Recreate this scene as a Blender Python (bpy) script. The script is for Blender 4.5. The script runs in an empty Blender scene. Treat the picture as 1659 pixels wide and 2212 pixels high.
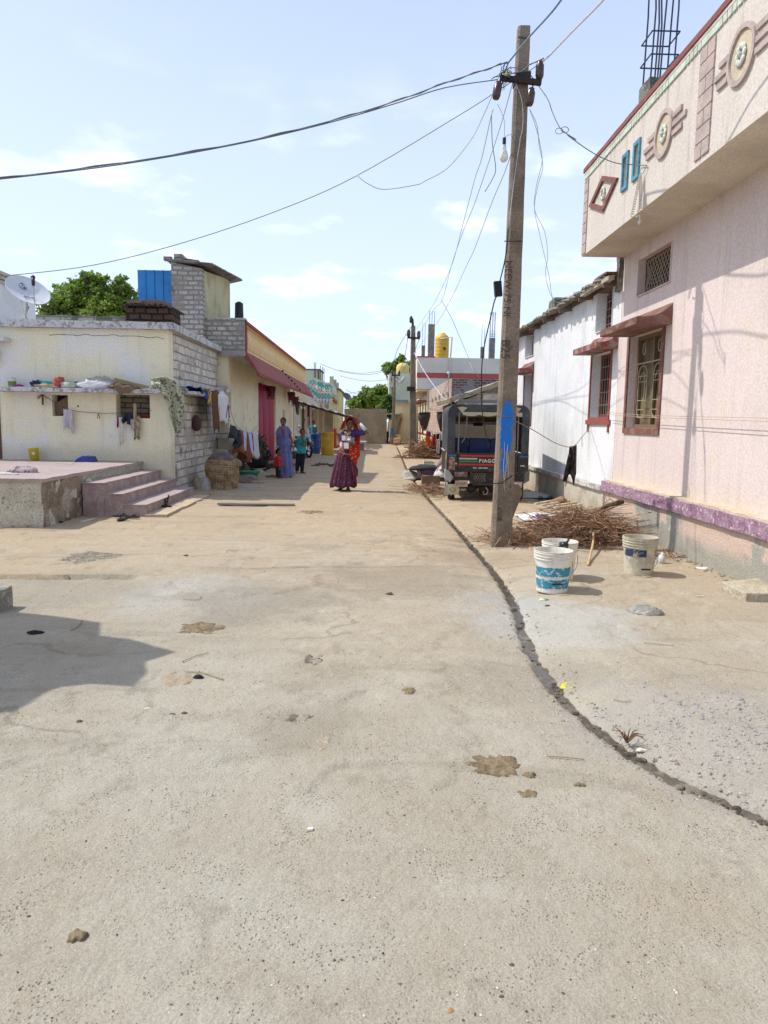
import bpy, bmesh, math, random
import numpy as np
from mathutils import Vector, Matrix, noise
random.seed(7)
R = math.radians
S = bpy.context.scene
C = S.collection

# ---------------------------------------------------------------- camera
YAW, PITCH, ROLL, FPX, EYE = .018, .125, .016, 1560., 1.5
FWD = Vector((math.sin(YAW)*math.cos(PITCH), math.cos(YAW)*math.cos(PITCH), -math.sin(PITCH)))
RT = FWD.cross(Vector((0, 0, 1))).normalized()
UP = RT.cross(FWD)
CR = RT*math.cos(ROLL)+UP*math.sin(ROLL)
CU = UP*math.cos(ROLL)-RT*math.sin(ROLL)
cam = bpy.data.cameras.new('camera')
camo = bpy.data.objects.new('camera', cam)
C.objects.link(camo)
M = Matrix((CR, CU, -FWD)).transposed().to_4x4()
M.translation = Vector((0, 0, EYE))
camo.matrix_world = M
cam.sensor_fit = 'VERTICAL'
cam.sensor_height = 36
cam.lens = 36*FPX/2212
cam.clip_start = .05
cam.clip_end = 3000
S.camera = camo
S.render.resolution_x = 768
S.render.resolution_y = 1024

# ---------------------------------------------------------------- sky and sun
LD = Vector((1, -.16, -1.36)).normalized()
w = bpy.data.worlds.new('World')
S.world = w
w.use_nodes = True
nt = w.node_tree
nt.nodes.clear()
def N(nt, t, **k):
    n = nt.nodes.new(t)
    for a, b in k.items():
        if a[0] == 'i' and a[1:].isdigit(): n.inputs[int(a[1:])].default_value = b
        else: setattr(n, a, b)
    return n
def LK(nt, a, b): nt.links.new(a, b)
sky = N(nt, 'ShaderNodeTexSky', sky_type='NISHITA', sun_disc=False, sun_elevation=math.asin(-LD.z),
        sun_rotation=math.atan2(-LD.x, -LD.y), altitude=500, air_density=1.0, dust_density=3.0, ozone_density=1.5)
tc = N(nt, 'ShaderNodeTexCoord')
sep = N(nt, 'ShaderNodeSeparateXYZ'); LK(nt, tc.outputs['Generated'], sep.inputs[0])
# thin high haze: stronger towards the horizon
hz = N(nt, 'ShaderNodeMapRange', interpolation_type='SMOOTHSTEP'); LK(nt, sep.outputs[2], hz.inputs[0])
for i, v in ((1, 0.), (2, .75), (3, .80), (4, .36)): hz.inputs[i].default_value = v
m1 = N(nt, 'ShaderNodeMix', data_type='RGBA'); LK(nt, hz.outputs[0], m1.inputs[0]); LK(nt, sky.outputs[0], m1.inputs[6])
m1.inputs[7].default_value = (6.0, 7.0, 9.2, 1)
# cumulus puffs, flattened by projecting the direction on a plane
dv = N(nt, 'ShaderNodeMath', operation='ADD', i1=.16); LK(nt, sep.outputs[2], dv.inputs[0])
vx = N(nt, 'ShaderNodeMath', operation='DIVIDE'); LK(nt, sep.outputs[0], vx.inputs[0]); LK(nt, dv.outputs[0], vx.inputs[1])
vy = N(nt, 'ShaderNodeMath', operation='DIVIDE'); LK(nt, sep.outputs[1], vy.inputs[0]); LK(nt, dv.outputs[0], vy.inputs[1])
cb = N(nt, 'ShaderNodeCombineXYZ'); LK(nt, vx.outputs[0], cb.inputs[0]); LK(nt, vy.outputs[0], cb.inputs[1])
mp = N(nt, 'ShaderNodeMapping'); mp.inputs[1].default_value = (.75, 2.1, 0); LK(nt, cb.outputs[0], mp.inputs[0])
ns = N(nt, 'ShaderNodeTexNoise'); ns.inputs['Scale'].default_value = 2.3; ns.inputs['Detail'].default_value = 9; ns.inputs['Roughness'].default_value = .52; LK(nt, mp.outputs[0], ns.inputs['Vector'])
cr = N(nt, 'ShaderNodeMapRange', interpolation_type='SMOOTHSTEP'); LK(nt, ns.outputs[0], cr.inputs[0])
for i, v in ((1, .52), (2, .68), (3, 0.), (4, .7)): cr.inputs[i].default_value = v
# clouds sit low over the street
lo = N(nt, 'ShaderNodeMapRange', interpolation_type='SMOOTHSTEP'); LK(nt, sep.outputs[2], lo.inputs[0])
for i, v in ((1, .44), (2, .24), (3, .03), (4, 1.)): lo.inputs[i].default_value = v
mu = N(nt, 'ShaderNodeMath', operation='MULTIPLY'); LK(nt, cr.outputs[0], mu.inputs[0]); LK(nt, lo.outputs[0], mu.inputs[1])
m2 = N(nt, 'ShaderNodeMix', data_type='RGBA'); LK(nt, mu.outputs[0], m2.inputs[0]); LK(nt, m1.outputs[2], m2.inputs[6])
m2.inputs[7].default_value = (8.6, 9.0, 9.8, 1)
bg = N(nt, 'ShaderNodeBackground', i1=.120); LK(nt, m2.outputs[2], bg.inputs[0])
wo = N(nt, 'ShaderNodeOutputWorld'); LK(nt, bg.outputs[0], wo.inputs[0])

sl = bpy.data.lights.new('sun', 'SUN')
sl.energy = 3.0
sl.angle = R(.53)
sl.color = (1, .95, .87)
so = bpy.data.objects.new('sun', sl)
so.rotation_euler = LD.to_track_quat('-Z', 'Y').to_euler()
so.location = (-20, 3, 30)
C.objects.link(so)
S.view_settings.view_transform = 'Standard'
S.view_settings.look = 'None'
S.view_settings.gamma = 1
S.view_settings.exposure = .42
S.render.engine = 'CYCLES'

# ---------------------------------------------------------------- survey helpers: a sighting of the photo, met with a ground, wall or level plane
EYEP = Vector((0, 0, EYE))
def ray(x, y): return FWD+CR*((x-829.5)/FPX)-CU*((y-1106)/FPX)
def G(x, y, z=0.):
    d = ray(x, y); return EYEP+d*((z-EYE)/d.z)
def PX(x, y, X):
    d = ray(x, y); return EYEP+d*(X/d.x)
def PY(x, y, Y):
    d = ray(x, y); return EYEP+d*(Y/d.y)

# ---------------------------------------------------------------- materials
def mat(name, col, rough=.85, col2=None, s2=1.5, lo=.45, hi=.6, col3=None, s3=8., lo3=.55, hi3=.65, fine=40., famt=.12,
        bump=.25, bs=45., bd=.01, metal=0., streak=0., spec=.3, brick=None, wave=None, emit=None, base_z=None, sheen=0., alpha=None, coat=0., cells=None):
    m = bpy.data.materials.new(name); m.use_nodes = True
    t = m.node_tree; b = t.nodes['Principled BSDF']
    b.inputs['Roughness'].default_value = rough; b.inputs['Metallic'].default_value = metal
    b.inputs['Specular IOR Level'].default_value = spec
    if coat: b.inputs['Coat Weight'].default_value = coat
    g = N(t, 'ShaderNodeNewGeometry'); P = g.outputs['Position']
    def noise_(sc, det=6, vec=P, rg=.6):
        n = N(t, 'ShaderNodeTexNoise'); n.inputs['Scale'].default_value = sc; n.inputs['Detail'].default_value = det; n.inputs['Roughness'].default_value = rg
        LK(t, vec, n.inputs['Vector']); return n.outputs[0]
    def rng(src, a, bb, c=0., d=1.):
        r = N(t, 'ShaderNodeMapRange', interpolation_type='SMOOTHSTEP'); LK(t, src, r.inputs[0])
        for i, v in ((1, a), (2, bb), (3, c), (4, d)): r.inputs[i].default_value = v
        return r.outputs[0]
    def mix(f, a, bb, mode='MIX'):
        x = N(t, 'ShaderNodeMix', data_type='RGBA', blend_type=mode)
        if isinstance(f, float): x.inputs[0].default_value = f
        else: LK(t, f, x.inputs[0])
        for s, v in ((6, a), (7, bb)):
            if isinstance(v, tuple): x.inputs[s].default_value = (*v[:3], 1)
            else: LK(t, v, x.inputs[s])
        return x.outputs[2]
    cur = tuple(col); hgt = None
    if brick:
        ax, bw, bh, mort, c2, mc = brick
        sp = N(t, 'ShaderNodeSeparateXYZ'); LK(t, P, sp.inputs[0])
        # let the courses wander a little
        wn = noise_(3., 2); wm = N(t, 'ShaderNodeMath', operation='MULTIPLY', i1=.05); LK(t, wn, wm.inputs[0])
        zz = N(t, 'ShaderNodeMath', operation='ADD'); LK(t, sp.outputs[2], zz.inputs[0]); LK(t, wm.outputs[0], zz.inputs[1])
        c = N(t, 'ShaderNodeCombineXYZ'); LK(t, sp.outputs['XYZ'.index(ax)], c.inputs[0]); LK(t, zz.outputs[0], c.inputs[1])
        br = N(t, 'ShaderNodeTexBrick'); LK(t, c.outputs[0], br.inputs['Vector'])
        br.inputs['Scale'].default_value = 1; br.inputs['Brick Width'].default_value = bw; br.inputs['Row Height'].default_value = bh
        br.inputs['Mortar Size'].default_value = mort; br.inputs['Mortar Smooth'].default_value = .35; br.inputs['Bias'].default_value = 0
        br.inputs['Color1'].default_value = (*col, 1); br.inputs['Color2'].default_value = (*c2, 1); br.inputs['Mortar'].default_value = (*mc, 1)
        cur = br.outputs[0]
        iv = N(t, 'ShaderNodeMath', operation='SUBTRACT', i0=1.); LK(t, br.outputs[1], iv.inputs[1]); hgt = iv.outputs[0]
    if col2: cur = mix(rng(noise_(s2), lo, hi), cur, tuple(col2))
    if col3: cur = mix(rng(noise_(s3, 8), lo3, hi3), cur, tuple(col3))
    if cells:
        v = N(t, 'ShaderNodeTexVoronoi'); v.inputs['Scale'].default_value = cells[0]; LK(t, P, v.inputs['Vector'])
        cur = mix(rng(v.outputs[0], cells[1], cells[1]+.06, 1., 0.), cur, tuple(cells[2]))
    if wave:
        ax, sc, c2 = wave
        wv = N(t, 'ShaderNodeTexWave', bands_direction=ax); wv.inputs['Scale'].default_value = sc; wv.inputs['Distortion'].default_value = 1.5; LK(t, P, wv.inputs['Vector'])
        cur = mix(wv.outputs[1], cur, tuple(c2)); hgt = wv.outputs[1]
    if streak:
        mpn = N(t, 'ShaderNodeMapping'); mpn.inputs[3].default_value = (5, 5, .35); LK(t, P, mpn.inputs[0])
        s_ = rng(noise_(1.3, 6, mpn.outputs[0]), .5, .78, 0., streak)
        cur = mix(s_, cur, (.16, .14, .11))
    if base_z:      # splashed dirt near the foot
        z0, z1, c, amt = base_z
        sp = N(t, 'ShaderNodeSeparateXYZ'); LK(t, P, sp.inputs[0])
        nn = noise_(4., 6); ad = N(t, 'ShaderNodeMath', operation='MULTIPLY_ADD', i1=(z1-z0)*1.2, i2=-(z1-z0)*.6); LK(t, nn, ad.inputs[0])
        a2 = N(t, 'ShaderNodeMath', operation='ADD'); LK(t, sp.outputs[2], a2.inputs[0]); LK(t, ad.outputs[0], a2.inputs[1])
        cur = mix(rng(a2.outputs[0], z0, z1, amt, 0.), cur, tuple(c))
    f = rng(noise_(fine, 5), .3, .7, 1-famt, 1+famt)
    cc = N(t, 'ShaderNodeCombineColor'); 
    for i in range(3): LK(t, f, cc.inputs[i])
    cur = mix(1., cur, cc.outputs[0], 'MULTIPLY')
    LK(t, cur, b.inputs['Base Color'])
    if bump:
        h = noise_(bs, 6)
        if hgt is not None:
            a = N(t, 'ShaderNodeMath', operation='MULTIPLY_ADD', i1=.5); LK(t, h, a.inputs[0]); LK(t, hgt, a.inputs[2]); h = a.outputs[0]
        bp = N(t, 'ShaderNodeBump'); bp.inputs['Strength'].default_value = bump; bp.inputs['Distance'].default_value = bd
        LK(t, h, bp.inputs['Height']); LK(t, bp.outputs[0], b.inputs['Normal'])
    if emit: b.inputs['Emission Color'].default_value = (*emit[:3], 1); b.inputs['Emission Strength'].default_value = emit[3]
    if alpha: b.inputs['Alpha'].default_value = alpha
    return m
_mc = {}
def plain(col, rough=.6, metal=0., famt=.1, spec=.4):
    k = (tuple(col), rough, metal, famt)
    if k not in _mc: _mc[k] = mat('paint_%d' % len(_mc), col, rough, metal=metal, famt=famt, fine=25, bump=.1, bs=80, bd=.003, spec=spec)
    return _mc[k]

# ---------------------------------------------------------------- mesh building
class MB:
    def __init__(s): s.v = []; s.f = []
    def add(s, vs, fs):
        o = len(s.v); s.v += [Vector(p) for p in vs]; s.f += [tuple(i+o for i in f) for f in fs]; return s
    def box(s, x0, x1, y0, y1, z0, z1):
        x0, x1 = sorted((x0, x1)); y0, y1 = sorted((y0, y1)); z0, z1 = sorted((z0, z1))
        return s.add([(x, y, z) for z in (z0, z1) for y in (y0, y1) for x in (x0, x1)],
                     [(0, 2, 3, 1), (4, 5, 7, 6), (0, 1, 5, 4), (2, 6, 7, 3), (0, 4, 6, 2), (1, 3, 7, 5)])
    def obox(s, c, dx, dy, dz):   # oriented box from centre and three half vectors
        c, dx, dy, dz = map(Vector, (c, dx, dy, dz))
        return s.add([c+dx*a+dy*b+dz*d for d in (-1, 1) for b in (-1, 1) for a in (-1, 1)],
                     [(0, 2, 3, 1), (4, 5, 7, 6), (0, 1, 5, 4), (2, 6, 7, 3), (0, 4, 6, 2), (1, 3, 7, 5)])
    def bar(s, a, b, w, h=None, up=(0, 0, 1)):
        a, b = Vector(a), Vector(b); d = b-a; h = h or w
        u = Vector(up)
        if abs(d.normalized().dot(u)) > .99: u = Vector((1, 0, 0))
        x = d.cross(u).normalized(); y = x.cross(d).normalized()
        return s.obox((a+b)/2, x*w/2, d/2, y*h/2)
    def tube(s, pts, r, n=8, cap=True):
        pts = [Vector(p) for p in pts]; rs = r if isinstance(r, (list, tuple)) else [r]*len(pts)
        vs = []; fs = []; px = None
        for i, p in enumerate(pts):
            d = (pts[min(i+1, len(pts)-1)]-pts[max(i-1, 0)])
            if d.length < 1e-9: d = Vector((0, 0, 1))
            d.normalize()
            if px is None: px = d.orthogonal().normalized()
            px = (px-d*px.dot(d))
            if px.length < 1e-6: px = d.orthogonal()
            px.normalize(); py = d.cross(px)
            for k in range(n):
                a = 2*math.pi*k/n; vs.append(p+(px*math.cos(a)+py*math.sin(a))*rs[i])
        for i in range(len(pts)-1):
            for k in range(n):
                k2 = (k+1) % n; fs.append((i*n+k, i*n+k2, (i+1)*n+k2, (i+1)*n+k))
        if cap: fs.append(tuple(range(n))[::-1]); fs.append(tuple((len(pts)-1)*n+k for k in range(n)))
        return s.add(vs, fs)
    def lathe(s, prof, c=(0, 0, 0), n=24, sx=1., sy=1., ax=None, cap=False):
        c = Vector(c); q = Vector(ax).to_track_quat('Z', 'Y') if ax else None
        vs = []; fs = []
        for r, z in prof:
            for k in range(n):
                a = 2*math.pi*k/n; p = Vector((r*math.cos(a)*sx, r*math.sin(a)*sy, z))
                vs.append(c+(q @ p if q else p))
        for i in range(len(prof)-1):
            for k in range(n):
                k2 = (k+1) % n; fs.append((i*n+k, i*n+k2, (i+1)*n+k2, (i+1)*n+k))
        if cap: fs.append(tuple(range(n))[::-1]); fs.append(tuple((len(prof)-1)*n+k for k in range(n)))
        return s.add(vs, fs)
    def ell(s, c, r, n=12, rot=None):
        m_ = max(6, n//2+2); c = Vector(c); r = (r, r, r) if isinstance(r, (int, float)) else r
        vs = []; fs = []
        for i in range(m_+1):
            t = math.pi*i/m_
            for k in range(n):
                a = 2*math.pi*k/n; p = Vector((math.sin(t)*math.cos(a)*r[0], math.sin(t)*math.sin(a)*r[1], -math.cos(t)*r[2]))
                if rot: p.rotate(rot)
                vs.append(c+p)
        for i in range(m_):
            for k in range(n):
                k2 = (k+1) % n; fs.append((i*n+k, i*n+k2, (i+1)*n+k2, (i+1)*n+k))
        return s.add(vs, fs)
    def prism(s, poly, d):       # closed planar outline pushed along d
        n = len(poly); d = Vector(d); p = [Vector(q) for q in poly]
        return s.add(p+[q+d for q in p], [tuple(range(n))[::-1], tuple(range(n, 2*n))]+[(i, (i+1) % n, n+(i+1) % n, n+i) for i in range(n)])
    def sheet(s, fn, nu, nv):
        vs = [fn(i/nu, j/nv) for j in range(nv+1) for i in range(nu+1)]
        return s.add(vs, [(j*(nu+1)+i, j*(nu+1)+i+1, (j+1)*(nu+1)+i+1, (j+1)*(nu+1)+i) for j in range(nv) for i in range(nu)])
    def slab(s, x0, x1, y0, y1, z0, z1, seg=.12, amp=.01, fr=5.):   # box with uneven, worn faces
        L = [x1-x0, y1-y0, z1-z0]; n = [max(1, min(60, int(round(l/seg)))) for l in L]
        o = Vector((x0, y0, z0)); bm = {}
        def vid(i, j, k):
            key = (i, j, k)
            if key not in bm:
                p = o+Vector((L[0]*i/n[0], L[1]*j/n[1], L[2]*k/n[2]))
                p += noise.noise_vector(p*fr)*amp+noise.noise_vector(p*fr*3.1)*amp*.4
                bm[key] = len(s.v); s.v.append(p)
            return bm[key]
        for i in range(n[0]):
            for j in range(n[1]):
                s.f.append((vid(i, j, 0), vid(i, j+1, 0), vid(i+1, j+1, 0), vid(i+1, j, 0)))
                s.f.append((vid(i, j, n[2]), vid(i+1, j, n[2]), vid(i+1, j+1, n[2]), vid(i, j+1, n[2])))
        for i in range(n[0]):
            for k in range(n[2]):
                s.f.append((vid(i, 0, k), vid(i+1, 0, k), vid(i+1, 0, k+1), vid(i, 0, k+1)))
                s.f.append((vid(i, n[1], k), vid(i, n[1], k+1), vid(i+1, n[1], k+1), vid(i+1, n[1], k)))
        for j in range(n[1]):
            for k in range(n[2]):
                s.f.append((vid(0, j, k), vid(0, j, k+1), vid(0, j+1, k+1), vid(0, j+1, k)))
                s.f.append((vid(n[0], j, k), vid(n[0], j+1, k), vid(n[0], j+1, k+1), vid(n[0], j, k+1)))
        return s
    def wallx(s, X0, X1, y0, y1, z0, z1, holes=()):   # wall in the street direction between planes X0 and X1; holes are (ya, yb, za, zb)
        return s._wall(lambda u, v, q: (q, u, v), X0, X1, y0, y1, z0, z1, holes)
    def wally(s, Y0, Y1, x0, x1, z0, z1, holes=()):
        return s._wall(lambda u, v, q: (u, q, v), Y0, Y1, x0, x1, z0, z1, holes)
    def _wall(s, f, q0, q1, u0, u1, v0, v1, holes):
        us = sorted({u0, u1, *[min(max(h[i], u0), u1) for h in holes for i in (0, 1)]})
        vs = sorted({v0, v1, *[min(max(h[i], v0), v1) for h in holes for i in (2, 3)]})
        def solid(i, j):
            if i < 0 or j < 0 or i >= len(us)-1 or j >= len(vs)-1: return False
            cu = (us[i]+us[i+1])/2; cv = (vs[j]+vs[j+1])/2
            return not any(h[0] < cu < h[1] and h[2] < cv < h[3] for h in holes)
        for i in range(len(us)-1):
            for j in range(len(vs)-1):
                if not solid(i, j): continue
                a, b, c, d = us[i], us[i+1], vs[j], vs[j+1]
                s.add([f(a, c, q0), f(b, c, q0), f(b, d, q0), f(a, d, q0)], [(0, 1, 2, 3)])
                s.add([f(a, c, q1), f(b, c, q1), f(b, d, q1), f(a, d, q1)], [(3, 2, 1, 0)])
                for (di, dj, p, q) in ((-1, 0, (a, c), (a, d)), (1, 0, (b, c), (b, d)), (0, -1, (a, c), (b, c)), (0, 1, (a, d), (b, d))):
                    if not solid(i+di, j+dj): s.add([f(*p, q0), f(*q, q0), f(*q, q1), f(*p, q1)], [(0, 1, 2, 3)])
        return s
    def rough(s, amp, fr=6.):
        s.v = [p+noise.noise_vector(p*fr)*amp for p in s.v]; return s
    def xf(s, M): s.v = [M @ p for p in s.v]; return s

def mesh_of(mb, name):
    me = bpy.data.meshes.new(name); me.from_pydata([tuple(p) for p in mb.v], [], mb.f); me.validate()
    bm = bmesh.new(); bm.from_mesh(me); bmesh.ops.recalc_face_normals(bm, faces=bm.faces); bm.to_mesh(me); bm.free()
    return me
def tagit(o, label=None, cat=None, group=None, kind=None):
    if label: o['label'] = label
    if cat: o['category'] = cat
    if group: o['group'] = group
    if kind: o['kind'] = kind
    return o
ROOTM = {}
def thing(name, label, cat, loc=(0, 0, 0), group=None, rz=0.):
    o = bpy.data.objects.new(name, None); C.objects.link(o); o.empty_display_size = .1
    o.location = loc; o.rotation_euler = (0, 0, rz)
    ROOTM[o.name] = Matrix.Translation(Vector(loc)) @ Matrix.Rotation(rz, 4, 'Z')
    return tagit(o, label, cat, group)
def part(name, mb, m, parent=None, local=False, smooth=False, bev=0., label=None, solid=0., kind=None):
    r = parent
    while r is not None and r.parent is not None: r = r.parent
    loc = None
    if r is not None and not local:
        if r.name in ROOTM: mb.xf(ROOTM[r.name].inverted())
        else: mb.xf(Matrix.Translation(-r.location))
    if parent is None and mb.v:
        xs = [p.x for p in mb.v]; ys = [p.y for p in mb.v]; zs = [p.z for p in mb.v]
        loc = Vector(((min(xs)+max(xs))/2, (min(ys)+max(ys))/2, min(zs))); mb.xf(Matrix.Translation(-loc))
    me = mesh_of(mb, name); me.materials.append(m)
    if smooth: me.polygons.foreach_set('use_smooth', [True]*len(me.polygons))
    o = bpy.data.objects.new(name, me); C.objects.link(o)
    if loc is not None: o.location = loc
    if parent is not None: o.parent = parent
    if bev:
        b = o.modifiers.new('bevel', 'BEVEL'); b.width = bev; b.segments = 2; b.limit_method = 'ANGLE'
    if solid:
        b = o.modifiers.new('solid', 'SOLIDIFY'); b.thickness = solid; b.offset = 0
    return tagit(o, label, kind=kind)
def solo(name, mb, m, label, cat, group=None, kind=None, **k):
    return tagit(part(name, mb, m, **k), label, cat, group, kind)
def struct(name, mb, m, **k): return tagit(part(name, mb, m, **k), kind='structure')
def text_mb(txt, size, origin, xdir, ydir, depth=.004, bold=0.):
    cu = bpy.data.curves.new('t', 'FONT'); cu.body = txt; cu.size = size; cu.extrude = depth/2; cu.offset = bold; cu.resolution_u = 2
    o = bpy.data.objects.new('t', cu); C.objects.link(o)
    me = bpy.data.meshes.new_from_object(o.evaluated_get(bpy.context.evaluated_depsgraph_get()))
    x, y = Vector(xdir).normalized(), Vector(ydir).normalized(); z = x.cross(y); og = Vector(origin)
    mb = MB(); mb.add([og+x*v.co.x+y*v.co.y+z*v.co.z for v in me.vertices], [tuple(p.vertices) for p in me.polygons])
    bpy.data.objects.remove(o); bpy.data.curves.remove(cu); bpy.data.meshes.remove(me)
    return mb
def copy_tree(o, loc=None, rz=None, label=None, parent=None):
    c = o.copy(); C.objects.link(c); c.parent = parent
    if loc is not None: c.location = loc
    if rz is not None: c.rotation_euler = (0, 0, rz)
    if label: c['label'] = label
    for ch in list(o.children): copy_tree(ch, parent=c)
    return c
def lerp(a, b, t): return a+(b-a)*t
def smooth01(t): t = min(1, max(0, t)); return t*t*(3-2*t)
def rib(p0, p1, sag=0, n=16, wob=0., seed=0):
    p0, p1 = Vector(p0), Vector(p1); out = []
    for i in range(n+1):
        t = i/n; p = p0.lerp(p1, t); p.z -= sag*4*t*(1-t)
        if wob: p += noise.noise_vector(Vector((t*9+seed, seed, 0)))*wob*math.sin(math.pi*t)
        out.append(p)
    return out
# ================================================================ ground, street, drain
DR = [(1790, 1790, 62), (1659, 1745, 60), (1560, 1703, 50), (1450, 1655, 46), (1350, 1595, 46), (1270, 1535, 40), (1215, 1487, 36), (1165, 1420, 30), (1130, 1350, 26),
      (1112, 1295, 20), (1070, 1228, 17), (1020, 1172, 15), (975, 1122, 12), (930, 1076, 9), (897, 1037, 8), (879, 1010, 7), (868, 985, 6), (857, 962, 5), (852, 950, 5)]
dpath = []
for (x, y, wd) in DR:
    a, b = G(x-wd/2, y), G(x+wd/2, y)
    dpath.append(((a+b)/2, min(.19, max(.085, (b-a).length*.62))))
dense = []
for i in range(len(dpath)-1):
    (a, wa), (b, wb) = dpath[i], dpath[i+1]
    pr = dpath[max(0, i-1)][0]; nx = dpath[min(len(dpath)-1, i+2)][0]
    for k in range(10):
        t = k/10; t2, t3 = t*t, t*t*t
        p = (a*2+(b-pr)*t+(pr*2-a*5+b*4-nx)*t2+(a*3-pr-b*3+nx)*t3)/2
        dense.append((p.x, p.y, lerp(wa, wb, t)))
dense.append((dpath[-1][0].x, dpath[-1][0].y, dpath[-1][1]))
DX = np.array([d[0] for d in dense]); DY = np.array([d[1] for d in dense]); DW = np.array([d[2] for d in dense])
def hn(X, Y, sc, seed):      # cheap smooth value noise
    r = np.random.RandomState(seed); T = r.rand(256, 256)
    x = X*sc+1000; y = Y*sc+1000; xi = np.floor(x).astype(int); yi = np.floor(y).astype(int)
    fx = x-xi; fy = y-yi; fx = fx*fx*(3-2*fx); fy = fy*fy*(3-2*fy)
    g = lambda a, b: T[a % 256, b % 256]
    return (g(xi, yi)*(1-fx)+g(xi+1, yi)*fx)*(1-fy)+(g(xi, yi+1)*(1-fx)+g(xi+1, yi+1)*fx)*fy-.5
TR = (G(-120, 1246), G(290, 1251))    # open trench on the left
ML = (PX(1318, 1118, 3.6))
def height(X, Y):
    near = np.clip((60-Y)/20, 0, 1)
    z = (hn(X, Y, .5, 1)*.03+hn(X, Y, 2.2, 2)*.012+hn(X, Y, 9, 3)*.004)*near
    # broken upper screed: patches one step higher
    pa = hn(X, Y, .9, 5)+hn(X, Y, 3.5, 6)*.45+hn(X, Y, 12, 8)*.15
    z += np.where(pa > .13, .008, 0)*near + np.clip((pa-.1)*20, 0, 1)*.004*near
    d = np.full(X.shape, 9.); wd = np.full(X.shape, .2)
    for i in range(len(DX)-1):
        ax, ay, bx, by = DX[i], DY[i], DX[i+1], DY[i+1]
        l2 = (bx-ax)**2+(by-ay)**2+1e-9
        m = (np.abs(X-ax) < 1.2) & (np.abs(Y-ay) < 3.5)
        if not m.any(): continue
        t = np.clip(((X[m]-ax)*(bx-ax)+(Y[m]-ay)*(by-ay))/l2, 0, 1)
        q = np.hypot(X[m]-(ax+t*(bx-ax)), Y[m]-(ay+t*(by-ay)))
        dm = d[m]; wm = wd[m]; u = q < dm; dm[u] = q[u]; wm[u] = DW[i]; d[m] = dm; wd[m] = wm
    dd = d+hn(X, Y, 11, 7)*.035+hn(X, Y, 30, 9)*.012
    half = wd*.5
    z *= np.clip(d/.6, 0, 1); z += hn(X, Y, 30, 4)*.003*near
    z -= .05*(1-np.clip((d-half)/.42, 0, 1)**.8)*near       # dished shoulders
    z -= .04*(1-np.clip((dd-half*.8)/(half*.35), 0, 1))*near  # the cut itself
    # trench
    cy = (TR[0].y+TR[1].y)/2
    tm = (np.abs(Y-cy+hn(X, Y, 4, 11)*.05) < .10) & (X < TR[1].x+hn(X, Y, 6, 12)*.1)
    z = np.where(tm, z-.09, z)
    z += .02*np.exp(-((Y-cy+.24)/.1)**2)*(X < TR[1].x+.4)
    return z
def axis(parts):
    out = []
    for a, b, n in parts: out += list(np.linspace(a, b, n, endpoint=False))
    return np.array(out+[parts[-1][1]])
gx = axis([(-900, -60, 8), (-60, -12, 10), (-12, -4.5, 60), (-4.5, 4.2, 330), (4.2, 12, 30), (12, 60, 8), (60, 900, 8)])
gy = axis([(-60, 0, 8), (0, 1.4, 20), (1.4, 4.2, 140), (4.2, 9.5, 230), (9.5, 20, 220), (20, 34, 120), (34, 60, 60), (60, 200, 12), (200, 1600, 10)])
XX, YY = np.meshgrid(gx, gy)
ZZ = height(XX, YY)
nx_, ny_ = len(gx), len(gy)
me = bpy.data.meshes.new('ground')
me.vertices.add(nx_*ny_); me.vertices.foreach_set('co', np.stack([XX, YY, ZZ], -1).astype(np.float32).ravel())
ii, jj = np.meshgrid(np.arange(nx_-1), np.arange(ny_-1)); a = (jj*nx_+ii).ravel()
q = np.stack([a, a+1, a+1+nx_, a+nx_], -1).ravel()
me.loops.add(len(q)); me.loops.foreach_set('vertex_index', q.astype(np.int32))
me.polygons.add(len(a)); me.polygons.foreach_set('loop_start', (np.arange(len(a))*4).astype(np.int32)); me.polygons.foreach_set('loop_total', np.full(len(a), 4, np.int32))
me.update(calc_edges=True)
me.polygons.foreach_set('use_smooth', np.ones(len(a), bool))
ground = bpy.data.objects.new('ground', me); C.objects.link(ground); ground['kind'] = 'structure'

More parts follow.
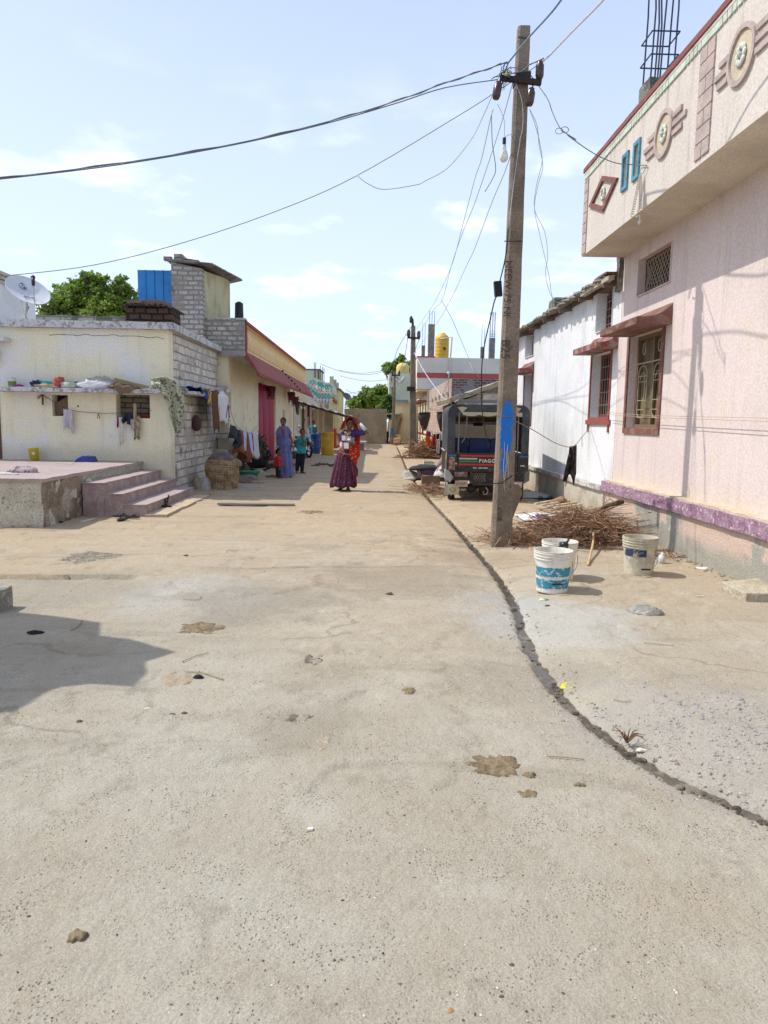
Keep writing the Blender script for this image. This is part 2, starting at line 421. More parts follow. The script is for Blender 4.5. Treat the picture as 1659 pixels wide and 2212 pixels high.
def ground_mat():
    m = bpy.data.materials.new('street_concrete'); m.use_nodes = True; t = m.node_tree; b = t.nodes['Principled BSDF']
    b.inputs['Roughness'].default_value = .93; b.inputs['Specular IOR Level'].default_value = .2
    P = N(t, 'ShaderNodeNewGeometry').outputs['Position']
    sp = N(t, 'ShaderNodeSeparateXYZ'); LK(t, P, sp.inputs[0])
    def no(sc, det=6, rg=.6, vec=P):
        n = N(t, 'ShaderNodeTexNoise'); n.inputs['Scale'].default_value = sc; n.inputs['Detail'].default_value = det; n.inputs['Roughness'].default_value = rg; LK(t, vec, n.inputs['Vector']); return n.outputs[0]
    def rg(src, a, bb, c=0., d=1.):
        r = N(t, 'ShaderNodeMapRange', interpolation_type='SMOOTHSTEP'); LK(t, src, r.inputs[0])
        for i, v in ((1, a), (2, bb), (3, c), (4, d)): r.inputs[i].default_value = v
        return r.outputs[0]
    def mx(f, a, bb, mode='MIX'):
        x = N(t, 'ShaderNodeMix', data_type='RGBA', blend_type=mode)
        if isinstance(f, float): x.inputs[0].default_value = f
        else: LK(t, f, x.inputs[0])
        for s, v in ((6, a), (7, bb)):
            if isinstance(v, tuple): x.inputs[s].default_value = (*v, 1)
            else: LK(t, v, x.inputs[s])
        return x.outputs[2]
    def mth(op, a, bb):
        x = N(t, 'ShaderNodeMath', operation=op)
        for i, v in ((0, a), (1, bb)):
            if isinstance(v, (int, float)): x.inputs[i].default_value = v
            else: LK(t, v, x.inputs[i])
        return x.outputs[0]
    # concrete near, earth trodden over it further up the street
    far = mth('ADD', sp.outputs[1], mth('MULTIPLY', no(.35, 4), 9.))
    cur = mx(rg(no(.55, 7), .38, .66), (.405, .38, .312), (.355, .32, .25))
    cur = mx(rg(no(5.5, 8, .7), .56, .68, 0., .45), cur, (.26, .22, .165))
    cur = mx(rg(no(1.5, 8, .7), .50, .70, 0., .75), cur, (.37, .32, .24))
    cur = mx(rg(far, 6.5, 17., 0., .8), cur, (.45, .335, .205))
    cur = mx(rg(no(.8, 9, .7), .53, .68, 0., .5), cur, (.27, .235, .17))
    cur = mx(rg(no(2.6, 8, .65), .54, .66, 0., .35), cur, (.45, .435, .375))
    mq = N(t, 'ShaderNodeMapping'); mq.inputs[2].default_value = (0, 0, .6); mq.inputs[3].default_value = (.35, 2.4, 1); LK(t, P, mq.inputs[0])
    cur = mx(rg(no(1.1, 8, .6, mq.outputs[0]), .54, .66, 0., .5), cur, (.27, .24, .18))
    vc = N(t, 'ShaderNodeTexVoronoi', feature='DISTANCE_TO_EDGE'); vc.inputs['Scale'].default_value = .33; vd = N(t, 'ShaderNodeVectorMath', operation='ADD'); nv = N(t, 'ShaderNodeTexNoise'); nv.inputs['Scale'].default_value = 1.6; nv.inputs['Detail'].default_value = 6; LK(t, P, nv.inputs['Vector']); LK(t, P, vd.inputs[0]); LK(t, nv.outputs[1], vd.inputs[1]); LK(t, vd.outputs[0], vc.inputs['Vector'])
    crk = mth('MULTIPLY', rg(vc.outputs[0], .002, .009, 1., 0.), rg(no(.7, 3), .46, .56)); cur = mx(mth('MULTIPLY', crk, .35), cur, (.14, .12, .09))
    # pale washed screed round the drain bend and by the buckets
    def blob(x, y, r, c, amt):
        nonlocal cur
        p = G(x, y); dx = mth('SUBTRACT', sp.outputs[0], p.x); dy = mth('SUBTRACT', sp.outputs[1], p.y)
        d = mth('SQRT', mth('ADD', mth('MULTIPLY', dx, dx), mth('MULTIPLY', dy, dy)), 0)
        d = mth('ADD', d, mth('MULTIPLY', mth('SUBTRACT', no(2.4, 6), .5), r*1.8))
        cur = mx(rg(d, r*.45, r, amt, 0.), cur, c)
    blob(1185, 1340, .85, (.42, .42, .385), .75)
    blob(1075, 1290, .45, (.37, .37, .355), .6)
    blob(1320, 1520, .6, (.40, .37, .30), .5)
    blob(420, 1290, .8, (.43, .42, .375), .7)
    blob(1230, 1440, .35, (.33, .30, .24), .6)
    blob(1560, 1590, .9, (.36, .34, .31), .6)
    blob(550, 1300, .9, (.27, .24, .19), .65)
    blob(1000, 1200, .8, (.30, .235, .17), .55)
    blob(680, 1470, .4, (.31, .27, .20), .5)
    blob(640, 1580, .35, (.29, .26, .20), .6)
    blob(150, 1275, .9, (.30, .28, .23), .5)
    blob(1060, 1480, .5, (.32, .29, .23), .5)
    blob(860, 1250, 1.0, (.28, .23, .17), .6)
    # streaks of blown earth across the street further up
    mp_ = N(t, 'ShaderNodeMapping'); mp_.inputs[3].default_value = (.5, 3.2, 1); LK(t, P, mp_.inputs[0])
    st = mth('MULTIPLY', rg(no(1.4, 7, .65, mp_.outputs[0]), .52, .62), rg(sp.outputs[1], 10., 16.))
    cur = mx(mth('MULTIPLY', st, .5), cur, (.30, .21, .14))
    # trowel arcs
    w1 = N(t, 'ShaderNodeTexWave', wave_type='RINGS'); w1.inputs['Scale'].default_value = .55; w1.inputs['Distortion'].default_value = 9; w1.inputs['Detail'].default_value = 3; w1.inputs['Detail Scale'].default_value = .8; LK(t, P, w1.inputs['Vector'])
    cur = mx(rg(w1.outputs[1], .0, .12, .10, 0.), cur, (.28, .24, .18))
    # fine grain: pits, sand and light aggregate
    v = N(t, 'ShaderNodeTexVoronoi'); v.inputs['Scale'].default_value = 75; LK(t, P, v.inputs['Vector'])
    pit = mth('MULTIPLY', rg(v.outputs[0], .10, .30, 1., 0.), rg(no(5, 4), .45, .62))
    cur = mx(mth('MULTIPLY', pit, .5), cur, (.15, .125, .09))
    v2 = N(t, 'ShaderNodeTexVoronoi'); v2.inputs['Scale'].default_value = 34; LK(t, P, v2.inputs['Vector'])
    cur = mx(rg(v2.outputs[0], .06, .11, .45, 0.), cur, (.16, .135, .10))
    v3 = N(t, 'ShaderNodeTexVoronoi'); v3.inputs['Scale'].default_value = 47; v3.inputs['Randomness'].default_value = 1; LK(t, P, v3.inputs['Vector'])
    cur = mx(rg(v3.outputs[0], .06, .10, .7, 0.), cur, (.58, .55, .48))
    g_ = rg(no(140, 4, .7), .25, .75, .80, 1.20)
    cc = N(t, 'ShaderNodeCombineColor')
    for i in range(3): LK(t, g_, cc.inputs[i])
    cur = mx(1., cur, cc.outputs[0], 'MULTIPLY')
    # damp dark inside the cut
    cur = mx(rg(sp.outputs[2], -.08, -.062, .8, 0.), cur, (.17, .145, .11))
    LK(t, cur, b.inputs['Base Color'])
    h = mth('ADD', mth('ADD', mth('MULTIPLY', no(95, 5, .7), .6), mth('MULTIPLY', no(16, 7), 1.6)), mth('MULTIPLY', pit, -.5))
    bp = N(t, 'ShaderNodeBump'); bp.inputs['Strength'].default_value = .95; bp.inputs['Distance'].default_value = .012
    LK(t, h, bp.inputs['Height']); LK(t, bp.outputs[0], b.inputs['Normal'])
    return m
ground.data.materials.append(ground_mat())
def gz(x, y): return float(height(np.array([[x]]), np.array([[y]]))[0, 0])

# water standing in the drain
mb = MB()
L = []; Rr = []
for i, (x, y, wd) in enumerate(dense):
    j = min(i+1, len(dense)-1); k = max(i-1, 0)
    t = Vector((dense[j][0]-dense[k][0], dense[j][1]-dense[k][1], 0)).normalized(); n = Vector((t.y, -t.x, 0))
    L.append(Vector((x, y, -.070))-n*wd*.62); Rr.append(Vector((x, y, -.070))+n*wd*.62)
mb.add(L+Rr, [(i, i+1, len(L)+i+1, len(L)+i) for i in range(len(L)-1)])
wm = mat('drain_water', (.085, .075, .06), rough=.06, col2=(.17, .145, .11), s2=7, lo=.5, hi=.62, bump=.35, bs=26, bd=.006, spec=.6, famt=.2)
struct('water', mb, wm)
# ================================================================ right side: pink house
pinkw = mat('pink_plaster', (.66, .562, .535), rough=.9, col2=(.615, .525, .495), s2=.9, lo=.42, hi=.66, col3=(.64, .56, .47), s3=1.6, lo3=.50, hi3=.72, streak=.26, bump=.35, bs=9, bd=.008, base_z=(.55, .95, (.60, .50, .36), .6))
pinkplinth = mat('rough_pink_plinth', (.58, .44, .36), rough=.95, col2=(.33, .325, .28), s2=1.15, lo=.52, hi=.56, col3=(.50, .43, .36), s3=14, lo3=.55, hi3=.66, bump=.9, bs=60, bd=.012, base_z=(.12, .34, (.33, .32, .27), .95))
purple = mat('purple_band', (.34, .22, .29), rough=.9, col2=(.27, .15, .22), s2=5, col3=(.62, .52, .52), s3=26, lo3=.56, hi3=.64, bump=.9, bs=45, bd=.015, famt=.3)
parap = mat('parapet_plaster', (.60, .545, .49), rough=.92, col2=(.56, .51, .45), s2=1.4, lo=.4, hi=.65, col3=(.33, .35, .29), s3=2.1, lo3=.60, hi3=.80, streak=.5, bump=.45, bs=22, bd=.01)
soffit = mat('cream_soffit', (.60, .54, .45), rough=.9, col2=(.52, .46, .37), s2=1.2, bump=.2, bs=20)
maroon = mat('maroon_paint', (.22, .075, .06), rough=.8, col2=(.30, .14, .11), s2=7, lo=.5, hi=.7, streak=.3, bump=.4, bs=40)
mauve = mat('mauve_trim', (.46, .37, .34), rough=.9, col2=(.38, .31, .29), s2=6, bump=.5, bs=50)
mint = mat('mint_trim', (.52, .60, .50), rough=.9, col2=(.44, .50, .40), s2=8, bump=.3)
goldpaint = mat('sand_medallion', (.55, .47, .34), rough=.9, col2=(.47, .40, .29), s2=9, bump=.5, bs=60)
rose = mat('rosette_white', (.60, .62, .56), rough=.8, col2=(.48, .50, .44), s2=20, bump=.3)
darkgap = plain((.02, .017, .015), .9)
redbrown = mat('redbrown_frame', (.19, .08, .062), rough=.75, col2=(.27, .15, .12), s2=6, lo=.5, hi=.7, bump=.4, bs=50)
woodred = mat('painted_wood', (.16, .055, .035), rough=.55, col2=(.10, .035, .025), s2=9, bump=.3)
XW, XP, XB = 3.72, 3.62, 3.08
YJ = 11.08
ph = thing('pink_house', 'pale pink plastered house with an overhanging decorated balcony parapet at the right', 'house', (XW, 7, 0))
w1 = (9.42, 10.62, 1.46, 2.76)      # tall window
w2 = (9.30, 10.42, 3.30, 3.80)      # vent under the balcony
part('wall', MB().wallx(XW, XW+.28, -3, YJ, .60, 4.1, [w1, w2]), pinkw, ph)
part('end_wall', MB().box(XW+.02, XW+8, YJ-.22, YJ, 0, 5.0), pinkw, ph)
def band(z0, z1, x0, amp):
    m_ = MB()
    m_.slab(x0, XW+.1, -3, YJ+.02, z0, z1, seg=.10, amp=amp, fr=5); return m_
pl = MB(); pl.slab(XP, XW+.25, -3, YJ-.01, -.15, .50, seg=.12, amp=.012, fr=4)
part('plinth', pl, pinkplinth, ph)
part('purple_band', band(.49, .64, XP-.055, .016), purple, ph)
part('ledge_top', MB().slab(XP-.03, XW+.02, -3, YJ, .635, .665, seg=.12, amp=.012), mat('ledge_sand', (.52, .43, .31), col2=(.60, .52, .44), s2=5, bump=.5), ph)
def tall_window(root, X, y0, y1, z0, z1, glass, framem, woodm, reveal=None, depth=.16, bars=0, scroll=False, surround=.07, sill=True, jamb_only=False):
    f = MB(); q = X-.022
    f.box(q, X-.001, y0-surround, y0, z0, z1); f.box(q, X-.001, y1, y1+surround, z0, z1)
    f.box(q-.002, X-.001, y0-surround, y1+surround, z0-surround-.01, z0)
    fr = part('window', f, framem, root)
    d = X+depth
    wd = MB(); b = .055
    wd.box(d-.03, d+.03, y0+.002, y0+b, z0, z1); wd.box(d-.03, d+.03, y1-b, y1-.002, z0, z1)
    wd.box(d-.03, d+.03, y0+b, y1-b, z1-b, z1-.002); wd.box(d-.03, d+.03, y0+b, y1-b, z0+.002, z0+b)
    wd.box(d-.025, d+.025, (y0+y1)/2-.03, (y0+y1)/2+.03, z0+b, z1-b)
    part('frame', wd, woodm, fr)
    part('pane', MB().box(d+.035, d+.05, y0+.003, y1-.003, z0+.003, z1-.003), glass, fr)
    g = MB()
    if bars:
        for k in range(1, bars): y = lerp(y0+b, y1-b, k/bars); g.tube([(d-.045, y, z0+b), (d-.045, y, z1-b)], .006, 5)
        for k in range(1, 5): z = lerp(z0, z1, k/5); g.box(d-.05, d-.044, y0+b, y1-b, z-.006, z+.006)
    if scroll:
        for s_ in (0, 1):
            cy = lerp(y0, y1, .27+.46*s_); hw = (y1-y0)*.13
            pts = [(d-.05, cy+hw*math.cos(a), lerp(z0, z1, .18)+.30*max(0, 0)+(.09*math.sin(a))) for a in np.linspace(math.pi, 2*math.pi, 9)]
            pts += [(d-.05, cy+hw, z) for z in np.linspace(lerp(z0, z1, .22), lerp(z0, z1, .58), 6)]
            pts += [(d-.05, cy+hw*math.cos(a), lerp(z0, z1, .58)+.12*math.sin(a)) for a in np.linspace(0, math.pi, 9)]
            pts += [(d-.05, cy-hw, z) for z in np.linspace(lerp(z0, z1, .58), lerp(z0, z1, .2), 6)]
            g.tube(pts, .008, 5)
            h2 = hw*.55
            g.tube([(d-.05, cy+h2*math.cos(a), lerp(z0, z1, .52)+.1*math.sin(a)) for a in np.linspace(0, math.pi, 8)]+[(d-.05, cy-h2, lerp(z0, z1, .25))], .007, 5)
            g.tube([(d-.05, cy+.05*math.cos(a), lerp(z0, z1, .85)+.08*math.sin(a)) for a in np.linspace(0, 2*math.pi, 14)], .008, 5)
            for zz in (.2, .3, .5, .56, .12): g.box(d-.056, d-.046, cy-hw, cy+hw, lerp(z0, z1, zz)-.005, lerp(z0, z1, zz)+.005)
        g.box(d-.056, d-.044, y0+b, y1-b, lerp(z0, z1, .70)-.008, lerp(z0, z1, .70)+.008)
    if g.v: part('grille', g, plain((.34, .31, .20) if scroll else (.25, .2, .16), .5), fr)
    return fr
def chajja(root, X, y0, y1, zt, prj, framem, th=.075, name='sunshade', top=None):
    # sloping cast canopy: thick lip, curved up where it meets the wall
    n = 8; lo_ = []; hi_ = []
    for k in range(n+1):
        t = k/n; x = X+.02-prj*t
        hi_.append((x, zt+th+.20*(1-t)**3.2)); lo_.append((x, zt-.005*t))
    m_ = MB()
    poly = [(x, y0, z) for x, z in hi_]+[(x, y0, z) for x, z in reversed(lo_)]
    m_.prism(poly, (0, y1-y0, 0))
    return part(name, m_, framem, root, bev=.006)
glass1 = mat('curtained_glass', (.15, .12, .065), rough=.25, col2=(.26, .21, .12), s2=3, lo=.4, hi=.7, spec=.5, bump=0, wave=('Y', 1.2, (.12, .10, .06)))
tall_window(ph, XW, *w1, glass1, redbrown, plain((.17, .11, .065), .7), scroll=True, depth=.14)
tall_window(ph, XW, *w2, darkgap, pinkw, woodred, depth=.12, surround=.001)
gl = MB()
for k in range(-3, 12):
    y = w2[0]+k*.1
    gl.bar((XW+.085, y, w2[2]+.03), (XW+.085, y+.4, w2[3]-.03), .008); gl.bar((XW+.08, y+.4, w2[2]+.03), (XW+.08, y, w2[3]-.03), .008)
gl.v = [Vector((p.x, min(max(p.y, w2[0]+.04), w2[1]-.04), p.z)) for p in gl.v]
part('grille', gl, plain((.35, .3, .22), .6), ph)
chajja(ph, XW, 9.17, 10.62, 2.76, .47, mat('brown_shade', (.185, .085, .07), col2=(.24, .15, .12), s2=6, bump=.4), th=.09)
# balcony: floor slab, parapet with coping, trims and plaster medallions
ZB, ZT = 3.97, 5.16
part('balcony_slab', MB().box(XB+.004, XW+.3, -3, YJ-.002, ZB, ZB+.12), soffit, ph, bev=.01)
slots = [(9.02, 9.22, 4.36, 4.84), (9.52, 9.72, 4.36, 4.84)]
# measured on the photo
def PB(x, y): return PX(x, y, XB)
sl_ = []
for (xa, y0a, y1a, xb, y0b, y1b) in ((1343, 343, 419, 1357, 326, 404), (1367, 316, 397, 1382, 299, 381)):
    a, b = PB(xa, y1a), PB(xb, y1b)
    sl_.append((b.y+.05, a.y-.05, (a.z+b.z)/2+.05, (PB(xa, y0a).z+PB(xb, y0b).z)/2-.05))
part('parapet', MB().wallx(XB, XB+.13, -3, YJ, ZB+.002, ZT, sl_), parap, ph)
part('parapet_return', MB().box(XB+.13, XW+.5, YJ-.13, YJ-.003, ZB+.1, ZT-.002), parap, ph)
bl = mat('blue_slot_frame', (.10, .30, .38), col2=(.07, .2, .27), s2=8, bump=.3)
for (a, b, c, d) in sl_:
    m_ = MB(); e = .045
    m_.box(XB-.025, XB-.001, a-e, a, c-e, d+e); m_.box(XB-.025, XB-.001, b, b+e, c-e, d+e)
    m_.box(XB-.025, XB-.001, a, b, c-e, c); m_.box(XB-.025, XB-.001, a, b, d, d+e)
    part('slot_frame', m_, bl, ph)
    part('slot_back', MB().box(XB+.05, XB+.08, a+.002, b-.002, c+.002, d-.002), mauve, ph)
part('coping', MB().slab(XB-.03, XB+.18, -3, YJ+.03, ZT, ZT+.06, seg=.15, amp=.006), maroon, ph)
part('parapet_ledge', MB().box(XB-.018, XB+.01, -3, YJ+.012, ZT-.035, ZT-.004), parap, ph)
tr = MB(); y = YJ; k = 0
while y > -2.5:
    ln = .42 if k % 5 == 0 else .085
    tr.box(XB-.016, XB+.005, y-ln+.012, y, ZT-.105, ZT-.04); y -= ln; k += 1
part('tile_trim', tr, mint, ph)
def pilaster(y0, y1, z0, z1):
    m_ = MB(); z = z0; k = 0
    while z < z1-.02:
        h = min(.145, z1-z)
        if k % 2: m_.box(XB-.015, XB+.005, y0, y1, z, z+h-.012)
        else:
            mid = (y0+y1)/2; m_.box(XB-.015, XB+.005, y0, mid-.006, z, z+h-.012); m_.box(XB-.015, XB+.005, mid+.006, y1, z, z+h-.012)
        z += h; k += 1
    part('pilaster', m_, mauve, ph)
pilaster(YJ-.20, YJ-.01, ZB+.02, ZT-.12)
pa = PB(1505, 320).y; pilaster(pa-.28, pa+.02, ZB+.06, ZT-.12)
pa2 = 2.9; pilaster(pa2-.28, pa2, ZB+.06, ZT-.12)
def medallion(y, z, r, ry, rs=1.):
    mm = MB(); n = 36
    for (ra, rb, d0, d1, dst) in ((1.0, .80, -.03, .005, mm),):
        vs = []; fs = []
        prof = [(1.0, .004), (.99, -.028), (.82, -.028), (.80, .004)]
        for (rr, dx) in prof:
            for k in range(n):
                a = 2*math.pi*k/n; vs.append((XB+dx, y+rr*ry*math.cos(a), z+rr*r*math.sin(a)))
        for i in range(3):
            for k in range(n): k2 = (k+1) % n; fs.append((i*n+k, i*n+k2, (i+1)*n+k2, (i+1)*n+k))
        mm.add(vs, fs)
    rr_ = part('medallion', mm, mauve, ph)
    d = MB(); vs = [(XB-.008, y+.80*ry*math.cos(2*math.pi*k/n), z+.80*r*math.sin(2*math.pi*k/n)) for k in range(n)]
    d.add(vs, [tuple(range(n))]); part('disc', d, goldpaint, rr_)
    f = MB()
    for k in range(8):
        a = 2*math.pi*k/8; f.ell((XB-.02, y+.06*math.cos(a)*ry/r, z+.07*math.sin(a)), (.016, .03, .038), 8, Matrix.Rotation(a, 3, 'X'))
    f.ell((XB-.03, y, z), .024, 8); part('flower', f, rose, rr_, smooth=True)
    st = MB()
    for sgn in (-1, 1):
        for i, dz in enumerate((.09, .0, -.09)):
            l0 = ry*1.02; l1 = ry*(1+(.85, 1.3, .95)[i]*(rs if sgn > 0 else 1))
            zc = z+dz
            part('stripe', MB().bar((XB-.008, y+sgn*l0*.97, zc), (XB-.008, y+sgn*l1, zc+.0), .028, .05), mauve, rr_)
def med_at(x, y): p = PB(x, y); return p
p = PB(1436, 289); medallion(p.y, p.z, (PB(1436, 240).z-PB(1436, 338).z)/2, (PB(1417, 289).y-PB(1454, 289).y)/2)
p = PB(1605, 118); medallion(p.y, p.z, (PB(1605, 58).z-PB(1605, 180).z)/2, (PB(1577, 118).y-PB(1635, 118).y)/2, .8)
medallion(3.4, 4.6, .32, .26)
# diamond
p = med_at(1305, 420); m_ = MB(); n4 = []
D4 = [PB(*c) for c in ((1275, 447), (1305, 380), (1337, 384), (1305, 457))]; cy = sum(q.y for q in D4)/4; cz = sum(q.z for q in D4)/4
n4 = []
for (rr, dx) in ((1., .004), (1., -.03), (.72, -.03), (.72, .004)):
    for q in D4: n4.append((XB+dx, cy+(q.y-cy)*rr, cz+(q.z-cz)*rr))
m_.add(n4, [(i*4+k, i*4+(k+1) % 4, (i+1)*4+(k+1) % 4, (i+1)*4+k) for i in range(3) for k in range(4)])
dm = part('diamond', m_, redbrown, ph)
f = MB()
for k in range(8):
    a = 2*math.pi*k/8; f.ell((XB-.02, cy+.06*math.cos(a), cz+.07*math.sin(a)), (.014, .025, .035), 8, Matrix.Rotation(a, 3, 'X'))
part('flower', f, rose, dm, smooth=True)
# unfinished concrete column with starter bars on the roof edge
conc = mat('grey_concrete', (.20, .195, .17), rough=.95, col2=(.11, .105, .09), s2=3, col3=(.30, .29, .25), s3=16, bump=.8, bs=30, bd=.02)
rebar = plain((.035, .045, .085), .7)
a = PY(1378, 232, 10.05); b = PY(1428, 180, 9.9)
cx0 = PY(1377, 200, 10.4).x; cx1 = cx0+.36
zc = PY(1400, 185, 10.2).z
col = part('roof_column', MB().slab(cx0, cx1, 9.95, 10.35, 4.1, zc, seg=.1, amp=.018), conc, ph)
rb = MB()
for i, (u, v, h) in enumerate(((0.08, .1, 1.7), (.08, .9, 1.75), (.42, .1, 1.28), (.62, .95, 1.6), (.9, .1, 1.7), (.95, .9, 1.62), (.5, .9, 1.66))):
    x = lerp(cx0, cx1, u); yy = lerp(9.98, 10.32, v); rb.tube([(x, yy, zc-.05), (x+.02, yy, zc+h*.5), (x+.05*(i % 3-1), yy, zc+h*1.1)], .011, 6)
for zz in (.28, .56):
    r_ = .009; q = [(cx0, 9.96), (cx1, 9.96), (cx1, 10.34), (cx0, 10.34), (cx0, 9.96)]
    for (s0, s1) in zip(q, q[1:]): rb.bar((*s0, zc+zz), (*s1, zc+zz), .014)
part('rebar', rb, rebar, col)
part('rear_pier', MB().slab(XW-.06, XW+.2, YJ+.02, YJ+.16, 3.5, 4.0, seg=.07, amp=.02), conc, ph)
# roof deck
part('roof', MB().box(XB+.14, XW+8, -3, YJ-.14, 4.09, 4.2), conc, ph)

# ================================================================ white tiled house
ww = mat('whitewash', (.72, .73, .74), rough=.9, col2=(.62, .63, .62), s2=1.4, lo=.42, hi=.7, col3=(.50, .50, .46), s3=2.6, lo3=.62, hi3=.82, streak=.3, bump=.35, bs=20, bd=.008)
plg = mat('bare_plinth', (.50, .46, .37), rough=.95, col2=(.36, .33, .27), s2=1.6, lo=.45, hi=.62, bump=.5, bs=30, base_z=(.0, .3, (.36, .30, .21), .7))
YE = 19.2
wh = thing('white_house', 'whitewashed low house with a grey corrugated tile roof beside the pink house', 'house', (XW, 15, 0))
h1 = (11.42, 12.42, 1.62, 2.66); h2 = (11.48, 12.28, 3.0, 3.60); h3 = (17.0, 17.9, 2.95, 3.5); h4 = (17.0, 17.9, 1.5, 2.66)
part('wall', MB().wallx(XW, XW+.3, YJ+.01, YE, .5, 3.68, [h1, (h2[0], h2[1], 3.02, 3.68), (h3[0], h3[1], 3.08, 3.68), h4]), ww, wh)
part('end_wall', MB().box(XW+.01, XW+6, YE-.25, YE-.002, -.1, 3.6), ww, wh)
part('plinth', MB().slab(XP+.02, XW+.2, YJ+.02, YE, -.15, .50, seg=.15, amp=.01), plg, wh)
part('plinth_ledge', MB().slab(XP-.03, XW+.01, YJ+.03, YE, .47, .545, seg=.12, amp=.012), mat('ledge_grey', (.55, .54, .50), col2=(.30, .29, .27), s2=6, bump=.6), wh)
tall_window(wh, XW, *h1, darkgap, mat('crimson_frame', (.32, .075, .07), col2=(.22, .08, .07), s2=8, bump=.4), woodred, depth=.18, bars=7, surround=.045)
tall_window(wh, XW, h2[0], h2[1], 3.02, 3.62, darkgap, ww, woodred, depth=.18, surround=.001, bars=5)
tall_window(wh, XW, h3[0], h3[1], 3.08, 3.62, darkgap, ww, woodred, depth=.18, surround=.001)
tall_window(wh, XW, *h4, darkgap, redbrown, woodred, depth=.2, bars=4, surround=.04)
sh = MB().box(XW-.03, XW+.02, 11.3, 12.56, 1.50, 1.58)
sh.box(XW-.02, XW+.01, 11.36, 11.42, 1.38, 1.5); sh.box(XW-.02, XW+.01, 12.43, 12.49, 1.38, 1.5)
part('sill', sh, mat('crimson_sill', (.30, .07, .065), col2=(.2, .09, .08), s2=8, bump=.4), wh)
crim = mat('weathered_crimson', (.22, .07, .065), rough=.85, col2=(.30, .22, .18), s2=5, lo=.45, hi=.6, bump=.5, bs=35)
chajja(wh, XW, 11.14, 12.42, 2.66, .36, crim, th=.09)
chajja(wh, XW, 16.9, 18.1, 2.68, .36, crim, th=.09)
tile = mat('weathered_tile', (.20, .165, .13), rough=.95, col2=(.30, .26, .21), s2=3, lo=.4, hi=.6, col3=(.10, .085, .07), s3=12, bump=.6, bs=30, bd=.015)
def corr(x, z, y0, y1, slope_x, dz, pitch=.12, amp=.028, th=.012, nrow=10, rag=.03, step=0.):
    # corrugated sheet: waves run along y, falls along x
    m_ = MB(); nu = int(abs(y1-y0)/pitch*8)
    def f(u, v):
        y = lerp(y0, y1, u); r_ = (hn1(y*3)*rag if v == 0 else 0)
        xx = x+slope_x*v-r_; zz = z+dz*v+amp*math.sin(2*math.pi*y/pitch)+step*math.floor((1-v)*4)/4
        return Vector((xx, y, zz))
    m_.sheet(f, nu, nrow); return m_
def hn1(x): return noise.noise(Vector((x, 3.3, 1.1)))
def tile_rows(root, x0, z0, y0, y1, run, rise, rows):
    m_ = MB()
    for r_ in range(rows):
        a = r_/rows; b = (r_+1.35)/rows
        def f(u, v, a=a, b=b, r_=r_):
            y = lerp(y0, y1, u); t = lerp(a, b, v)
            j = noise.noise(Vector((y*1.3, r_*2.1, 0)))*.05
            return Vector((x0+run*t-j*(1-v), y, z0+rise*t+.03*(1-v)+.05*abs(math.sin(math.pi*y/.19))+noise.noise(Vector((y*.7, r_, 5)))*.03))
        m_.sheet(f, int((y1-y0)/.04), 2)
    return part('roof', m_, tile, root, solid=.02)
tile_rows(wh, XW-.22, 3.66, YJ+.1, YE+.1, 3.4, .95, 8)
m_ = MB(); random.seed(31); y = YJ+.3
while y < YE:
    j = random.uniform(-.03, .03); z = 3.69+random.uniform(-.012, .02)
    m_.prism([(XW-.27+j, y, z), (XW-.27+j, y+.05, z+.04), (XW-.27+j, y+.12, z+.045), (XW-.27+j, y+.17, z), (XW-.27+j, y+.085, z+.02)], (.3, 0, .07)); y += .185
part('eave_tile', m_, tile, wh, kind='stuff')
m_ = MB()
for k in range(7): m_.bar((XW-.24, YJ+.2+k*1.3, 3.60), (XW+.3, YJ+.2+k*1.3, 3.70), .05, .06)
m_.box(XW-.02, XW+.2, YJ+.05, YE, 3.66, 3.76)
part('rafter', m_, plain((.16, .12, .09), .9), wh)
part('gutter_plank', MB().slab(XW-.24, XW-.16, 11.0, 12.5, 3.64, 3.70, amp=.008), plain((.40, .36, .28), .9), wh)
part('roof_chimney', MB().slab(XW-.15, XW+.35, 14.6, 15.1, 3.75, 3.98, seg=.08, amp=.02), conc, wh)
part('roof_flashing', MB().slab(XW-.24, XW+.2, YJ+.06, 11.75, 3.755, 3.785, seg=.1, amp=.012), plain((.19, .09, .075), .9), wh)

# ================================================================ hut, brick house, white-and-red house up the street on the right
stone = mat('rubble_wall', (.34, .29, .23), rough=.95, col2=(.26, .22, .18), s2=3, col3=(.48, .44, .38), s3=7, lo3=.52, hi3=.6, bump=1, bs=14, bd=.05, cells=(6, .08, (.12, .1, .08)))
hut = thing('stone_hut', 'small rubble stone hut with a sloping earth roof behind the three-wheeler', 'hut', (4, 24, 0))
a = PY(977, 866, 24.); b = PY(1085, 826, 24.)
part('wall', MB().prism([(a.x+.12, 24, -.1), (b.x+3, 24, -.1), (b.x+3, 24, b.z+.2), (b.x, 24, b.z-.07), (a.x+.12, 24, a.z-.09)], (0, 4.5, 0)), stone, hut)
rf = MB(); 
def frf(u, v):
    x = lerp(a.x-.1, b.x+.4, u); y = lerp(23.75, 28.6, v)
    return Vector((x, y, lerp(a.z, b.z+.13, u)+noise.noise(Vector((x*2.5, y*2, 0)))*.04))
rf.sheet(frf, 24, 20); part('roof', rf, mat('earth_roof', (.36, .31, .23), col2=(.24, .21, .16), s2=4, bump=.8, bs=20, bd=.03), hut, solid=.14)
lm = MB().box(a.x+.7, b.x+.3, 23.94, 23.985, a.z-.28, a.z-.22); part('lintel', lm, plain((.5, .49, .46), .9), hut)
wp = MB().box(a.x+1.0, b.x+.2, 23.955, 23.99, a.z-.17, b.z-.35); part('white_panel', wp, mat('lime_panel', (.55, .53, .48), col2=(.4, .38, .33), s2=4, bump=.5), hut)

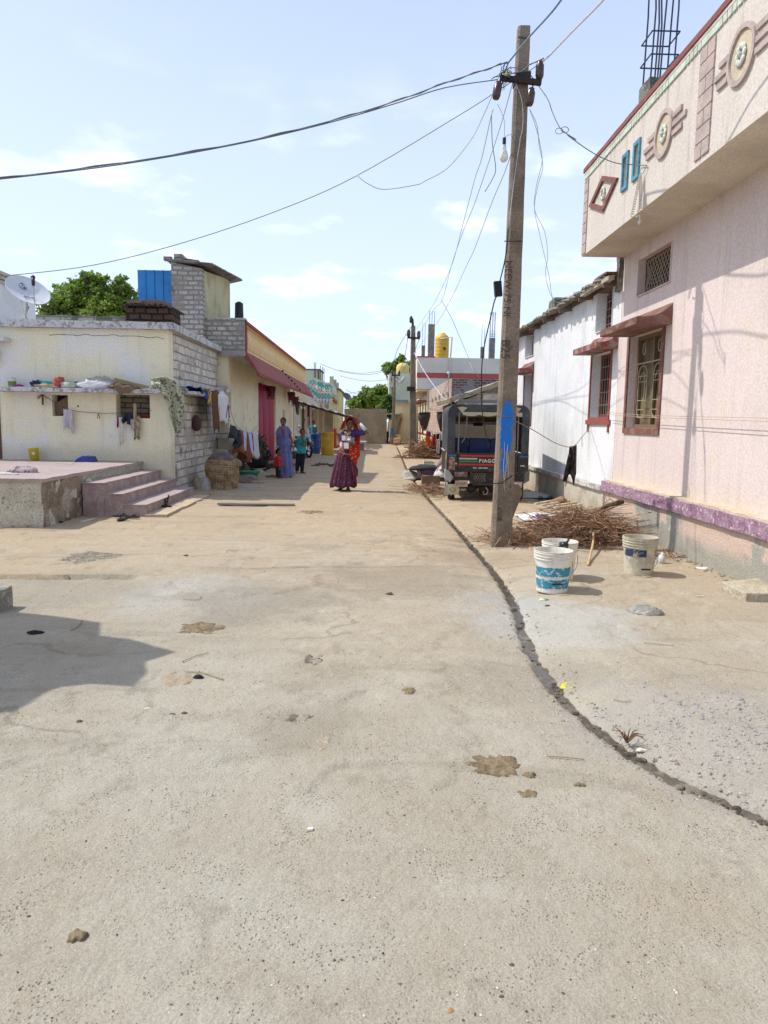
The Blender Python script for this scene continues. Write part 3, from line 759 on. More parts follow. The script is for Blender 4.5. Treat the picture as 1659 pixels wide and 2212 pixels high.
bk = thing('brick_house', 'unplastered reddish brick house with darker front wall beyond the hut', 'house', (4, 35, 0))
bricky = mat('old_red_brick_front', (.20, .10, .085), rough=.95, brick=('X', .26, .10, .018, (.13, .075, .07), (.34, .31, .30)), col2=(.30, .28, .28), s2=1.6, lo=.52, hi=.62, bump=.8, bd=.02)  # front bricks darker and greyer than the side wall
brickx = mat('old_red_brick_side', (.33, .20, .15), rough=.95, brick=('Y', .26, .10, .02, (.42, .28, .21), (.44, .38, .32)), col2=(.46, .41, .34), s2=1.8, lo=.5, hi=.6, bump=.8, bd=.02)
a = PY(976, 817, 30.); b = PX(924, 846, a.x)
part('front_wall', MB().box(a.x+.01, a.x+5, 30, 30.25, -.1, a.z), bricky, bk)
part('side_wall', MB().box(a.x, a.x+.22, 30.02, b.y, -.1, a.z-.002), brickx, bk)
part('roof', MB().box(a.x+.1, a.x+5, 30.1, b.y, a.z-.2, a.z-.1), conc, bk)
q = MB()
for k in range(5): q.box(a.x-.1, a.x+.02, 31+k*2.0, 31.5+k*2.0, a.z-.62-.0*k, a.z-.52)
part('stone_shelf', q, plain((.5, .48, .43), .9), bk)

wr = thing('white_house_with_red_band', 'large off-white house with a red band and yellow roof tank up the right side', 'house', (4, 44, 0))
crw = mat('offwhite_plaster', (.62, .60, .55), rough=.9, col2=(.56, .54, .49), s2=.6, bump=.2, bs=15)
cry = mat('cream_side_plaster', (.72, .62, .44), rough=.9, col2=(.65, .55, .38), s2=.6, bump=.2, bs=15)
redb = mat('red_band_paint', (.42, .09, .085), col2=(.35, .09, .08), s2=3, bump=.2)
Yf = 42.
xl = PY(922, 900, Yf).x; xo = PY(901.5, 780, Yf).x
zt = PY(960, 773, Yf).z; zb0, zb1 = PY(960, 817, Yf).z, PY(960, 806, Yf).z; zs = PY(905, 840, Yf).z
part('front_wall', MB().box(xl, xl+7, Yf, Yf+.25, -.1, zs), crw, wr)
part('side_wall', MB().wallx(xl-.002, xl+.25, Yf+.02, Yf+9, -.1, zs, [(Yf+.6, Yf+1.6, .95, 2.6), (Yf+3., Yf+4., .95, 2.6), (Yf+5.4, Yf+6.4, .95, 2.6), (Yf+.6, Yf+1.6, 3.0, 3.6), (Yf+3., Yf+4., 3., 3.6), (Yf+5.4, Yf+6.4, 3., 3.6)]), cry, wr)
m_ = MB()
for k in range(3):
    [part('window', MB().box(xl+.15, xl+.2, Yf+.6+2.4*k, Yf+1.6+2.4*k, *z_), plain((.20, .09, .05), .8), wr) for z_ in ((.95, 2.6), (3., 3.6))]
m_ = MB()
for k in range(3): part('sunshade', MB().box(xl-.5, xl, Yf+.4+2.4*k, Yf+1.9+2.4*k, 2.66, 2.76), maroon, wr)
part('skirting_band', MB().box(xl-.03, xl, Yf-.02, Yf+9, .72, .82), maroon, wr)
part('parapet', MB().box(xo, xl+7.2, Yf-.1, Yf+.1, zs, zt), crw, wr)
part('parapet_side', MB().box(xo-.002, xo+.2, Yf+.1, Yf+8, zs, zt-.002), cry, wr)
part('overhang_slab', MB().box(xo+.05, xl+.1, Yf+.1, Yf+8, zs-.12, zs-.002), cry, wr)
for y in (2.6, 5.2): part('overhang_beam', MB().box(xo+.1, xl-.01, Yf+y, Yf+y+.25, zs-.4, zs-.12), cry, wr)
part('red_band', MB().box(xo-.02, xl+7.2, Yf-.125, Yf-.1, zb0, zb1), redb, wr)
part('coping', MB().box(xo-.03, PY(940, 770, Yf).x, Yf-.13, Yf+8, zt, zt+.07), redb, wr)
grey = mat('grey_column', (.17, .165, .155), rough=.95, col2=(.24, .235, .22), s2=4, bump=.6, bs=20)
for (x0, x1, yt, rtop, rn, Y_) in ((926, 939.5, 700, 671, 3, 44.), (911, 918.5, 746, 697, 2, 49), (1039, 1047, 749, 700, 2, 48), (1058, 1070, 730, 673, 6, 45)):
    p0, p1 = PY(x0, yt, Y_), PY(x1, yt, Y_); dx_ = p1.x-p0.x
    c_ = part('roof_column', MB().box(p0.x, p1.x, Y_, Y_+dx_, zs, p0.z), grey, wr)
    rr_ = MB(); ztp = PY(x0, rtop, Y_).z
    for k in range(rn):
        x = lerp(p0.x+.04, p1.x-.03, (k % 3)/2 if rn > 2 else k); y = Y_+.05+(k//3)*dx_*.8
        rr_.tube([(x, y, p0.z-.05), (x+.01, y, ztp)], .014, 5)
    if rn == 6:
        for zz in (.1, .22): rr_.box(p0.x, p1.x, Y_+.03, Y_+.06, p0.z+zz, p0.z+zz+.02)
    part('rebar', rr_, rebar, c_)
p = PY(955, 772, 46.); r_ = (PY(970, 740, 46.).x-PY(940, 740, 46.).x)/2
cx = PY(955, 740, 46).x; z1 = PY(955, 732, 46.).z
tk = thing('water_tank', 'yellow ribbed plastic water tank on the white house roof', 'water tank', (cx, 46, zs+.1))
zz = np.linspace(p.z-.5, z1, 26); prof = [(r_*(1+.025*math.sin(i*1.9)), z) for i, z in enumerate(zz)]
prof += [(r_*.96, z1+.10), (r_*.7, z1+.22), (r_*.45, z1+.28), (r_*.42, z1+.34), (0.01, z1+.36)]
ty = mat('yellow_plastic', (.62, .40, .03), rough=.45, col2=(.55, .33, .03), s2=2, bump=.15, bs=8, spec=.4, famt=.06)
part('shell', MB().lathe([(0.01, p.z-.5)]+prof, (cx, 46, 0), 28), ty, tk, smooth=True)
tt_ = MB()
for k in range(9):
    a_ = 2*math.pi*k/9; tt_.bar((cx+r_*1.01*math.cos(a_), 46+r_*1.01*math.sin(a_), z1-.1), (cx+r_*.6*math.cos(a_+.3), 46+r_*.6*math.sin(a_+.3), z1+.25), .05, .03)
part('rib', tt_, ty, tk)
part('marking', MB().box(cx+.05, cx+.2, 46-r_-.03, 46-r_-.005, z1-.72, z1-.55), plain((.05, .04, .04), .6), tk)
pv = plain((.62, .62, .60), .5)
m_ = MB(); a1, a2, a3, a4 = PY(969, 818, 41.8), PY(977, 728, 41.85), PY(953, 732, 41.9), PY(952, 745, 45)
m_.tube([a1, a2, a3, a4], .045, 8); m_.ell(PY(968.5, 806, 41.8), .09); solo('water_pipe', m_, pv, 'white plastic pipe running up the red-banded wall to the tank', 'pipe', smooth=True)
# ================================================================ far pale house beyond it
gw = mat('pale_green_plaster', (.52, .56, .45), rough=.9, col2=(.46, .50, .40), s2=.8, bump=.2)
fh = thing('balcony_house', 'far two-storey pale green house with open balconies beyond the third pole', 'house', (2, 56, 0))
Yh = 56.
def F(x, y): p = PY(x, y, Yh); return p.x, p.z
xa, za = F(841, 806); xb, _ = F(884, 806); 
part('upper_wall', MB().wally(Yh, Yh+.3, xa, xb+4, F(841, 900)[1], za, [(F(852, 0)[0], F(870, 0)[0], F(0+852, 893)[1], F(852, 862)[1]), (F(852, 0)[0], F(870, 0)[0], F(852, 857)[1], F(852, 836)[1])]), gw, fh)
part('lower_wall', MB().box(xa+.1, xb+4, Yh-.2, Yh+.3, -.1, F(841, 900)[1]), mat('pale_yellow_green', (.58, .56, .38), bump=.2), fh)
part('side_wall', MB().box(xa+.01, xa+.2, Yh+.3, Yh+8, F(841, 900)[1], za-.002), gw, fh)
part('inner_wall', MB().box(xa+.2, xb+3, Yh+1.8, Yh+2, 1, za-.2), mat('beige_inner', (.45, .38, .28), bump=.2), fh)
m_ = MB(); zr = F(852, 893)[1]; x0_, x1_ = F(852, 0)[0], F(870, 0)[0]
for k in range(4): m_.box(x0_, x1_, Yh-.04, Yh-.01, zr+.1+k*.22, zr+.14+k*.22)
for k in range(5): x = lerp(x0_, x1_, k/4); m_.box(x-.02, x+.02, Yh-.045, Yh-.012, zr, zr+.85)
part('railing', m_, plain((.5, .52, .5), .5), fh)
m_ = MB()
for k in range(3): m_.box(F(859+k*6, 0)[0], F(861+k*6, 0)[0], Yh-.02, Yh+.02, F(0+850, 824)[1], F(850, 814)[1])
part('parapet_slot', m_, plain((.10, .09, .05), .9), fh)
m_ = MB()
for (pa_, pb_, pc_) in (((853, 815), (862, 826), (870, 818)), ((860, 813), (868, 822), (873, 814))):
    m_.tube([PY(*pa_, Yh-.1), PY(*pb_, Yh-.1), PY(*pc_, Yh-.1)], .07, 6)
part('hanging_pipe', m_, pv, fh)
# small yellow tank behind
cx, _ = F(877, 0); z0, z1 = F(877, 812)[1], F(877, 780)[1]
solo('rooftop_tank', MB().lathe([(.01, z0), (.5, z0), (.53, z0+.3), (.5, z0+.6), (.52, z0+.8), (.4, z1-.1), (.2, z1), (.01, z1)], (cx+.35, 58, 0), 20), mat('faded_yellow', (.62, .50, .18), bump=.1), 'faded yellow tank partly hidden behind the second electricity pole', 'water tank', smooth=True)
# low annexes between that house and the cream side wall
an = thing('annex_shed', 'narrow cream annex with a tin canopy left of the cream side wall', 'shed', (2.2, 50, 0))
xa, xb = PY(868, 0, 50).x, PY(892, 0, 50).x
part('wall', MB().box(xa, xb+1, 50, 52, -.1, PY(880, 868, 50).z), cry, an)
part('roof', MB().box(xa-.1, xb+.2, 49.6, 52, PY(880, 868, 50).z, PY(880, 864, 50).z), plain((.15, .3, .42), .6), an)
cn = MB(); z_ = PY(870, 893, 50).z
cn.slab(xa-.6, xb-.2, 49.2, 50, z_-.1, z_, seg=.2, amp=.04); part('canopy', cn, plain((.5, .48, .45), .8), an)
part('post', MB().bar((xa-.3, 49.3, 0), (xa-.1, 49.8, z_-.2), .1).bar((xa+.1, 49.4, .1), (xa+.5, 49.9, z_-.3), .1), plain((.35, .25, .16), .9), an)
part('notice', MB().box(PY(874, 0, 49.9).x, PY(880, 0, 49.9).x, 49.9, 49.96, PY(877, 937, 49.9).z, PY(877, 898, 49.9).z), plain((.5, .42, .38), .8), an)
# ================================================================ left side: cream house with platform
CY, CX = 14.0, -3.87
creamw = mat('cream_lime_wall', (.78, .74, .54), rough=.92, col2=(.75, .745, .70), s2=.6, lo=.48, hi=.60, col3=(.70, .67, .55), s3=2.5, streak=.18, bump=.45, bs=26, bd=.01, base_z=(.7, 1.1, (.55, .50, .37), .6))
oldslab = mat('mottled_slab', (.52, .53, .53), rough=.95, col2=(.27, .26, .24), s2=7, lo=.47, hi=.60, col3=(.60, .60, .60), s3=22, lo3=.5, hi3=.6, bump=.8, bs=35, bd=.015)
lbk = mat('whitewashed_block', (.70, .68, .62), rough=.93, brick=('Y', .46, .165, .016, (.60, .55, .48), (.33, .29, .24)), col2=(.46, .42, .36), s2=2.4, lo=.46, hi=.62, col3=(.20, .18, .16), s3=4, lo3=.56, hi3=.70, bump=.9, bd=.03, famt=.18)
ch = thing('cream_house', 'cream lime-washed house with a shelf ledge and raised platform at the left', 'house', (-6, 15, 0))
wA = (PY(209.5, 857, CY).x, PY(275, 857, CY).x, 1.53, 1.90); wA = (-6.10, -5.80, 1.50, 1.90); wB = (-4.89, -4.25, 1.48, 1.93)
part('front_wall', MB().wally(CY, CY+.3, -12, CX, 0, 3.14, [wA, wB, (-8.2, -7.09, .70, 2.75)]), creamw, ch)
part('side_wall', MB().wallx(CX-.3, CX+.004, CY+.302, 18.3, 0, 3.14, [(15.6, 15.78, 1.75, 2.0)]), lbk, ch)
part('niche_brick', MB().box(wB[0]+.002, wB[1]-.002, CY+.24, CY+.29, wB[2]+.002, wB[3]-.002), mat('niche_block', (.22, .19, .15), rough=.95, brick=('X', .30, .10, .015, (.16, .14, .11), (.06, .05, .04)), bump=.8), ch)
part('niche_back', MB().box(wA[0]+.002, wA[1]-.002, CY+.24, CY+.29, wA[2]+.002, wA[3]-.002), darkgap, ch)
sl = MB().slab(-12, CX+.12, CY-.14, 18.4, 3.14, 3.27, seg=.12, amp=.014, fr=4); part('roof_slab', sl, oldslab, ch)
# crack under the eave
ck = MB(); pts = [PY(190, 693, CY-.004)+Vector((0, 0, .0))]
xs = np.linspace(-6.1, -3.95, 40); pts = [(x, CY-.002, 3.02+noise.noise(Vector((x*6, 0, 0)))*.035-.12*max(0, (x+4.5))*.6) for x in xs]
ck.tube(pts, [.004+.006*abs(noise.noise(Vector((x*9, 2, 0)))) for x in xs], 5); part('crack', ck, plain((.10, .085, .07), .95), ch)
part('shelf', MB().slab(-7.02, CX+.02, CY-.38, CY+.02, 1.945, 2.02, seg=.1, amp=.010), oldslab, ch)
part('side_shelf', MB().slab(CX-.02, CX+.36, CY+.5, 17.6, 1.97, 2.03, seg=.1, amp=.012), oldslab, ch)
# projecting toothed bricks at the far corner
for z in (.62, 1.02, 1.42, 1.75, 2.15): part('corner_brick', MB().slab(CX-.1, CX+.30, 18.05, 18.32, z, z+.13, seg=.06, amp=.015), lbk, ch)
dk = MB().box(-8.2, -7.09, CY+.12, CY+.16, .66, 2.75).box(-7.163, -7.093, CY-.02, CY+.1, .67, 2.745); part('door', dk, plain((.14, .06, .035), .7), ch)
part('lintel_shade', MB().slab(-8.4, -6.82, CY-.28, CY, 2.86, 2.94, amp=.01), plain((.6, .6, .6), .9), ch)
part('plank', MB().box(-7.9, -7.06, CY-.12, CY-.02, 2.55, 2.72), plain((.13, .08, .055), .9), ch)
# platform and steps
plat_m = mat('mauve_screed', (.40, .325, .305), rough=.9, col2=(.36, .29, .265), s2=2.2, lo=.4, hi=.65, col3=(.36, .29, .24), s3=6, lo3=.58, hi3=.7, bump=.4, bs=30, bd=.01, famt=.15)
stepf = mat('mauve_riser', (.34, .245, .235), rough=.9, col2=(.42, .33, .30), s2=5, lo=.45, hi=.6, col3=(.26, .20, .16), s3=4, lo3=.55, hi3=.7, bump=.6, bs=30, bd=.012)
platf = mat('peeling_platform_side', (.58, .56, .47), rough=.95, col2=(.50, .48, .39), s2=3, lo=.48, hi=.6, col3=(.30, .26, .19), s3=22, lo3=.58, hi3=.64, bump=1, bs=38, bd=.02, famt=.2)
mudf = mat('crumbling_mud_side', (.33, .265, .20), rough=.95, col2=(.22, .175, .13), s2=3.5, lo=.45, hi=.55, col3=(.42, .36, .30), s3=3, lo3=.56, hi3=.64, bump=1, bs=22, bd=.03, famt=.2)
pt = thing('platform', 'raised mauve screeded platform with peeling cream side in front of the cream house', 'platform', (-6, 12, 0))
XPe = -4.42
def corner(base, z0, z1, x1, y0, y1, name, m_, par, x0=-12, amp=.014, seg=.1): return part(name, MB().slab(x0, x1, y0, y1, z0, z1, seg=seg, amp=amp), m_, par)
corner(0, -.1, .615, XPe-.012, 9.72, CY-.01, 'masonry', platf, pt, seg=.09, amp=.02)
part('side_patch', MB().slab(XPe-.2, XPe, 9.76, 11.1, -.1, .61, seg=.06, amp=.03, fr=7), mudf, pt)
part('top_screed', MB().slab(-12, XPe+.02, 9.69, CY-.005, .61, .66, seg=.12, amp=.010), plat_m, pt)
stp = thing('steps', 'four mauve plastered steps climbing from the street to the platform', 'steps', (-3.9, 12.4, 0))
for i, (xa, xb, z) in enumerate(((XPe+.03, -4.07, .505), (-4.072, -3.79, .34), (-3.792, -3.45, .175))):
    y0_ = 11.0+.02*i; y1_ = 13.97-.03*i+.1
    part('step', MB().slab(XPe+.03 if i == 0 else xa-.05, xb, y0_, y1_, -.1, z-.014, seg=.09, amp=.007), stepf, stp)
    part('tread', MB().slab(XPe+.03 if i == 0 else xa-.0, xb+.012, y0_-.012, y1_, z-.014, z, seg=.12, amp=.006), plat_m, stp)
part('landing_strip', MB().slab(-3.44, -3.12, 10.98, 13.9, -.08, .035, seg=.12, amp=.015), mat('sand_step', (.50, .40, .27), col2=(.42, .34, .24), s2=4, bump=.5), stp)

# things on the roof of the cream house
dish = thing('satellite_dish', 'white satellite dish on tube legs standing on the cream house roof', 'satellite dish', (-7.2, 14.9, 3.27))
dc = PY(60, 628, 14.9); ax = Vector((.57, -.47, .66)).normalized()
wh_p = mat('dish_white', (.62, .64, .66), rough=.45, col2=(.55, .57, .59), s2=3, bump=.05, famt=.04)
prof = [(.001, 0)]+[(.42*k/10, .075*(k/10)**2) for k in range(1, 11)]+[(.43, .08), (.425, .062)]+[(.42*k/10, .075*(k/10)**2-.012) for k in range(9, 0, -1)]
reflector = part('reflector', MB().lathe(prof, dc-ax*.05, 40, sx=1., sy=.93, ax=ax), wh_p, dish, smooth=True)
q = ax.to_track_quat('Z', 'Y'); ex = q @ Vector((1, 0, 0)); ey = q @ Vector((0, 1, 0))
# make in-plane axes: right and up
up_ = (Vector((0, 0, 1))-ax*ax.z).normalized(); rt_ = up_.cross(ax)
if rt_.x < 0: rt_ = -rt_
lb = dc-ax*.02+up_*.15-rt_*.03
m_ = MB(); m_.add([lb+rt_*.075*math.cos(t)+up_*.085*math.sin(t) for t in np.linspace(0, 2*math.pi, 25)[:-1]], [tuple(range(24))])
part('badge', m_, plain((.40, .42, .46), .6), reflector)
m_ = MB(); m_.add([lb+ax*.003+rt_*(-.03)+up_*.083, lb+ax*.003+rt_*.02+up_*.083, lb+ax*.003+rt_*.035-up_*.083, lb+ax*.003-rt_*.01-up_*.083], [(0, 1, 2, 3)])
part('badge_stripe', m_, plain((.06, .07, .16), .5), reflector)
part('lettering', text_mb('d2h', .095, lb+ax*.008-rt_*.075-up_*.03, rt_, up_, .003), plain((.75, .76, .8), .5), reflector)
part('lettering', text_mb('tv:~c', .10, dc-ax*.008-up_*.21-rt_*.13, rt_, up_, .003, bold=.004), plain((.10, .12, .22), .5), reflector)
stl = plain((.42, .42, .40), .5)
b0 = dc-ax*.05-up_*.36+rt_*.03; hd = PY(72, 615, 14.9-.42)+Vector((0, 0, .04))
part('feed_arm', MB().tube([b0, hd], .012, 8), stl, dish)
part('feed_horn', MB().tube([hd-Vector((0, 0, .06)), hd, hd+Vector((0, 0, .09))], [.028, .035, .03], 10).ell(hd+Vector((-.01, .02, .1)), .045, 10), plain((.02, .02, .025), .4), dish, smooth=True)
part('mast', MB().tube([dc-ax*.07, dc-ax*.09-Vector((0, 0, .30)), (dc.x-.04, 14.98, 3.68), (dc.x-.12, 14.96, 3.45), (dc.x-.25, 14.9, 3.27)], .024, 8), stl, dish, smooth=True)
for d in ((.10, 0), (.0, -.12), (-.1, .2)): part('leg', MB().tube([(dc.x-.1, 14.96, 3.5), (dc.x-.08+d[0], 14.96+d[1], 3.26)], .012, 6), stl, dish)
part('cable', MB().tube([hd-Vector((0, 0, .02)), (hd.x-.1, 14.6, dc.z-.05), (dc.x-.05, 14.72, dc.z-.3), (dc.x-.12, 14.85, 3.9), (dc.x-.1, 14.9, 3.55)], .006, 5), plain((.45, .46, .46), .5), dish)

ov = thing('roof_stove', 'sooty black brick stack with a corrugated lid on the cream house roof', 'brick stack', (-4.9, 15.4, 3.27))
sooty = mat('sooty_brick', (.07, .042, .03), rough=.95, brick=('X', .24, .13, .02, (.10, .06, .04), (.02, .016, .013)), bump=1, bd=.03, famt=.3)
p0, p1 = PY(272, 690, 15.3), PY(371, 690, 15.3)
part('brickwork', MB().slab(p0.x, p1.x, 15.3, 16., 3.2, PY(300, 664, 15.3).z, seg=.09, amp=.015), sooty, ov)
m_ = MB(); zl = PY(300, 661, 15.3).z
def ff(u, v): x = lerp(p0.x-.06, p1.x+.08, u); y = lerp(15.1, 16.1, v); return Vector((x, y, zl+.018*math.sin(x*55)-.14*max(0, u-.8)*2+.02*hn1(x*4)))
m_.sheet(ff, 90, 6); part('lid', m_, plain((.05, .04, .035), .8), ov, solid=.012)
st_ = MB(); st_.slab(p0.x+.05, p0.x+.36, 15.2, 15.5, zl+.03, zl+.10, seg=.06, amp=.02); st_.slab(p0.x+.33, p0.x+.66, 15.25, 15.55, zl+.03, zl+.12, seg=.06, amp=.025); st_.slab(p1.x-.3, p1.x-.06, 15.2, 15.5, zl-.0, zl+.09, seg=.06, amp=.02)
part('stone', st_, plain((.20, .12, .085), .95), ov)
wallgrey = mat('grey_block_parapet', (.38, .36, .32), rough=.95, brick=('X', .38, .19, .02, (.30, .28, .26), (.20, .18, .16)), col2=(.14, .125, .11), s2=3, lo=.5, hi=.6, bump=.8, bd=.02)
a, b = PY(77, 677, 17.2), PY(272, 683, 17.2)
solo('roof_parapet', MB().slab(a.x, b.x+.4, 17.2, 17.4, 3.2, a.z-.03, seg=.15, amp=.012), wallgrey, 'low mottled grey block parapet behind the satellite dish', 'parapet')
bs_ = mat('blue_profile_sheet', (.03, .22, .52), rough=.45, col2=(.03, .18, .44), s2=2, bump=.05, famt=.05)
blu = thing('blue_sheet_screen', 'bright blue ribbed metal sheeting standing left of the grey brick tower', 'metal sheeting', (-5.6, 18.5, 3.2))
a, b = PY(297, 583, 18.5), PY(372, 586, 18.5)
def bsheet(z0, z1, Y):
    m_ = MB(); 
    xs = []; n = 60
    prof = []
    for k in range(n+1):
        x = lerp(a.x, b.x, k/n); ph_ = ((x-a.x)/.21) % 1; prof.append((x, Y-(.035 if ph_ > .85 else 0)-.004*(ph_ > .4 and ph_ < .45)))
    m_.add([(x, y, z0) for x, y in prof]+[(x, y, z1) for x, y in prof], [(k, k+1, n+2+k, n+1+k) for k in range(n)]); return m_
part('sheet', bsheet(PY(330, 655, 18.5).z, a.z, 18.5), bs_, blu, solid=.006)
part('sheet', bsheet(3.2, PY(330, 652, 18.55).z, 18.53), bs_, blu, solid=.006)
part('frame', MB().tube([(a.x+.02, 18.56, 3.2), (a.x+.02, 18.56, a.z-.02)], .02, 6).tube([(b.x-.02, 18.56, 3.2), (b.x-.02, 18.56, a.z-.02)], .02, 6), stl, blu)

# ================================================================ long house with baluster parapet
gbx = mat('grey_lime_brick_front', (.40, .375, .335), rough=.95, brick=('X', .25, .115, .022, (.50, .47, .43), (.25, .23, .20)), col2=(.30, .275, .24), s2=2.6, lo=.44, hi=.60, col3=(.28, .16, .11), s3=2.8, lo3=.60, hi3=.68, bump=1, bd=.03, famt=.22)
lh = thing('baluster_house', 'long cream house with yellow balusters, maroon sunshade and magenta doorway on the left', 'house', (-4, 25, 0))
HX, HP, HL = -3.62, -3.19, -2.86
yellowy = mat('cream_yellow_wall', (.80, .74, .53), rough=.92, col2=(.74, .68, .48), s2=1, lo=.42, hi=.65, col3=(.60, .55, .42), s3=3, streak=.15, bump=.35, bs=22, base_z=(.1, .7, (.42, .33, .22), .75))
ye = 32.2
part('street_wall', MB().wallx(HX-.3, HX, 18.42, ye, -.1, 3.06, [(23.2, 27.3, -.2, 2.66), (29.4, 30.3, 1.2, 1.9)]), yellowy, lh)
part('niche', MB().box(HX-.28, HX-.1, 29.4, 30.3, 1.2, 1.9), yellowy, lh)
soff = mat('white_soffit', (.66, .66, .63), bump=.15)
part('soffit_slab', MB().slab(-9, HP+.0, 18.32, ye, 3.06, 3.16, seg=.3, amp=.006), soff, lh)
edge = mat('bare_grey_edge', (.32, .31, .28), col2=(.2, .19, .17), s2=5, bump=.7, bs=30)
part('slab_edge', MB().slab(-4.2, HP+.01, 18.26, 18.31, 3.04, 3.17, seg=.08, amp=.01), edge, lh)
part('gable_wall', MB().wally(18.35, 18.6, -5.3, HP-.002, 3.16, 3.93), gbx, lh)
cap = mat('cap_grey', (.45, .44, .40), col2=(.3, .29, .26), s2=6, bump=.6)
part('gable_coping', MB().slab(-3.95, HP+.02, 18.32, 18.62, 3.93, 3.97, seg=.1, amp=.006), cap, lh)
# tower on the roof
tz = PY(371, 566, 18.1).z; tx0 = PY(371, 640, 18.1).x; tx1 = PY(437, 640, 18.1).x
ty_ = PX(497, 640, tx1).y
part('tower_front', MB().prism([(tx0, 18.1, 3.2), (tx1, 18.1, 3.2), (tx1, 18.1, PY(437, 580, 18.1).z), (tx0, 18.1, tz)], (0, .25, 0)), gbx, lh)
twy = mat('mossy_yellow_plaster', (.52, .49, .30), rough=.95, col2=(.40, .36, .22), s2=2, lo=.45, hi=.65, streak=.4, bump=.5, bs=22)
ztn, ztf = PX(440, 582, tx1).z, PX(497, 605, tx1).z
part('tower_side', MB().prism([(tx1-.002, 18.1+.25, 3.97), (tx1-.002, ty_, 3.97), (tx1-.002, ty_, ztf), (tx1-.002, 18.35, ztn-.02)], (-.2, 0, 0)), twy, lh)
part('tower_back', MB().box(tx0, tx1-.21, ty_-.2, ty_, 3.2, ztf), twy, lh)
part('tower_left', MB().box(tx0, tx0+.2, 18.36, ty_-.21, 3.2, ztf), gbx, lh)
m_ = MB()
def tf(u, v):
    y = lerp(17.95, ty_+.35, v); x = lerp(tx0-.1, tx1+.30, u)
    return Vector((x, y, lerp(tz+.03, lerp(ztn, ztf, min(1, v*1.05))+.06, u)+.02*math.sin(y*40)))
m_.sheet(tf, 6, 90); part('tower_roof', m_, mat('old_tin', (.22, .20, .19), rough=.7, col2=(.12, .10, .09), s2=4, bump=.3), lh, solid=.012)
ring = MB(); cc_ = Vector(((tx0+tx1)/2-.1, 18.5, tz+.06)); nn = 28
ring.lathe([(.26+.06*math.cos(t), .06*math.sin(t)) for t in np.linspace(0, 2*math.pi, 11)], cc_, nn)
solo('discarded_tyre', ring, plain((.015, .015, .018), .7), 'black tyre lying on the tin roof of the brick tower', 'tyre', smooth=True)
solo('loose_brick', MB().slab(cc_.x+.12, cc_.x+.38, 18.15, 18.28, tz-.02, tz+.07, amp=.008, seg=.06), plain((.28, .16, .11), .95), 'reddish brick right of the tyre on the tower roof', 'brick', 'bricks on the tower roof')
solo('loose_brick', MB().slab(cc_.x-.45, cc_.x-.27, 18.1, 18.25, tz+.04, tz+.13, amp=.008, seg=.06), plain((.28, .16, .11), .95), 'reddish brick left of the tyre on the tower roof', 'brick', 'bricks on the tower roof')
p = PX(500, 660, tx1+.1)
solo('black_drum', MB().lathe([(.01, 3.97), (.12, 3.97), (.13, 4.5), (.12, 4.85), (.04, 4.9), (.01, 4.9)], (tx1+.22, ty_+.2, 0), 16), plain((.03, .03, .03), .6), 'dark upright drum beside the rooftop brick tower', 'drum', smooth=True)
# baluster parapet
py0, py1, pz0, pz1 = 18.45, 34.4, 3.16, 3.93
bal_m = mat('ochre_balusters', (.74, .53, .26), rough=.85, col2=(.76, .58, .33), s2=3, bump=.3, famt=.15)
n = 60; m_ = MB()
for k in range(n):
    y = lerp(py0+.3, py1-.25, k/(n-1))
    m_.lathe([(.045, 0), (.075, .04), (.06, .12), (.09, .22), (.065, .34), (.045, .42), (.06, .47), (.08, .50)], (HP-.03, y, pz0+.07), 8)
part('baluster', m_, bal_m, lh, smooth=True, kind='stuff')
part('baluster_backing', MB().box(HP-.16, HP-.10, py0, py1, pz0, pz1-.08), mat('ochre_backing', (.30, .18, .07), bump=.3), lh)
part('base_rail', MB().box(HP-.14, HP+.01, py0, py1, pz0, pz0+.07), bal_m, lh, bev=.008)
part('dentil_rail', MB().box(HP-.13, HP+.0, py0, py1, pz1-.17, pz1-.09), bal_m, lh)
m_ = MB(); k = 0
while py0+.1+k*.16 < py1: m_.box(HP, HP+.025, py0+.1+k*.16, py0+.18+k*.16, pz1-.16, pz1-.10); k += 1
part('dentil', m_, mat('orange_dentil', (.62, .30, .08), bump=.2), lh, kind='stuff')
mar2 = mat('maroon_coping', (.27, .055, .05), rough=.8, col2=(.21, .05, .045), s2=4, bump=.25)
part('coping', MB().box(HP-.17, HP+.04, py0-.04, py1+.04, pz1-.09, pz1+.0), mar2, lh, bev=.01)
part('end_post', MB().box(HP-.13, HP+.02, py0-.03, py0+.18, pz0, pz1-.09), mar2, lh)
part('end_post', MB().box(HP-.13, HP+.02, py1-.2, py1, pz0, pz1-.09), bal_m, lh)
# sloping maroon sunshade
mar3 = mat('maroon_sunshade', (.30, .075, .07), rough=.8, col2=(.24, .06, .055), s2=1.5, bump=.2, streak=.2)
m_ = MB(); m_.prism([(HP+.01, 18.40, 3.18), (HL, 18.40, 2.66), (HL-.005, 18.40, 2.60), (HP-.05, 18.40, 3.06)], (0, ye+2.9-18.40, 0))
part('sunshade', m_, mar3, lh)
part('sunshade_lip', MB().box(HL-.03, HL+.015, 18.38, ye+2.9, 2.57, 2.66), mar2, lh, bev=.006)
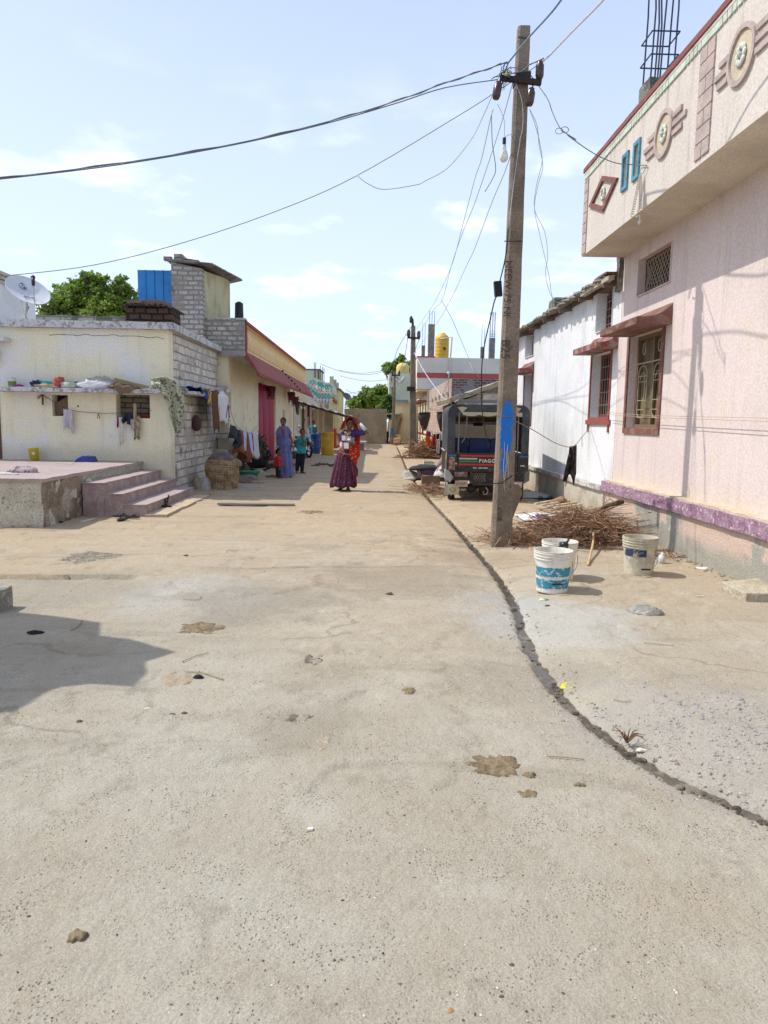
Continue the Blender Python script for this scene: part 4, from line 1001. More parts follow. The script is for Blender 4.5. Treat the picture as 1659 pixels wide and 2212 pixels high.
# magenta curtain doorway
cur = MB()
def cf(u, v):
    y = lerp(23.2, 27.3, u); bul = .16*abs(math.sin(u*math.pi*3.))**.6
    return Vector((HX-.16+bul+.006*math.sin(v*9+u*40), y, lerp(.02, 2.66, v)))
cur.sheet(cf, 70, 10)
part('doorway', cur, mat('magenta_gloss', (.32, .008, .075), rough=.5, col2=(.28, .01, .07), s2=1.2, bump=.1, famt=.05), lh, smooth=True, solid=.02)
for (y, z) in ((24.2, 2.55), (30.3, 2.6), (31.6, 2.45)):
    m_ = MB()
    m_.lathe([(.02, .05), (.17, .02), (.1, -.12), (.02, -.3)], (HX+.25, y, z), 12)
    for k in range(9): a_ = 2*math.pi*k/9; m_.tube([(HX+.25+.16*math.cos(a_), y+.16*math.sin(a_), z), (HX+.25+.1*math.cos(a_), y+.1*math.sin(a_), z-.32)], .014, 5)
    for k in range(5): a_ = 2*math.pi*k/5; m_.ell((HX+.25+.1*math.cos(a_), y+.1*math.sin(a_), z-.36), .03, 6)
    part('door_toran', m_, plain((.12, .025, .04), .7), lh, smooth=True)
part('drain_pipe', MB().tube([(HX+.06, 32.7, 0), (HX+.06, 32.7, 3.05)], .045, 8), plain((.5, .45, .3), .6), lh)
# plaster scraps on the sunshade and a hung string of shoes
m_ = MB()
for i in range(7):
    t = i/6; y = lerp(25.6, 28.6, t); x = lerp(HP+.03, HL-.0, t); z = lerp(3.16, 2.66, t)
    m_.ell((x+.02, y, z+.02), (.035, .10+.05*(i % 2), .035), 8)
solo('string_of_charms', m_, plain((.03, .015, .03), .7), 'dark charms strung across the maroon sunshade', 'charms', smooth=True)
# verandah floor step in front of the long house
fl = mat('worn_floor', (.38, .31, .23), rough=.93, col2=(.30, .24, .17), s2=2, wave=None, bump=.5, bs=20)
solo('door_slab', MB().slab(-2.66, -1.34, 12.45, 12.62, .02, .05, seg=.1, amp=.004), plain((.25, .22, .18), .9), 'long thin grey slab lying flat on the street near the basket', 'slab')

# ================================================================ tin-canopy house, pale green house, end wall
th_ = thing('canopy_house', 'white-fronted house with a sagging tin canopy on wooden posts', 'house', (-3.2, 36, 0))
dk_in = mat('dark_interior', (.10, .085, .065), bump=.3)
whs = mat('smoked_white_sheet', (.66, .65, .64), rough=.85, col2=(.55, .54, .52), s2=1.5, bump=.25, bs=9)
Yv = 34.6
part('back_wall', MB().box(-6, -2.0, Yv+2.4, Yv+2.6, -.1, 2.05), mat('tan_wall', (.38, .32, .22), col2=(.3, .25, .17), s2=1, bump=.3), th_)
a, b = PY(630, 0, Yv).x, PY(651, 0, Yv).x
part('white_panel', MB().wally(Yv, Yv+.08, a-.5, b, .55, 2.45), whs, th_)
part('soot_mark', MB().add([(lerp(a, b, .30), Yv-.006, 2.45), (lerp(a, b, .98), Yv-.006, 2.45), (lerp(a, b, .72), Yv-.006, 1.9), (lerp(a, b, .60), Yv-.006, 1.7), (lerp(a, b, .48), Yv-.006, 1.85)], [(0, 1, 2, 3, 4)]), plain((.04, .035, .03), .95), th_)
part('low_wall', MB().box(-6, PY(655, 0, Yv).x, Yv-.06, Yv+.1, -.1, .55), plain((.2, .17, .13), .9), th_)
for px_ in (663, 674, 690, 703):
    x = PY(px_, 0, Yv).x; part('post', MB().box(x-.05, x+.05, Yv+.1, Yv+.2, 0, 2.3), plain((.55, .46, .3), .8) if px_ > 680 else plain((.5, .5, .48), .8), th_)
part('dark_doorway', MB().box(PY(652.5, 0, Yv).x, PY(656, 0, Yv).x, Yv+.4, Yv+.45, 0, 2.3), darkgap, th_)  # near-black sheet standing in for the shade of the doorway
cl = MB(); 
part('inner_shelf', MB().box(PY(653, 0, Yv).x, PY(663, 0, Yv).x, Yv+.3, Yv+.7, 1.45, 1.56), plain((.14, .09, .06), .9), th_)
part('lamp', MB().tube([(PY(645, 0, Yv-.1).x, Yv-.1, 2.6), (PY(645, 0, Yv-.1).x, Yv-.1, 1.75)], .03, 6), plain((.06, .06, .06), .6), th_)
m_ = MB(); rA, rB = PY(632, 862, 33.), PY(757, 898, 33.)
def rf2(u, v):
    x = lerp(rA.x, rB.x, u); y = lerp(33., 37.2, v)
    return Vector((x, y, lerp(rA.z, rB.z, u)+.02*math.sin(x*16)-.08*math.sin(math.pi*u)*.4+.015*hn1(x*7)))
m_.sheet(rf2, 80, 8)
tin = mat('canopy_tin', (.55, .54, .50), rough=.6, col2=(.32, .29, .25), s2=2.5, lo=.5, hi=.62, bump=.3)
part('canopy', m_, tin, th_, solid=.02)
m_ = MB().bar(rA-Vector((0, -.1, .07)), rB-Vector((0, -.1, .09)), .1, .1); m_.bar((rA.x+.1, 37, rA.z-.1), (rB.x, 37, rB.z-.1), .1, .1)
for k in range(5): p = rA.lerp(rB, k/4); m_.bar((p.x, 33.1, p.z-.06), (p.x, 37.1, p.z-.06), .05)
part('canopy_beam', m_, plain((.06, .045, .035), .9), th_)
wf = mat('cream_front', (.66, .63, .50), col2=(.55, .52, .42), s2=1.2, bump=.25)
zt2 = PY(640, 815, Yv+.1).z
part('fascia_wall', MB().prism([(PY(628, 0, Yv).x-.6, Yv+.21, 2.35), (PY(714, 0, Yv).x, Yv+.21, 2.02), (PY(714, 0, Yv).x, Yv+.21, PY(714, 889, Yv).z), (PY(688, 0, Yv).x, Yv+.21, PY(688, 877, Yv).z), (PY(660, 0, Yv).x, Yv+.21, PY(660, 856, Yv).z), (PY(628, 0, Yv).x-.6, Yv+.21, PY(628, 825, Yv).z)], (0, .1, 0)), wf, th_)
# hanging washing in the verandah
for i, (px_, py_, ww_, hh, c) in enumerate(((667, 880, .22, .45, (.40, .07, .03)), (672, 893, .2, .5, (.30, .015, .04)), (676, 885, .13, .6, (.6, .58, .55)))):
    p = PY(px_, py_, Yv+.25); m_ = MB(); m_.sheet(lambda u, v, p=p, ww_=ww_, hh=hh: Vector((p.x+(u-.5)*ww_*(1-.2*v), Yv+.24+.03*math.sin(u*14), p.z-hh*v)), 14, 6)
    solo('hanging_cloth', m_, plain(c, .9), ('orange-red cloth hanging in the verandah behind the children', 'dark red cloth hanging in the verandah above the child in blue', 'white cloth strip hanging by the verandah post')[i], 'cloth', smooth=True)

gh = thing('green_house', 'pale green house with an ornate white and teal stair railing on the left', 'house', (-3, 42, 0))
gg = mat('pistachio_plaster', (.56, .60, .42), rough=.9, col2=(.50, .53, .37), s2=.7, bump=.2, bs=14)
gy_ = mat('lime_yellow_plaster', (.62, .62, .36), rough=.9, col2=(.55, .54, .32), s2=.8, bump=.25)
Yg = 39.
def Q(x, y, Y=Yg): p = PY(x, y, Y); return p
# back block
a, b = Q(655, 799, 43.), Q(690, 799, 43.)
part('stair_head', MB().box(a.x-1, b.x, 43, 46, 0, a.z), gg, gh)
part('stair_head_coping', MB().box(a.x-1.05, b.x+.06, 42.95, 46.05, a.z, a.z+.07), plain((.14, .12, .08), .9), gh)
part('drain_spout', MB().box(b.x-.1, b.x-.0, 42.96, 42.99, 2.8, a.z), plain((.15, .11, .06), .9), gh)
c_, d_ = Q(724, 840, 41.), Q(746, 840, 41.)
part('street_block', MB().box(c_.x-3, Q(734, 0, 41.).x, 41, 47, -.1, Q(735, 842, 41.).z), gy_, gh)
part('street_block_side', MB().box(Q(734, 0, 41).x, Q(734, 0, 41).x+.12, 41.02, 47.5, -.1, Q(735, 842, 41.).z-.01), gy_, gh)
part('block_coping', MB().box(c_.x-3, Q(734, 0, 41.).x+.2, 40.9, 47.6, Q(735, 842, 41.).z, Q(735, 839, 41.).z), plain((.16, .13, .09), .9), gh)
m_ = MB()
for k, px_ in enumerate((722, 727, 731)): x = Q(px_, 0, 43.5).x; m_.box(x-.12, x+.1, 43.5+k*.9, 43.9+k*.9, 3.0, Q(px_, 813+k*5, 43.5).z)
part('roof_post', m_, gg, gh)
part('beige_recess', MB().box(Q(700, 0).x, Q(717, 0).x, Yg+.6, Yg+.7, 0, 2.6), mat('brown_recess', (.24, .18, .11), bump=.3), gh)
part('landing_wall', MB().prism([Q(650, 838), Q(678, 873), Q(716.5, 874), Q(716.5, 864), Q(688, 862), Q(676, 858)], (0, .15, 0)), plain((.62, .64, .66), .9), gh)
part('beam', MB().box(Q(695, 0).x, Q(718, 0).x, Yg-.03, Yg+.2, Q(700, 888).z, Q(700, 874).z), mat('tan_beam', (.34, .26, .17), bump=.2), gh)
part('corner_pier', MB().box(Q(716, 0).x, Q(719.5, 0).x, Yg-.1, Yg+.1, -.1, Q(717, 838).z), mat('pier_cream', (.6, .58, .44), bump=.2), gh)
# ornate railing: rails, vase balusters with teal crosses
rail = plain((.55, .50, .42), .85); whp = plain((.62, .62, .60), .85); teal = plain((.16, .50, .46), .8)
def ornate(p0, p1, q0, q1, n, Y, nm):
    r_ = MB().bar(Q(*p0, Y), Q(*p1, Y), .12, .10)
    rl = part('stair_railing', r_, rail, gh)
    m_ = MB(); t_ = MB()
    for k in range(n):
        t = (k+.5)/n; top = Q(*p0, Y).lerp(Q(*p1, Y), t); bot = Q(*q0, Y).lerp(Q(*q1, Y), t); h = top.z-bot.z
        m_.lathe([(.05, 0), (.10, .02*h), (.05, .12*h), (.13, .30*h), (.12, .42*h), (.05, .62*h), (.10, .85*h), (.14, h)], bot, 8)
        c = bot.lerp(top, .62)-Vector((0, .13, 0)); t_.bar(c-Vector((.11, 0, .12)), c+Vector((.11, 0, .12)), .03, .05); t_.bar(c-Vector((.11, 0, -.12)), c+Vector((.11, 0, -.12)), .03, .05)
    part('vase_baluster', m_, whp, rl, smooth=True); part('teal_cross', t_, teal, rl)
ornate((660, 824), (690, 848), (660, 846), (690, 872), 5, Yg-.1, 0)
ornate((690, 848), (717, 850), (690, 868), (717, 870), 4, Yg-.1, 0)
ornate((667, 819), (683, 819), (667, 838), (683, 838), 2, Yg+1.5, 0)
ornate((684, 820), (700, 826), (684, 842), (700, 846), 3, Yg+1.2, 0)
ornate((700, 828), (716, 829), (700, 848), (716, 848), 3, Yg+1., 0)
# street-side balcony
part('balcony_side', MB().prism([Q(717, 830), Q(728, 846, 42.), Q(728, 858, 42.), Q(717, 850)], (.08, 0, 0)), mat('pale_teal', (.5, .58, .5), bump=.2), gh)
part('balcony_rail', MB().bar(Q(716, 829), Q(729, 847, 42.), .1), rail, gh)
part('balcony_stripe', MB().bar(Q(717.5, 835)-Vector((0, .02, 0)), Q(728.5, 851, 42.), .05, .06), teal, gh)
part('stair_string', MB().bar(Q(718, 860), Q(733, 878, 43.), .12, .15), plain((.3, .12, .06), .9), gh)
m_ = MB()
for (px_, t_, b_, Y_) in ((679, 783, 806, 43), (682, 783, 806, 43), (692, 790, 822, 43.5), (697, 793, 822, 43.5), (700, 796, 822, 43.5)):
    m_.tube([PY(px_, b_, Y_)-Vector((0, 0, .5)), PY(px_, t_, Y_)], .02, 5)
part('rebar', m_, rebar, gh)
part('niche_frame', MB().box(Q(724, 0, 41).x, Q(730.5, 0, 41).x, 40.9, 40.95, Q(727, 893, 41).z-.06, Q(727, 893, 41).z).box(Q(729.5, 0, 41).x, Q(730.5, 0, 41).x, 40.9, 40.95, .6, Q(727, 893, 41).z), plain((.25, .2, .08), .8), gh)
d2 = thing('rooftop_dish', 'small dark satellite dish on the roof at the end of the green house', 'satellite dish', (-1.7, 48, 3))
dd = PY(749, 858, 47.)
part('reflector', MB().lathe([(.01, 0), (.15, .02), (.3, .07), (.31, .08), (.3, .06), (.01, -.02)], dd, 20, ax=(.5, -.6, .6)), plain((.12, .12, .14), .5), d2, smooth=True)
part('mast', MB().tube([dd, (dd.x-.1, 47.1, dd.z-.5), (dd.x-.1, 47.1, 2.3)], .03, 6), stl, d2)
mud = mat('mud_plaster', (.36, .31, .235), rough=.95, col2=(.30, .255, .19), s2=1.2, lo=.45, hi=.6, col3=(.24, .20, .15), s3=3, lo3=.58, hi3=.66, bump=.8, bs=9, bd=.04)
a, b = PY(744, 880, 48.), PY(836, 886, 48.)
solo('end_wall', MB().slab(a.x, b.x, 48, 54, -.1, (a.z+b.z)/2, seg=.25, amp=.03, fr=2), mud, 'blank brown mud-plastered house wall closing off the end of the street', 'wall')
# far white house behind the dish, at the left edge
fw = thing('far_white_house', 'plain white house wall with a moulded cornice behind the satellite dish', 'house', (-13, 24, 0))
a = V0 = PX(75, 632, -10.); zt3 = a.z
part('wall', MB().box(-16, -10, 15.5, a.y, 0, zt3-.1), mat('cool_white', (.62, .63, .65), col2=(.55, .56, .57), s2=1, bump=.2), fw)
m_ = MB(); 
for k in range(3): m_.box(-16, -9.95+.05*k, 15.4, a.y+.02+.04*k, zt3-.1+.1*k, zt3-.02+.1*k)
part('cornice', m_, plain((.40, .36, .32), .9), fw)
# ================================================================ electricity poles and their wires
def Sx(ox, oy, s):
    return lambda x, y: ((ox+x/s)/1.8517, (oy+y/s)/1.8517)
pc = mat('pole_concrete', (.235, .19, .145), rough=.95, col2=(.165, .135, .10), s2=2.2, lo=.45, hi=.62, col3=(.10, .085, .07), s3=9, lo3=.62, hi3=.7, bump=1, bs=38, bd=.012, famt=.2, streak=.3)
blackm = plain((.018, .016, .018), .6)
insm = mat('brown_porcelain', (.045, .018, .015), rough=.25, bump=0, spec=.6)
carve = plain((.075, .06, .045), .95)
def pole(root, x, y, H, wb, wt, db=.16, lean=0., bev=.3, n=26):
    m_ = MB(); vs = []; fs = []
    for i in range(n+1):
        t = i/n; w_ = lerp(wb, wt, t)/2; d_ = lerp(db, db*.7, t)/2; z = -.1+(H+.1)*t; c = x+lean*t; b = w_*bev
        ring = [(c-w_+b, y-d_), (c+w_-b*.3, y-d_), (c+w_, y-d_+b*.3), (c+w_, y+d_), (c-w_, y+d_), (c-w_, y-d_+b)]
        for (a, q) in ring:
            p = Vector((a, q, z)); p += noise.noise_vector(p*6)*.006; vs.append(p)
    for i in range(n):
        for k in range(6): k2 = (k+1) % 6; fs.append((i*6+k, i*6+k2, (i+1)*6+k2, (i+1)*6+k))
    fs.append(tuple(range(6))[::-1]); fs.append(tuple(n*6+k for k in range(6)))
    m_.add(vs, fs); return part('shaft', m_, pc, root)
def insul(root, p, up=Vector((0, 0, 1)), s=1.):
    pr = [(.004, -.10), (.035, -.095), (.047, -.06), (.047, .045), (.034, .07), (.032, .09), (.004, .1)]
    return part('insulator', MB().lathe([(r_*s, z*s) for r_, z in pr], p, 14, ax=up), insm, root, smooth=True)
pb = G(1085, 1180); PYy = pb.y+.09
ptop = PY(1131, 60, PYy)
p1 = thing('electricity_pole', 'tall weathered concrete electricity pole with blue paint daub in front of the three-wheeler', 'electricity pole', (pb.x, PYy, 0))
lean = ptop.x-pb.x
sh_ = pole(p1, pb.x, PYy, ptop.z, .245, .135, lean=lean)
def onp(px_, py_, d=.0): return PY(px_, py_, PYy-.085+d)
# scratched lettering down the face
ya, yb = 565, 790
fz = lambda y: onp(1110, y).z
Y0 = PYy-.088
def lett(txt, size, px_, ytop): 
    o = PY(px_, ytop, Y0)
    return part('lettering', text_mb(txt, size, (o.x, o.y-.004, o.z), (lean/ptop.z*-1., -.008, -1), (1, 0, 0), .004), carve, sh_)
lett('NEEW-75-NI', .118, 1092, 562)
lett('B25', .15, 1084, 733)
lett('KVIR', .085, 1074, 1095)
# blue spray paint: a ragged film on the face
blue = mat('blue_spray', (.02, .16, .50), rough=.7, col2=(.08, .15, .30), s2=14, lo=.52, hi=.62, bump=.5, bs=40)
def spray(m, blobs, col):   # paint sprayed on the shaft: soft-edged lobes broken up by the pores
    t = m.node_tree; b = t.nodes['Principled BSDF']; P = t.nodes.new('ShaderNodeNewGeometry').outputs['Position']; src = b.inputs['Base Color'].links[0].from_socket; acc = None
    nz = N(t, 'ShaderNodeTexNoise'); nz.inputs['Scale'].default_value = 22; nz.inputs['Detail'].default_value = 7; LK(t, P, nz.inputs['Vector'])
    for (c, rx, rz_) in blobs:
        v = N(t, 'ShaderNodeVectorMath', operation='SUBTRACT'); LK(t, P, v.inputs[0]); v.inputs[1].default_value = (c.x, c.y, c.z)
        d = N(t, 'ShaderNodeVectorMath', operation='DIVIDE'); LK(t, v.outputs[0], d.inputs[0]); d.inputs[1].default_value = (rx, 1.0, rz_)
        l = N(t, 'ShaderNodeVectorMath', operation='LENGTH'); LK(t, d.outputs[0], l.inputs[0])
        a = N(t, 'ShaderNodeMath', operation='MULTIPLY_ADD', i1=.9, i2=-.45); LK(t, nz.outputs[0], a.inputs[0]); e = N(t, 'ShaderNodeMath', operation='ADD'); LK(t, a.outputs[0], e.inputs[0]); LK(t, l.outputs[1], e.inputs[1])
        r = N(t, 'ShaderNodeMapRange', interpolation_type='SMOOTHSTEP'); LK(t, e.outputs[0], r.inputs[0])
        for q, w_ in ((1, .78), (2, 1.12), (3, .97), (4, 0.)): r.inputs[q].default_value = w_
        if acc is None: acc = r.outputs[0]
        else: x = N(t, 'ShaderNodeMath', operation='MAXIMUM'); LK(t, acc, x.inputs[0]); LK(t, r.outputs[0], x.inputs[1]); acc = x.outputs[0]
    x = N(t, 'ShaderNodeMix', data_type='RGBA'); LK(t, acc, x.inputs[0]); LK(t, src, x.inputs[6]); x.inputs[7].default_value = (*col, 1); LK(t, x.outputs[2], b.inputs['Base Color'])
pcb = pc.copy(); pcb.name = 'pole_concrete_painted'; sh_.data.materials[0] = pcb
spray(pcb, [(PY(1096, 905, Y0), .080, .22), (PY(1094, 948, Y0), .078, .19), (PY(1088, 1000, Y0), .038, .15)], (.015, .17, .56))
m_ = MB()
for (xa, xb, y0_, y1_) in ((1090, 1088, 955, 1050), (1096, 1090, 960, 1040), (1092, 1099, 1030, 985), (1099, 1096, 1040, 965), (1087, 1090, 990, 1060)):
    pts = [PY(lerp(xa, xb, t)+random.uniform(-1, 1), lerp(y0_, y1_, t), Y0-.010) for t in np.linspace(0, 1, 9)]; m_.tube(pts, .0022, 4)
part('chalk_streak', m_, plain((.55, .53, .48), .9), sh_)
part('wire_wrap', MB().tube([PY(1063, 1045, PYy-.1), PY(1085, 1043, Y0-.012), PY(1100, 1032, Y0-.012), PY(1109, 1026, PYy-.06)], .007, 5), blackm, p1)
part('wire_wrap', MB().tube([PY(1072, 900, PYy-.09), PY(1090, 899, Y0-.012), PY(1109, 900, PYy-.06)], .005, 5), plain((.2, .12, .08), .8), p1)
part('wire_wrap', MB().tube([PY(1089, 521, PYy-.08), PY(1108, 521, PYy-.1), PY(1128, 521, PYy-.06), PY(1126, 530, PYy)], .006, 5), blackm, p1)
part('wire_wrap', MB().tube([PY(1120, 80, PYy-.08), PY(1132, 82, PYy-.1), PY(1143, 83, PYy-.05)], .008, 5), blackm, p1)
# crossarm, clamp, insulators
aL, aR = PY(1080, 168, PYy-.13), PY(1169, 179, PYy-.13)
part('crossarm', MB().bar(aL, aR, .05, .055), mat('rusty_angle', (.03, .018, .015), rough=.7, bump=.4), p1)
part('clamp', MB().obox(PY(1127, 173, PYy-.02), (.085, 0, .01), (0, .10, 0), (0, 0, .045)), blackm, p1)
insul(p1, PY(1166, 151, PYy-.13)); part('bolt', MB().tube([PY(1165, 160, PYy-.13), PY(1165, 178, PYy-.13)], .012, 6), blackm, p1)
insul(p1, PY(1074, 195, PYy-.2), Vector((.15, .1, 1)))
insul(p1, PY(1146, 209, PYy-.16), Vector((.12, 0, 1)))
part('strap', MB().tube([PY(1087, 178, PYy-.13), PY(1077, 188, PYy-.18)], .009, 5).tube([PY(1152, 180, PYy-.13), PY(1148, 200, PYy-.15)], .009, 5).tube([PY(1146, 216, PYy-.16), PY(1141, 228, PYy-.1), PY(1135, 222, PYy-.1)], .008, 5), blackm, p1)
m_ = MB(); random.seed(5)
for k in range(26):
    c = PY(1090+random.uniform(-7, 8), 162+random.uniform(-9, 14), PYy-.14); d = Vector((random.gauss(0, 1), random.gauss(0, .5), random.gauss(0, 1)))*.05
    m_.tube([c-d, c+Vector((0, -.02, .02)), c+d], .0035, 4)
part('wire_knot', m_, blackm, p1)
part('yellow_tie', MB().ell(PY(1094, 161, PYy-.16), (.03, .02, .02), 8), plain((.5, .4, .1), .7), p1)

wgrey = plain((.16, .17, .19), .6); wlight = plain((.42, .45, .50), .5); wwhite = plain((.60, .60, .60), .5)
WG = 'wires strung from the near electricity pole'
def spl(P, n=6):
    out = []
    for i in range(len(P)-1):
        a, b = P[i], P[i+1]; pr = P[max(0, i-1)]; nx = P[min(len(P)-1, i+2)]
        for k in range(n):
            t = k/n; out.append((a*2+(b-pr)*t+(pr*2-a*5+b*4-nx)*t*t+(a*3-pr-b*3+nx)*t*t*t)/2)
    return out+[P[-1]]
def wire(label, pts, r, m_=wgrey, twin=0., group=WG, mb=None, name='overhead_wire'):
    P = spl([PY(*p) if len(p) == 3 else Vector(p[:3]) for p in pts]); mb = mb or MB(); mb.tube(P, r, 5)
    if twin:
        mb.tube([p+Vector((0, 0, math.sin(i*1.3)*twin))+Vector((0, math.cos(i*1.3)*twin, 0)) for i, p in enumerate(P)], r, 5)
    return solo(name, mb, m_, label, 'wire', group, smooth=True)
D = PYy-.1
f4 = Sx(1850, 50, 3.318); f5 = Sx(1700, 500, 2.2116)
def F4(x, y, d=D): return (*f4(x, y), d)
def F5(x, y, d=D): return (*f5(x, y), d)
m_ = MB(); m_.tube(spl([PY(x, y, d) for x, y, d in ((-60, 392, 7.6), (0, 387, 7.7), (250, 357, 7.9), (500, 314, 8.1), (700, 268, 8.3), (850, 225, 8.45), (960, 190, 8.5), (1075, 172, D))]), .006, 5)
wire('thick black twisted cable sweeping from the pole top to the left edge', ((-60, 390, 7.6), (0, 385, 7.7), (250, 354, 7.9), (500, 312, 8.1), (700, 265, 8.3), (850, 220, 8.45), (960, 180, 8.5), F4(300, 760), F4(600, 655)), .006, wgrey, mb=m_, twin=.010)
wire('thin grey wire running from the pole down to the left edge above the satellite dish', ((-60, 602, 8), (0, 597, 8.1), (200, 573, 8.3), (400, 523, 8.4), (600, 455, 8.5), (770, 380, 8.55), F4(0, 1337), F4(480, 1030), F4(720, 880), F4(1060, 660)), .0045, wgrey)
wire('slack grey wire looping back up from the thin left wire to the pole', ((770, 378, 8.55), (795, 397, 8.5), (830, 409, 8.5), (900, 399, 8.5), F5(0, 495), F5(200, 380), F5(400, 140), F4(240, 1450), F4(400, 1090)), .005, wlight)
far1 = (905, 697, 31.)
def dd(t): return 1/lerp(1/D, 1/31., t)
def farw(pts, n): return [(p[0], p[1], dd(i/(n-1))) for i, p in enumerate(pts)]
pts = [f4(410, 1290), f4(380, 1375), f5(500, 300), f5(440, 480), f5(330, 900), f5(240, 1230), f5(130, 1480), f5(40, 1640), (892, 720)]
wire('pale wire descending from the left insulator towards the second pole, left of its twins', farw(pts, len(pts)), .0055, wlight)
pts = [f4(670, 920), f4(540, 1390), f5(600, 220), f5(440, 690), f5(330, 960), f5(235, 1240), f5(150, 1550), f5(60, 1660), (898, 735)]
wire('pale wire descending from the crossarm towards the second pole, crossing its twin', farw(pts, len(pts)), .0055, wlight)
pts = [f4(650, 1860), f5(700, 430), f5(590, 690), f5(440, 1090), f5(360, 1260), f5(230, 1540), f5(100, 1760), (893, 765)]
wire('straight pale wire from the side of the pole to the second pole, rightmost of three', farw(pts, len(pts)), .0055, wlight)
wire('loose wire end dangling beside the light bulb', (F4(385, 1370), F4(390, 1620), F5(600, 200), F5(625, 380), F5(605, 460), F5(530, 590)), .005, wgrey)
pts = [f5(150, 1560), f5(235, 1710), f5(330, 1930), f5(440, 2190), Sx(1500, 1200, 2.95)(1120, 730), Sx(1500, 1200, 2.95)(1230, 915)]
wire('thin wire dropping from the far wires to the brick house roof', [(p[0], p[1], d) for p, d in zip(pts, (20, 21, 22.5, 25, 27, 30.2))], .008, wlight)
pts = [(895, 762), (912, 795), (935, 830), (960, 862), (975, 872)]
wire('pale cable from the second pole down to the stone hut', [(p[0], p[1], d) for p, d in zip(pts, (31, 30, 28, 25.5, 24))], .014, wwhite, group=None)
m_ = MB(); m_.tube(spl([PY(*p) for p in (F4(890, 1290), F5(975, 0), F5(1020, 180, 9), F5(1035, 330, 9.2), F5(985, 540, 9.6), F5(970, 750, 10), F5(1060, 950, 10.5), F5(1085, 1170, 11), F5(1065, 1300, 11.4), F5(1090, 1440, 12), F5(1150, 1560, 12.6), F5(1250, 1568, 13.2))]), .004, 5)
wire('pair of slack pale wires looping down from the pole to the white house roof', (F4(890, 1280), F5(990, 0), F5(1010, 180, 9), F5(1042, 370, 9.2), F5(1000, 530, 9.6), F5(968, 740, 10), F5(1010, 950, 10.5), F5(1060, 1170, 11), F5(1100, 1350, 11.4), F5(1135, 1530, 12), F5(1250, 1520, 12.6), F5(1340, 1490, 12.2)), .004, wlight, mb=m_)
c3f = Sx(2272, 0, 2.011)
pk = PX(*c3f(635, 1330), XB-.02)
m_ = MB(); q = PY(*f4(1320, 1575), 8.0); 
for k in range(2): m_.tube([q+Vector((.04*math.cos(t)+(.06*k-.03), 0, .03*math.sin(t)+.015*k)) for t in np.linspace(0, 6.3, 12)], .004, 4)
wire('knotted grey wire sagging from the pole to the pink parapet', [F4(600, 740), F4(740, 735), F4(860, 785), F4(990, 950), F4(1130, 1150, 8.3), F4(1200, 1340, 8.2), F4(1310, 1550, 8.0), F4(1510, 1690, 8.0), (*c3f(0, 1090), 8.0), (*c3f(200, 1230), 8.2), (*c3f(380, 1310), 8.5), (*c3f(540, 1325), 8.8), tuple(pk)+(0,)], .0055, wgrey, mb=m_)
wire('thick blue-grey cable rising from the pole towards the viewer, left one', (F4(560, 800), F4(600, 690), F4(620, 650), F4(890, 320, 7.9), F4(1180, 0, 7.1), (1235, -30, 6.8), (1330, -140, 6.2), (1420, -250, 5.7)), .010, plain((.16, .24, .36), .5))
wire('thick white cable rising from the pole towards the viewer, right one', (F4(1030, 690), F4(1100, 620), F4(1160, 565), F4(1450, 260, 7.8), F4(1659, 50, 7.3), (1303, 0, 7.0), (1400, -110, 6.4), (1500, -220, 5.8)), .010, wwhite)
wire('short tangle of jumper wire between the two crossarm ends', (F4(520, 690), F4(560, 670), F4(540, 780), F4(600, 820), F4(800, 770, D-.08), F4(880, 700, D-.08), F4(1080, 610)), .006, wgrey, twin=.004)
wire('thin wire hanging down the front of the pole', (F4(700, 920), F4(790, 1180, PYy-.105), F4(800, 1500, PYy-.105), F4(760, 1700, PYy-.105), F5(840, 150, PYy-.105), F5(790, 480, PYy-.108), F5(740, 900, PYy-.11)), .004, wlight)
m_ = MB(); pm = PY(*f5(645, 1450), 9.3)
sw = solo('stay_wire', MB().tube(spl([PY(*p) for p in (F5(735, 920), F5(715, 1150), F5(668, 1360, 9.2), F5(650, 1410, 9.3))]), .008, 5).tube(spl([PY(*p) for p in (F5(650, 1500, 9.3), F5(620, 1540, 9.4), F5(590, 1660, 9.8), F5(520, 1980, 10.8), F5(500, 2200, 11.5), (*Sx(1750, 1450, 2.765)(490, 450), 12.3), (*Sx(1750, 1450, 2.765)(520, 720), 12.8), (*Sx(1750, 1450, 2.765)(590, 1000), 13.3))]), .009, 5).obox(pm, (.045, 0, .004), (0, .04, 0), (-.01, 0, .09)), blackm, 'dark stay wire with a black guy insulator left of the pole', 'wire')
# bulb
bb = thing('hanging_bulb', 'white light bulb hanging by its flex beside the pole top', 'light bulb', tuple(PY(1089, 315, D)))
bp_ = PY(*f4(556, 1665), D); 
part('flex', MB().tube(spl([PY(*p) for p in (F4(465, 1215), F4(520, 1330), F4(555, 1450), F4(555, 1660))])+[], .004, 5).tube(spl([PY(*p) for p in (F4(560, 1660), F4(600, 1630), F4(660, 1615))]), .004, 5), wlight, bb)
part('holder', MB().tube([bp_, bp_-Vector((0, 0, .075))], .021, 10), blackm, bb)
z0 = bp_.z-.075; part('glass', MB().lathe([(.002, -.19), (.025, -.185), (.045, -.16), (.05, -.13), (.042, -.09), (.026, -.05), (.022, 0), (.002, 0)], (bp_.x, bp_.y, z0), 16), mat('bulb_white', (.70, .70, .66), rough=.2, bump=0), bb, smooth=True)

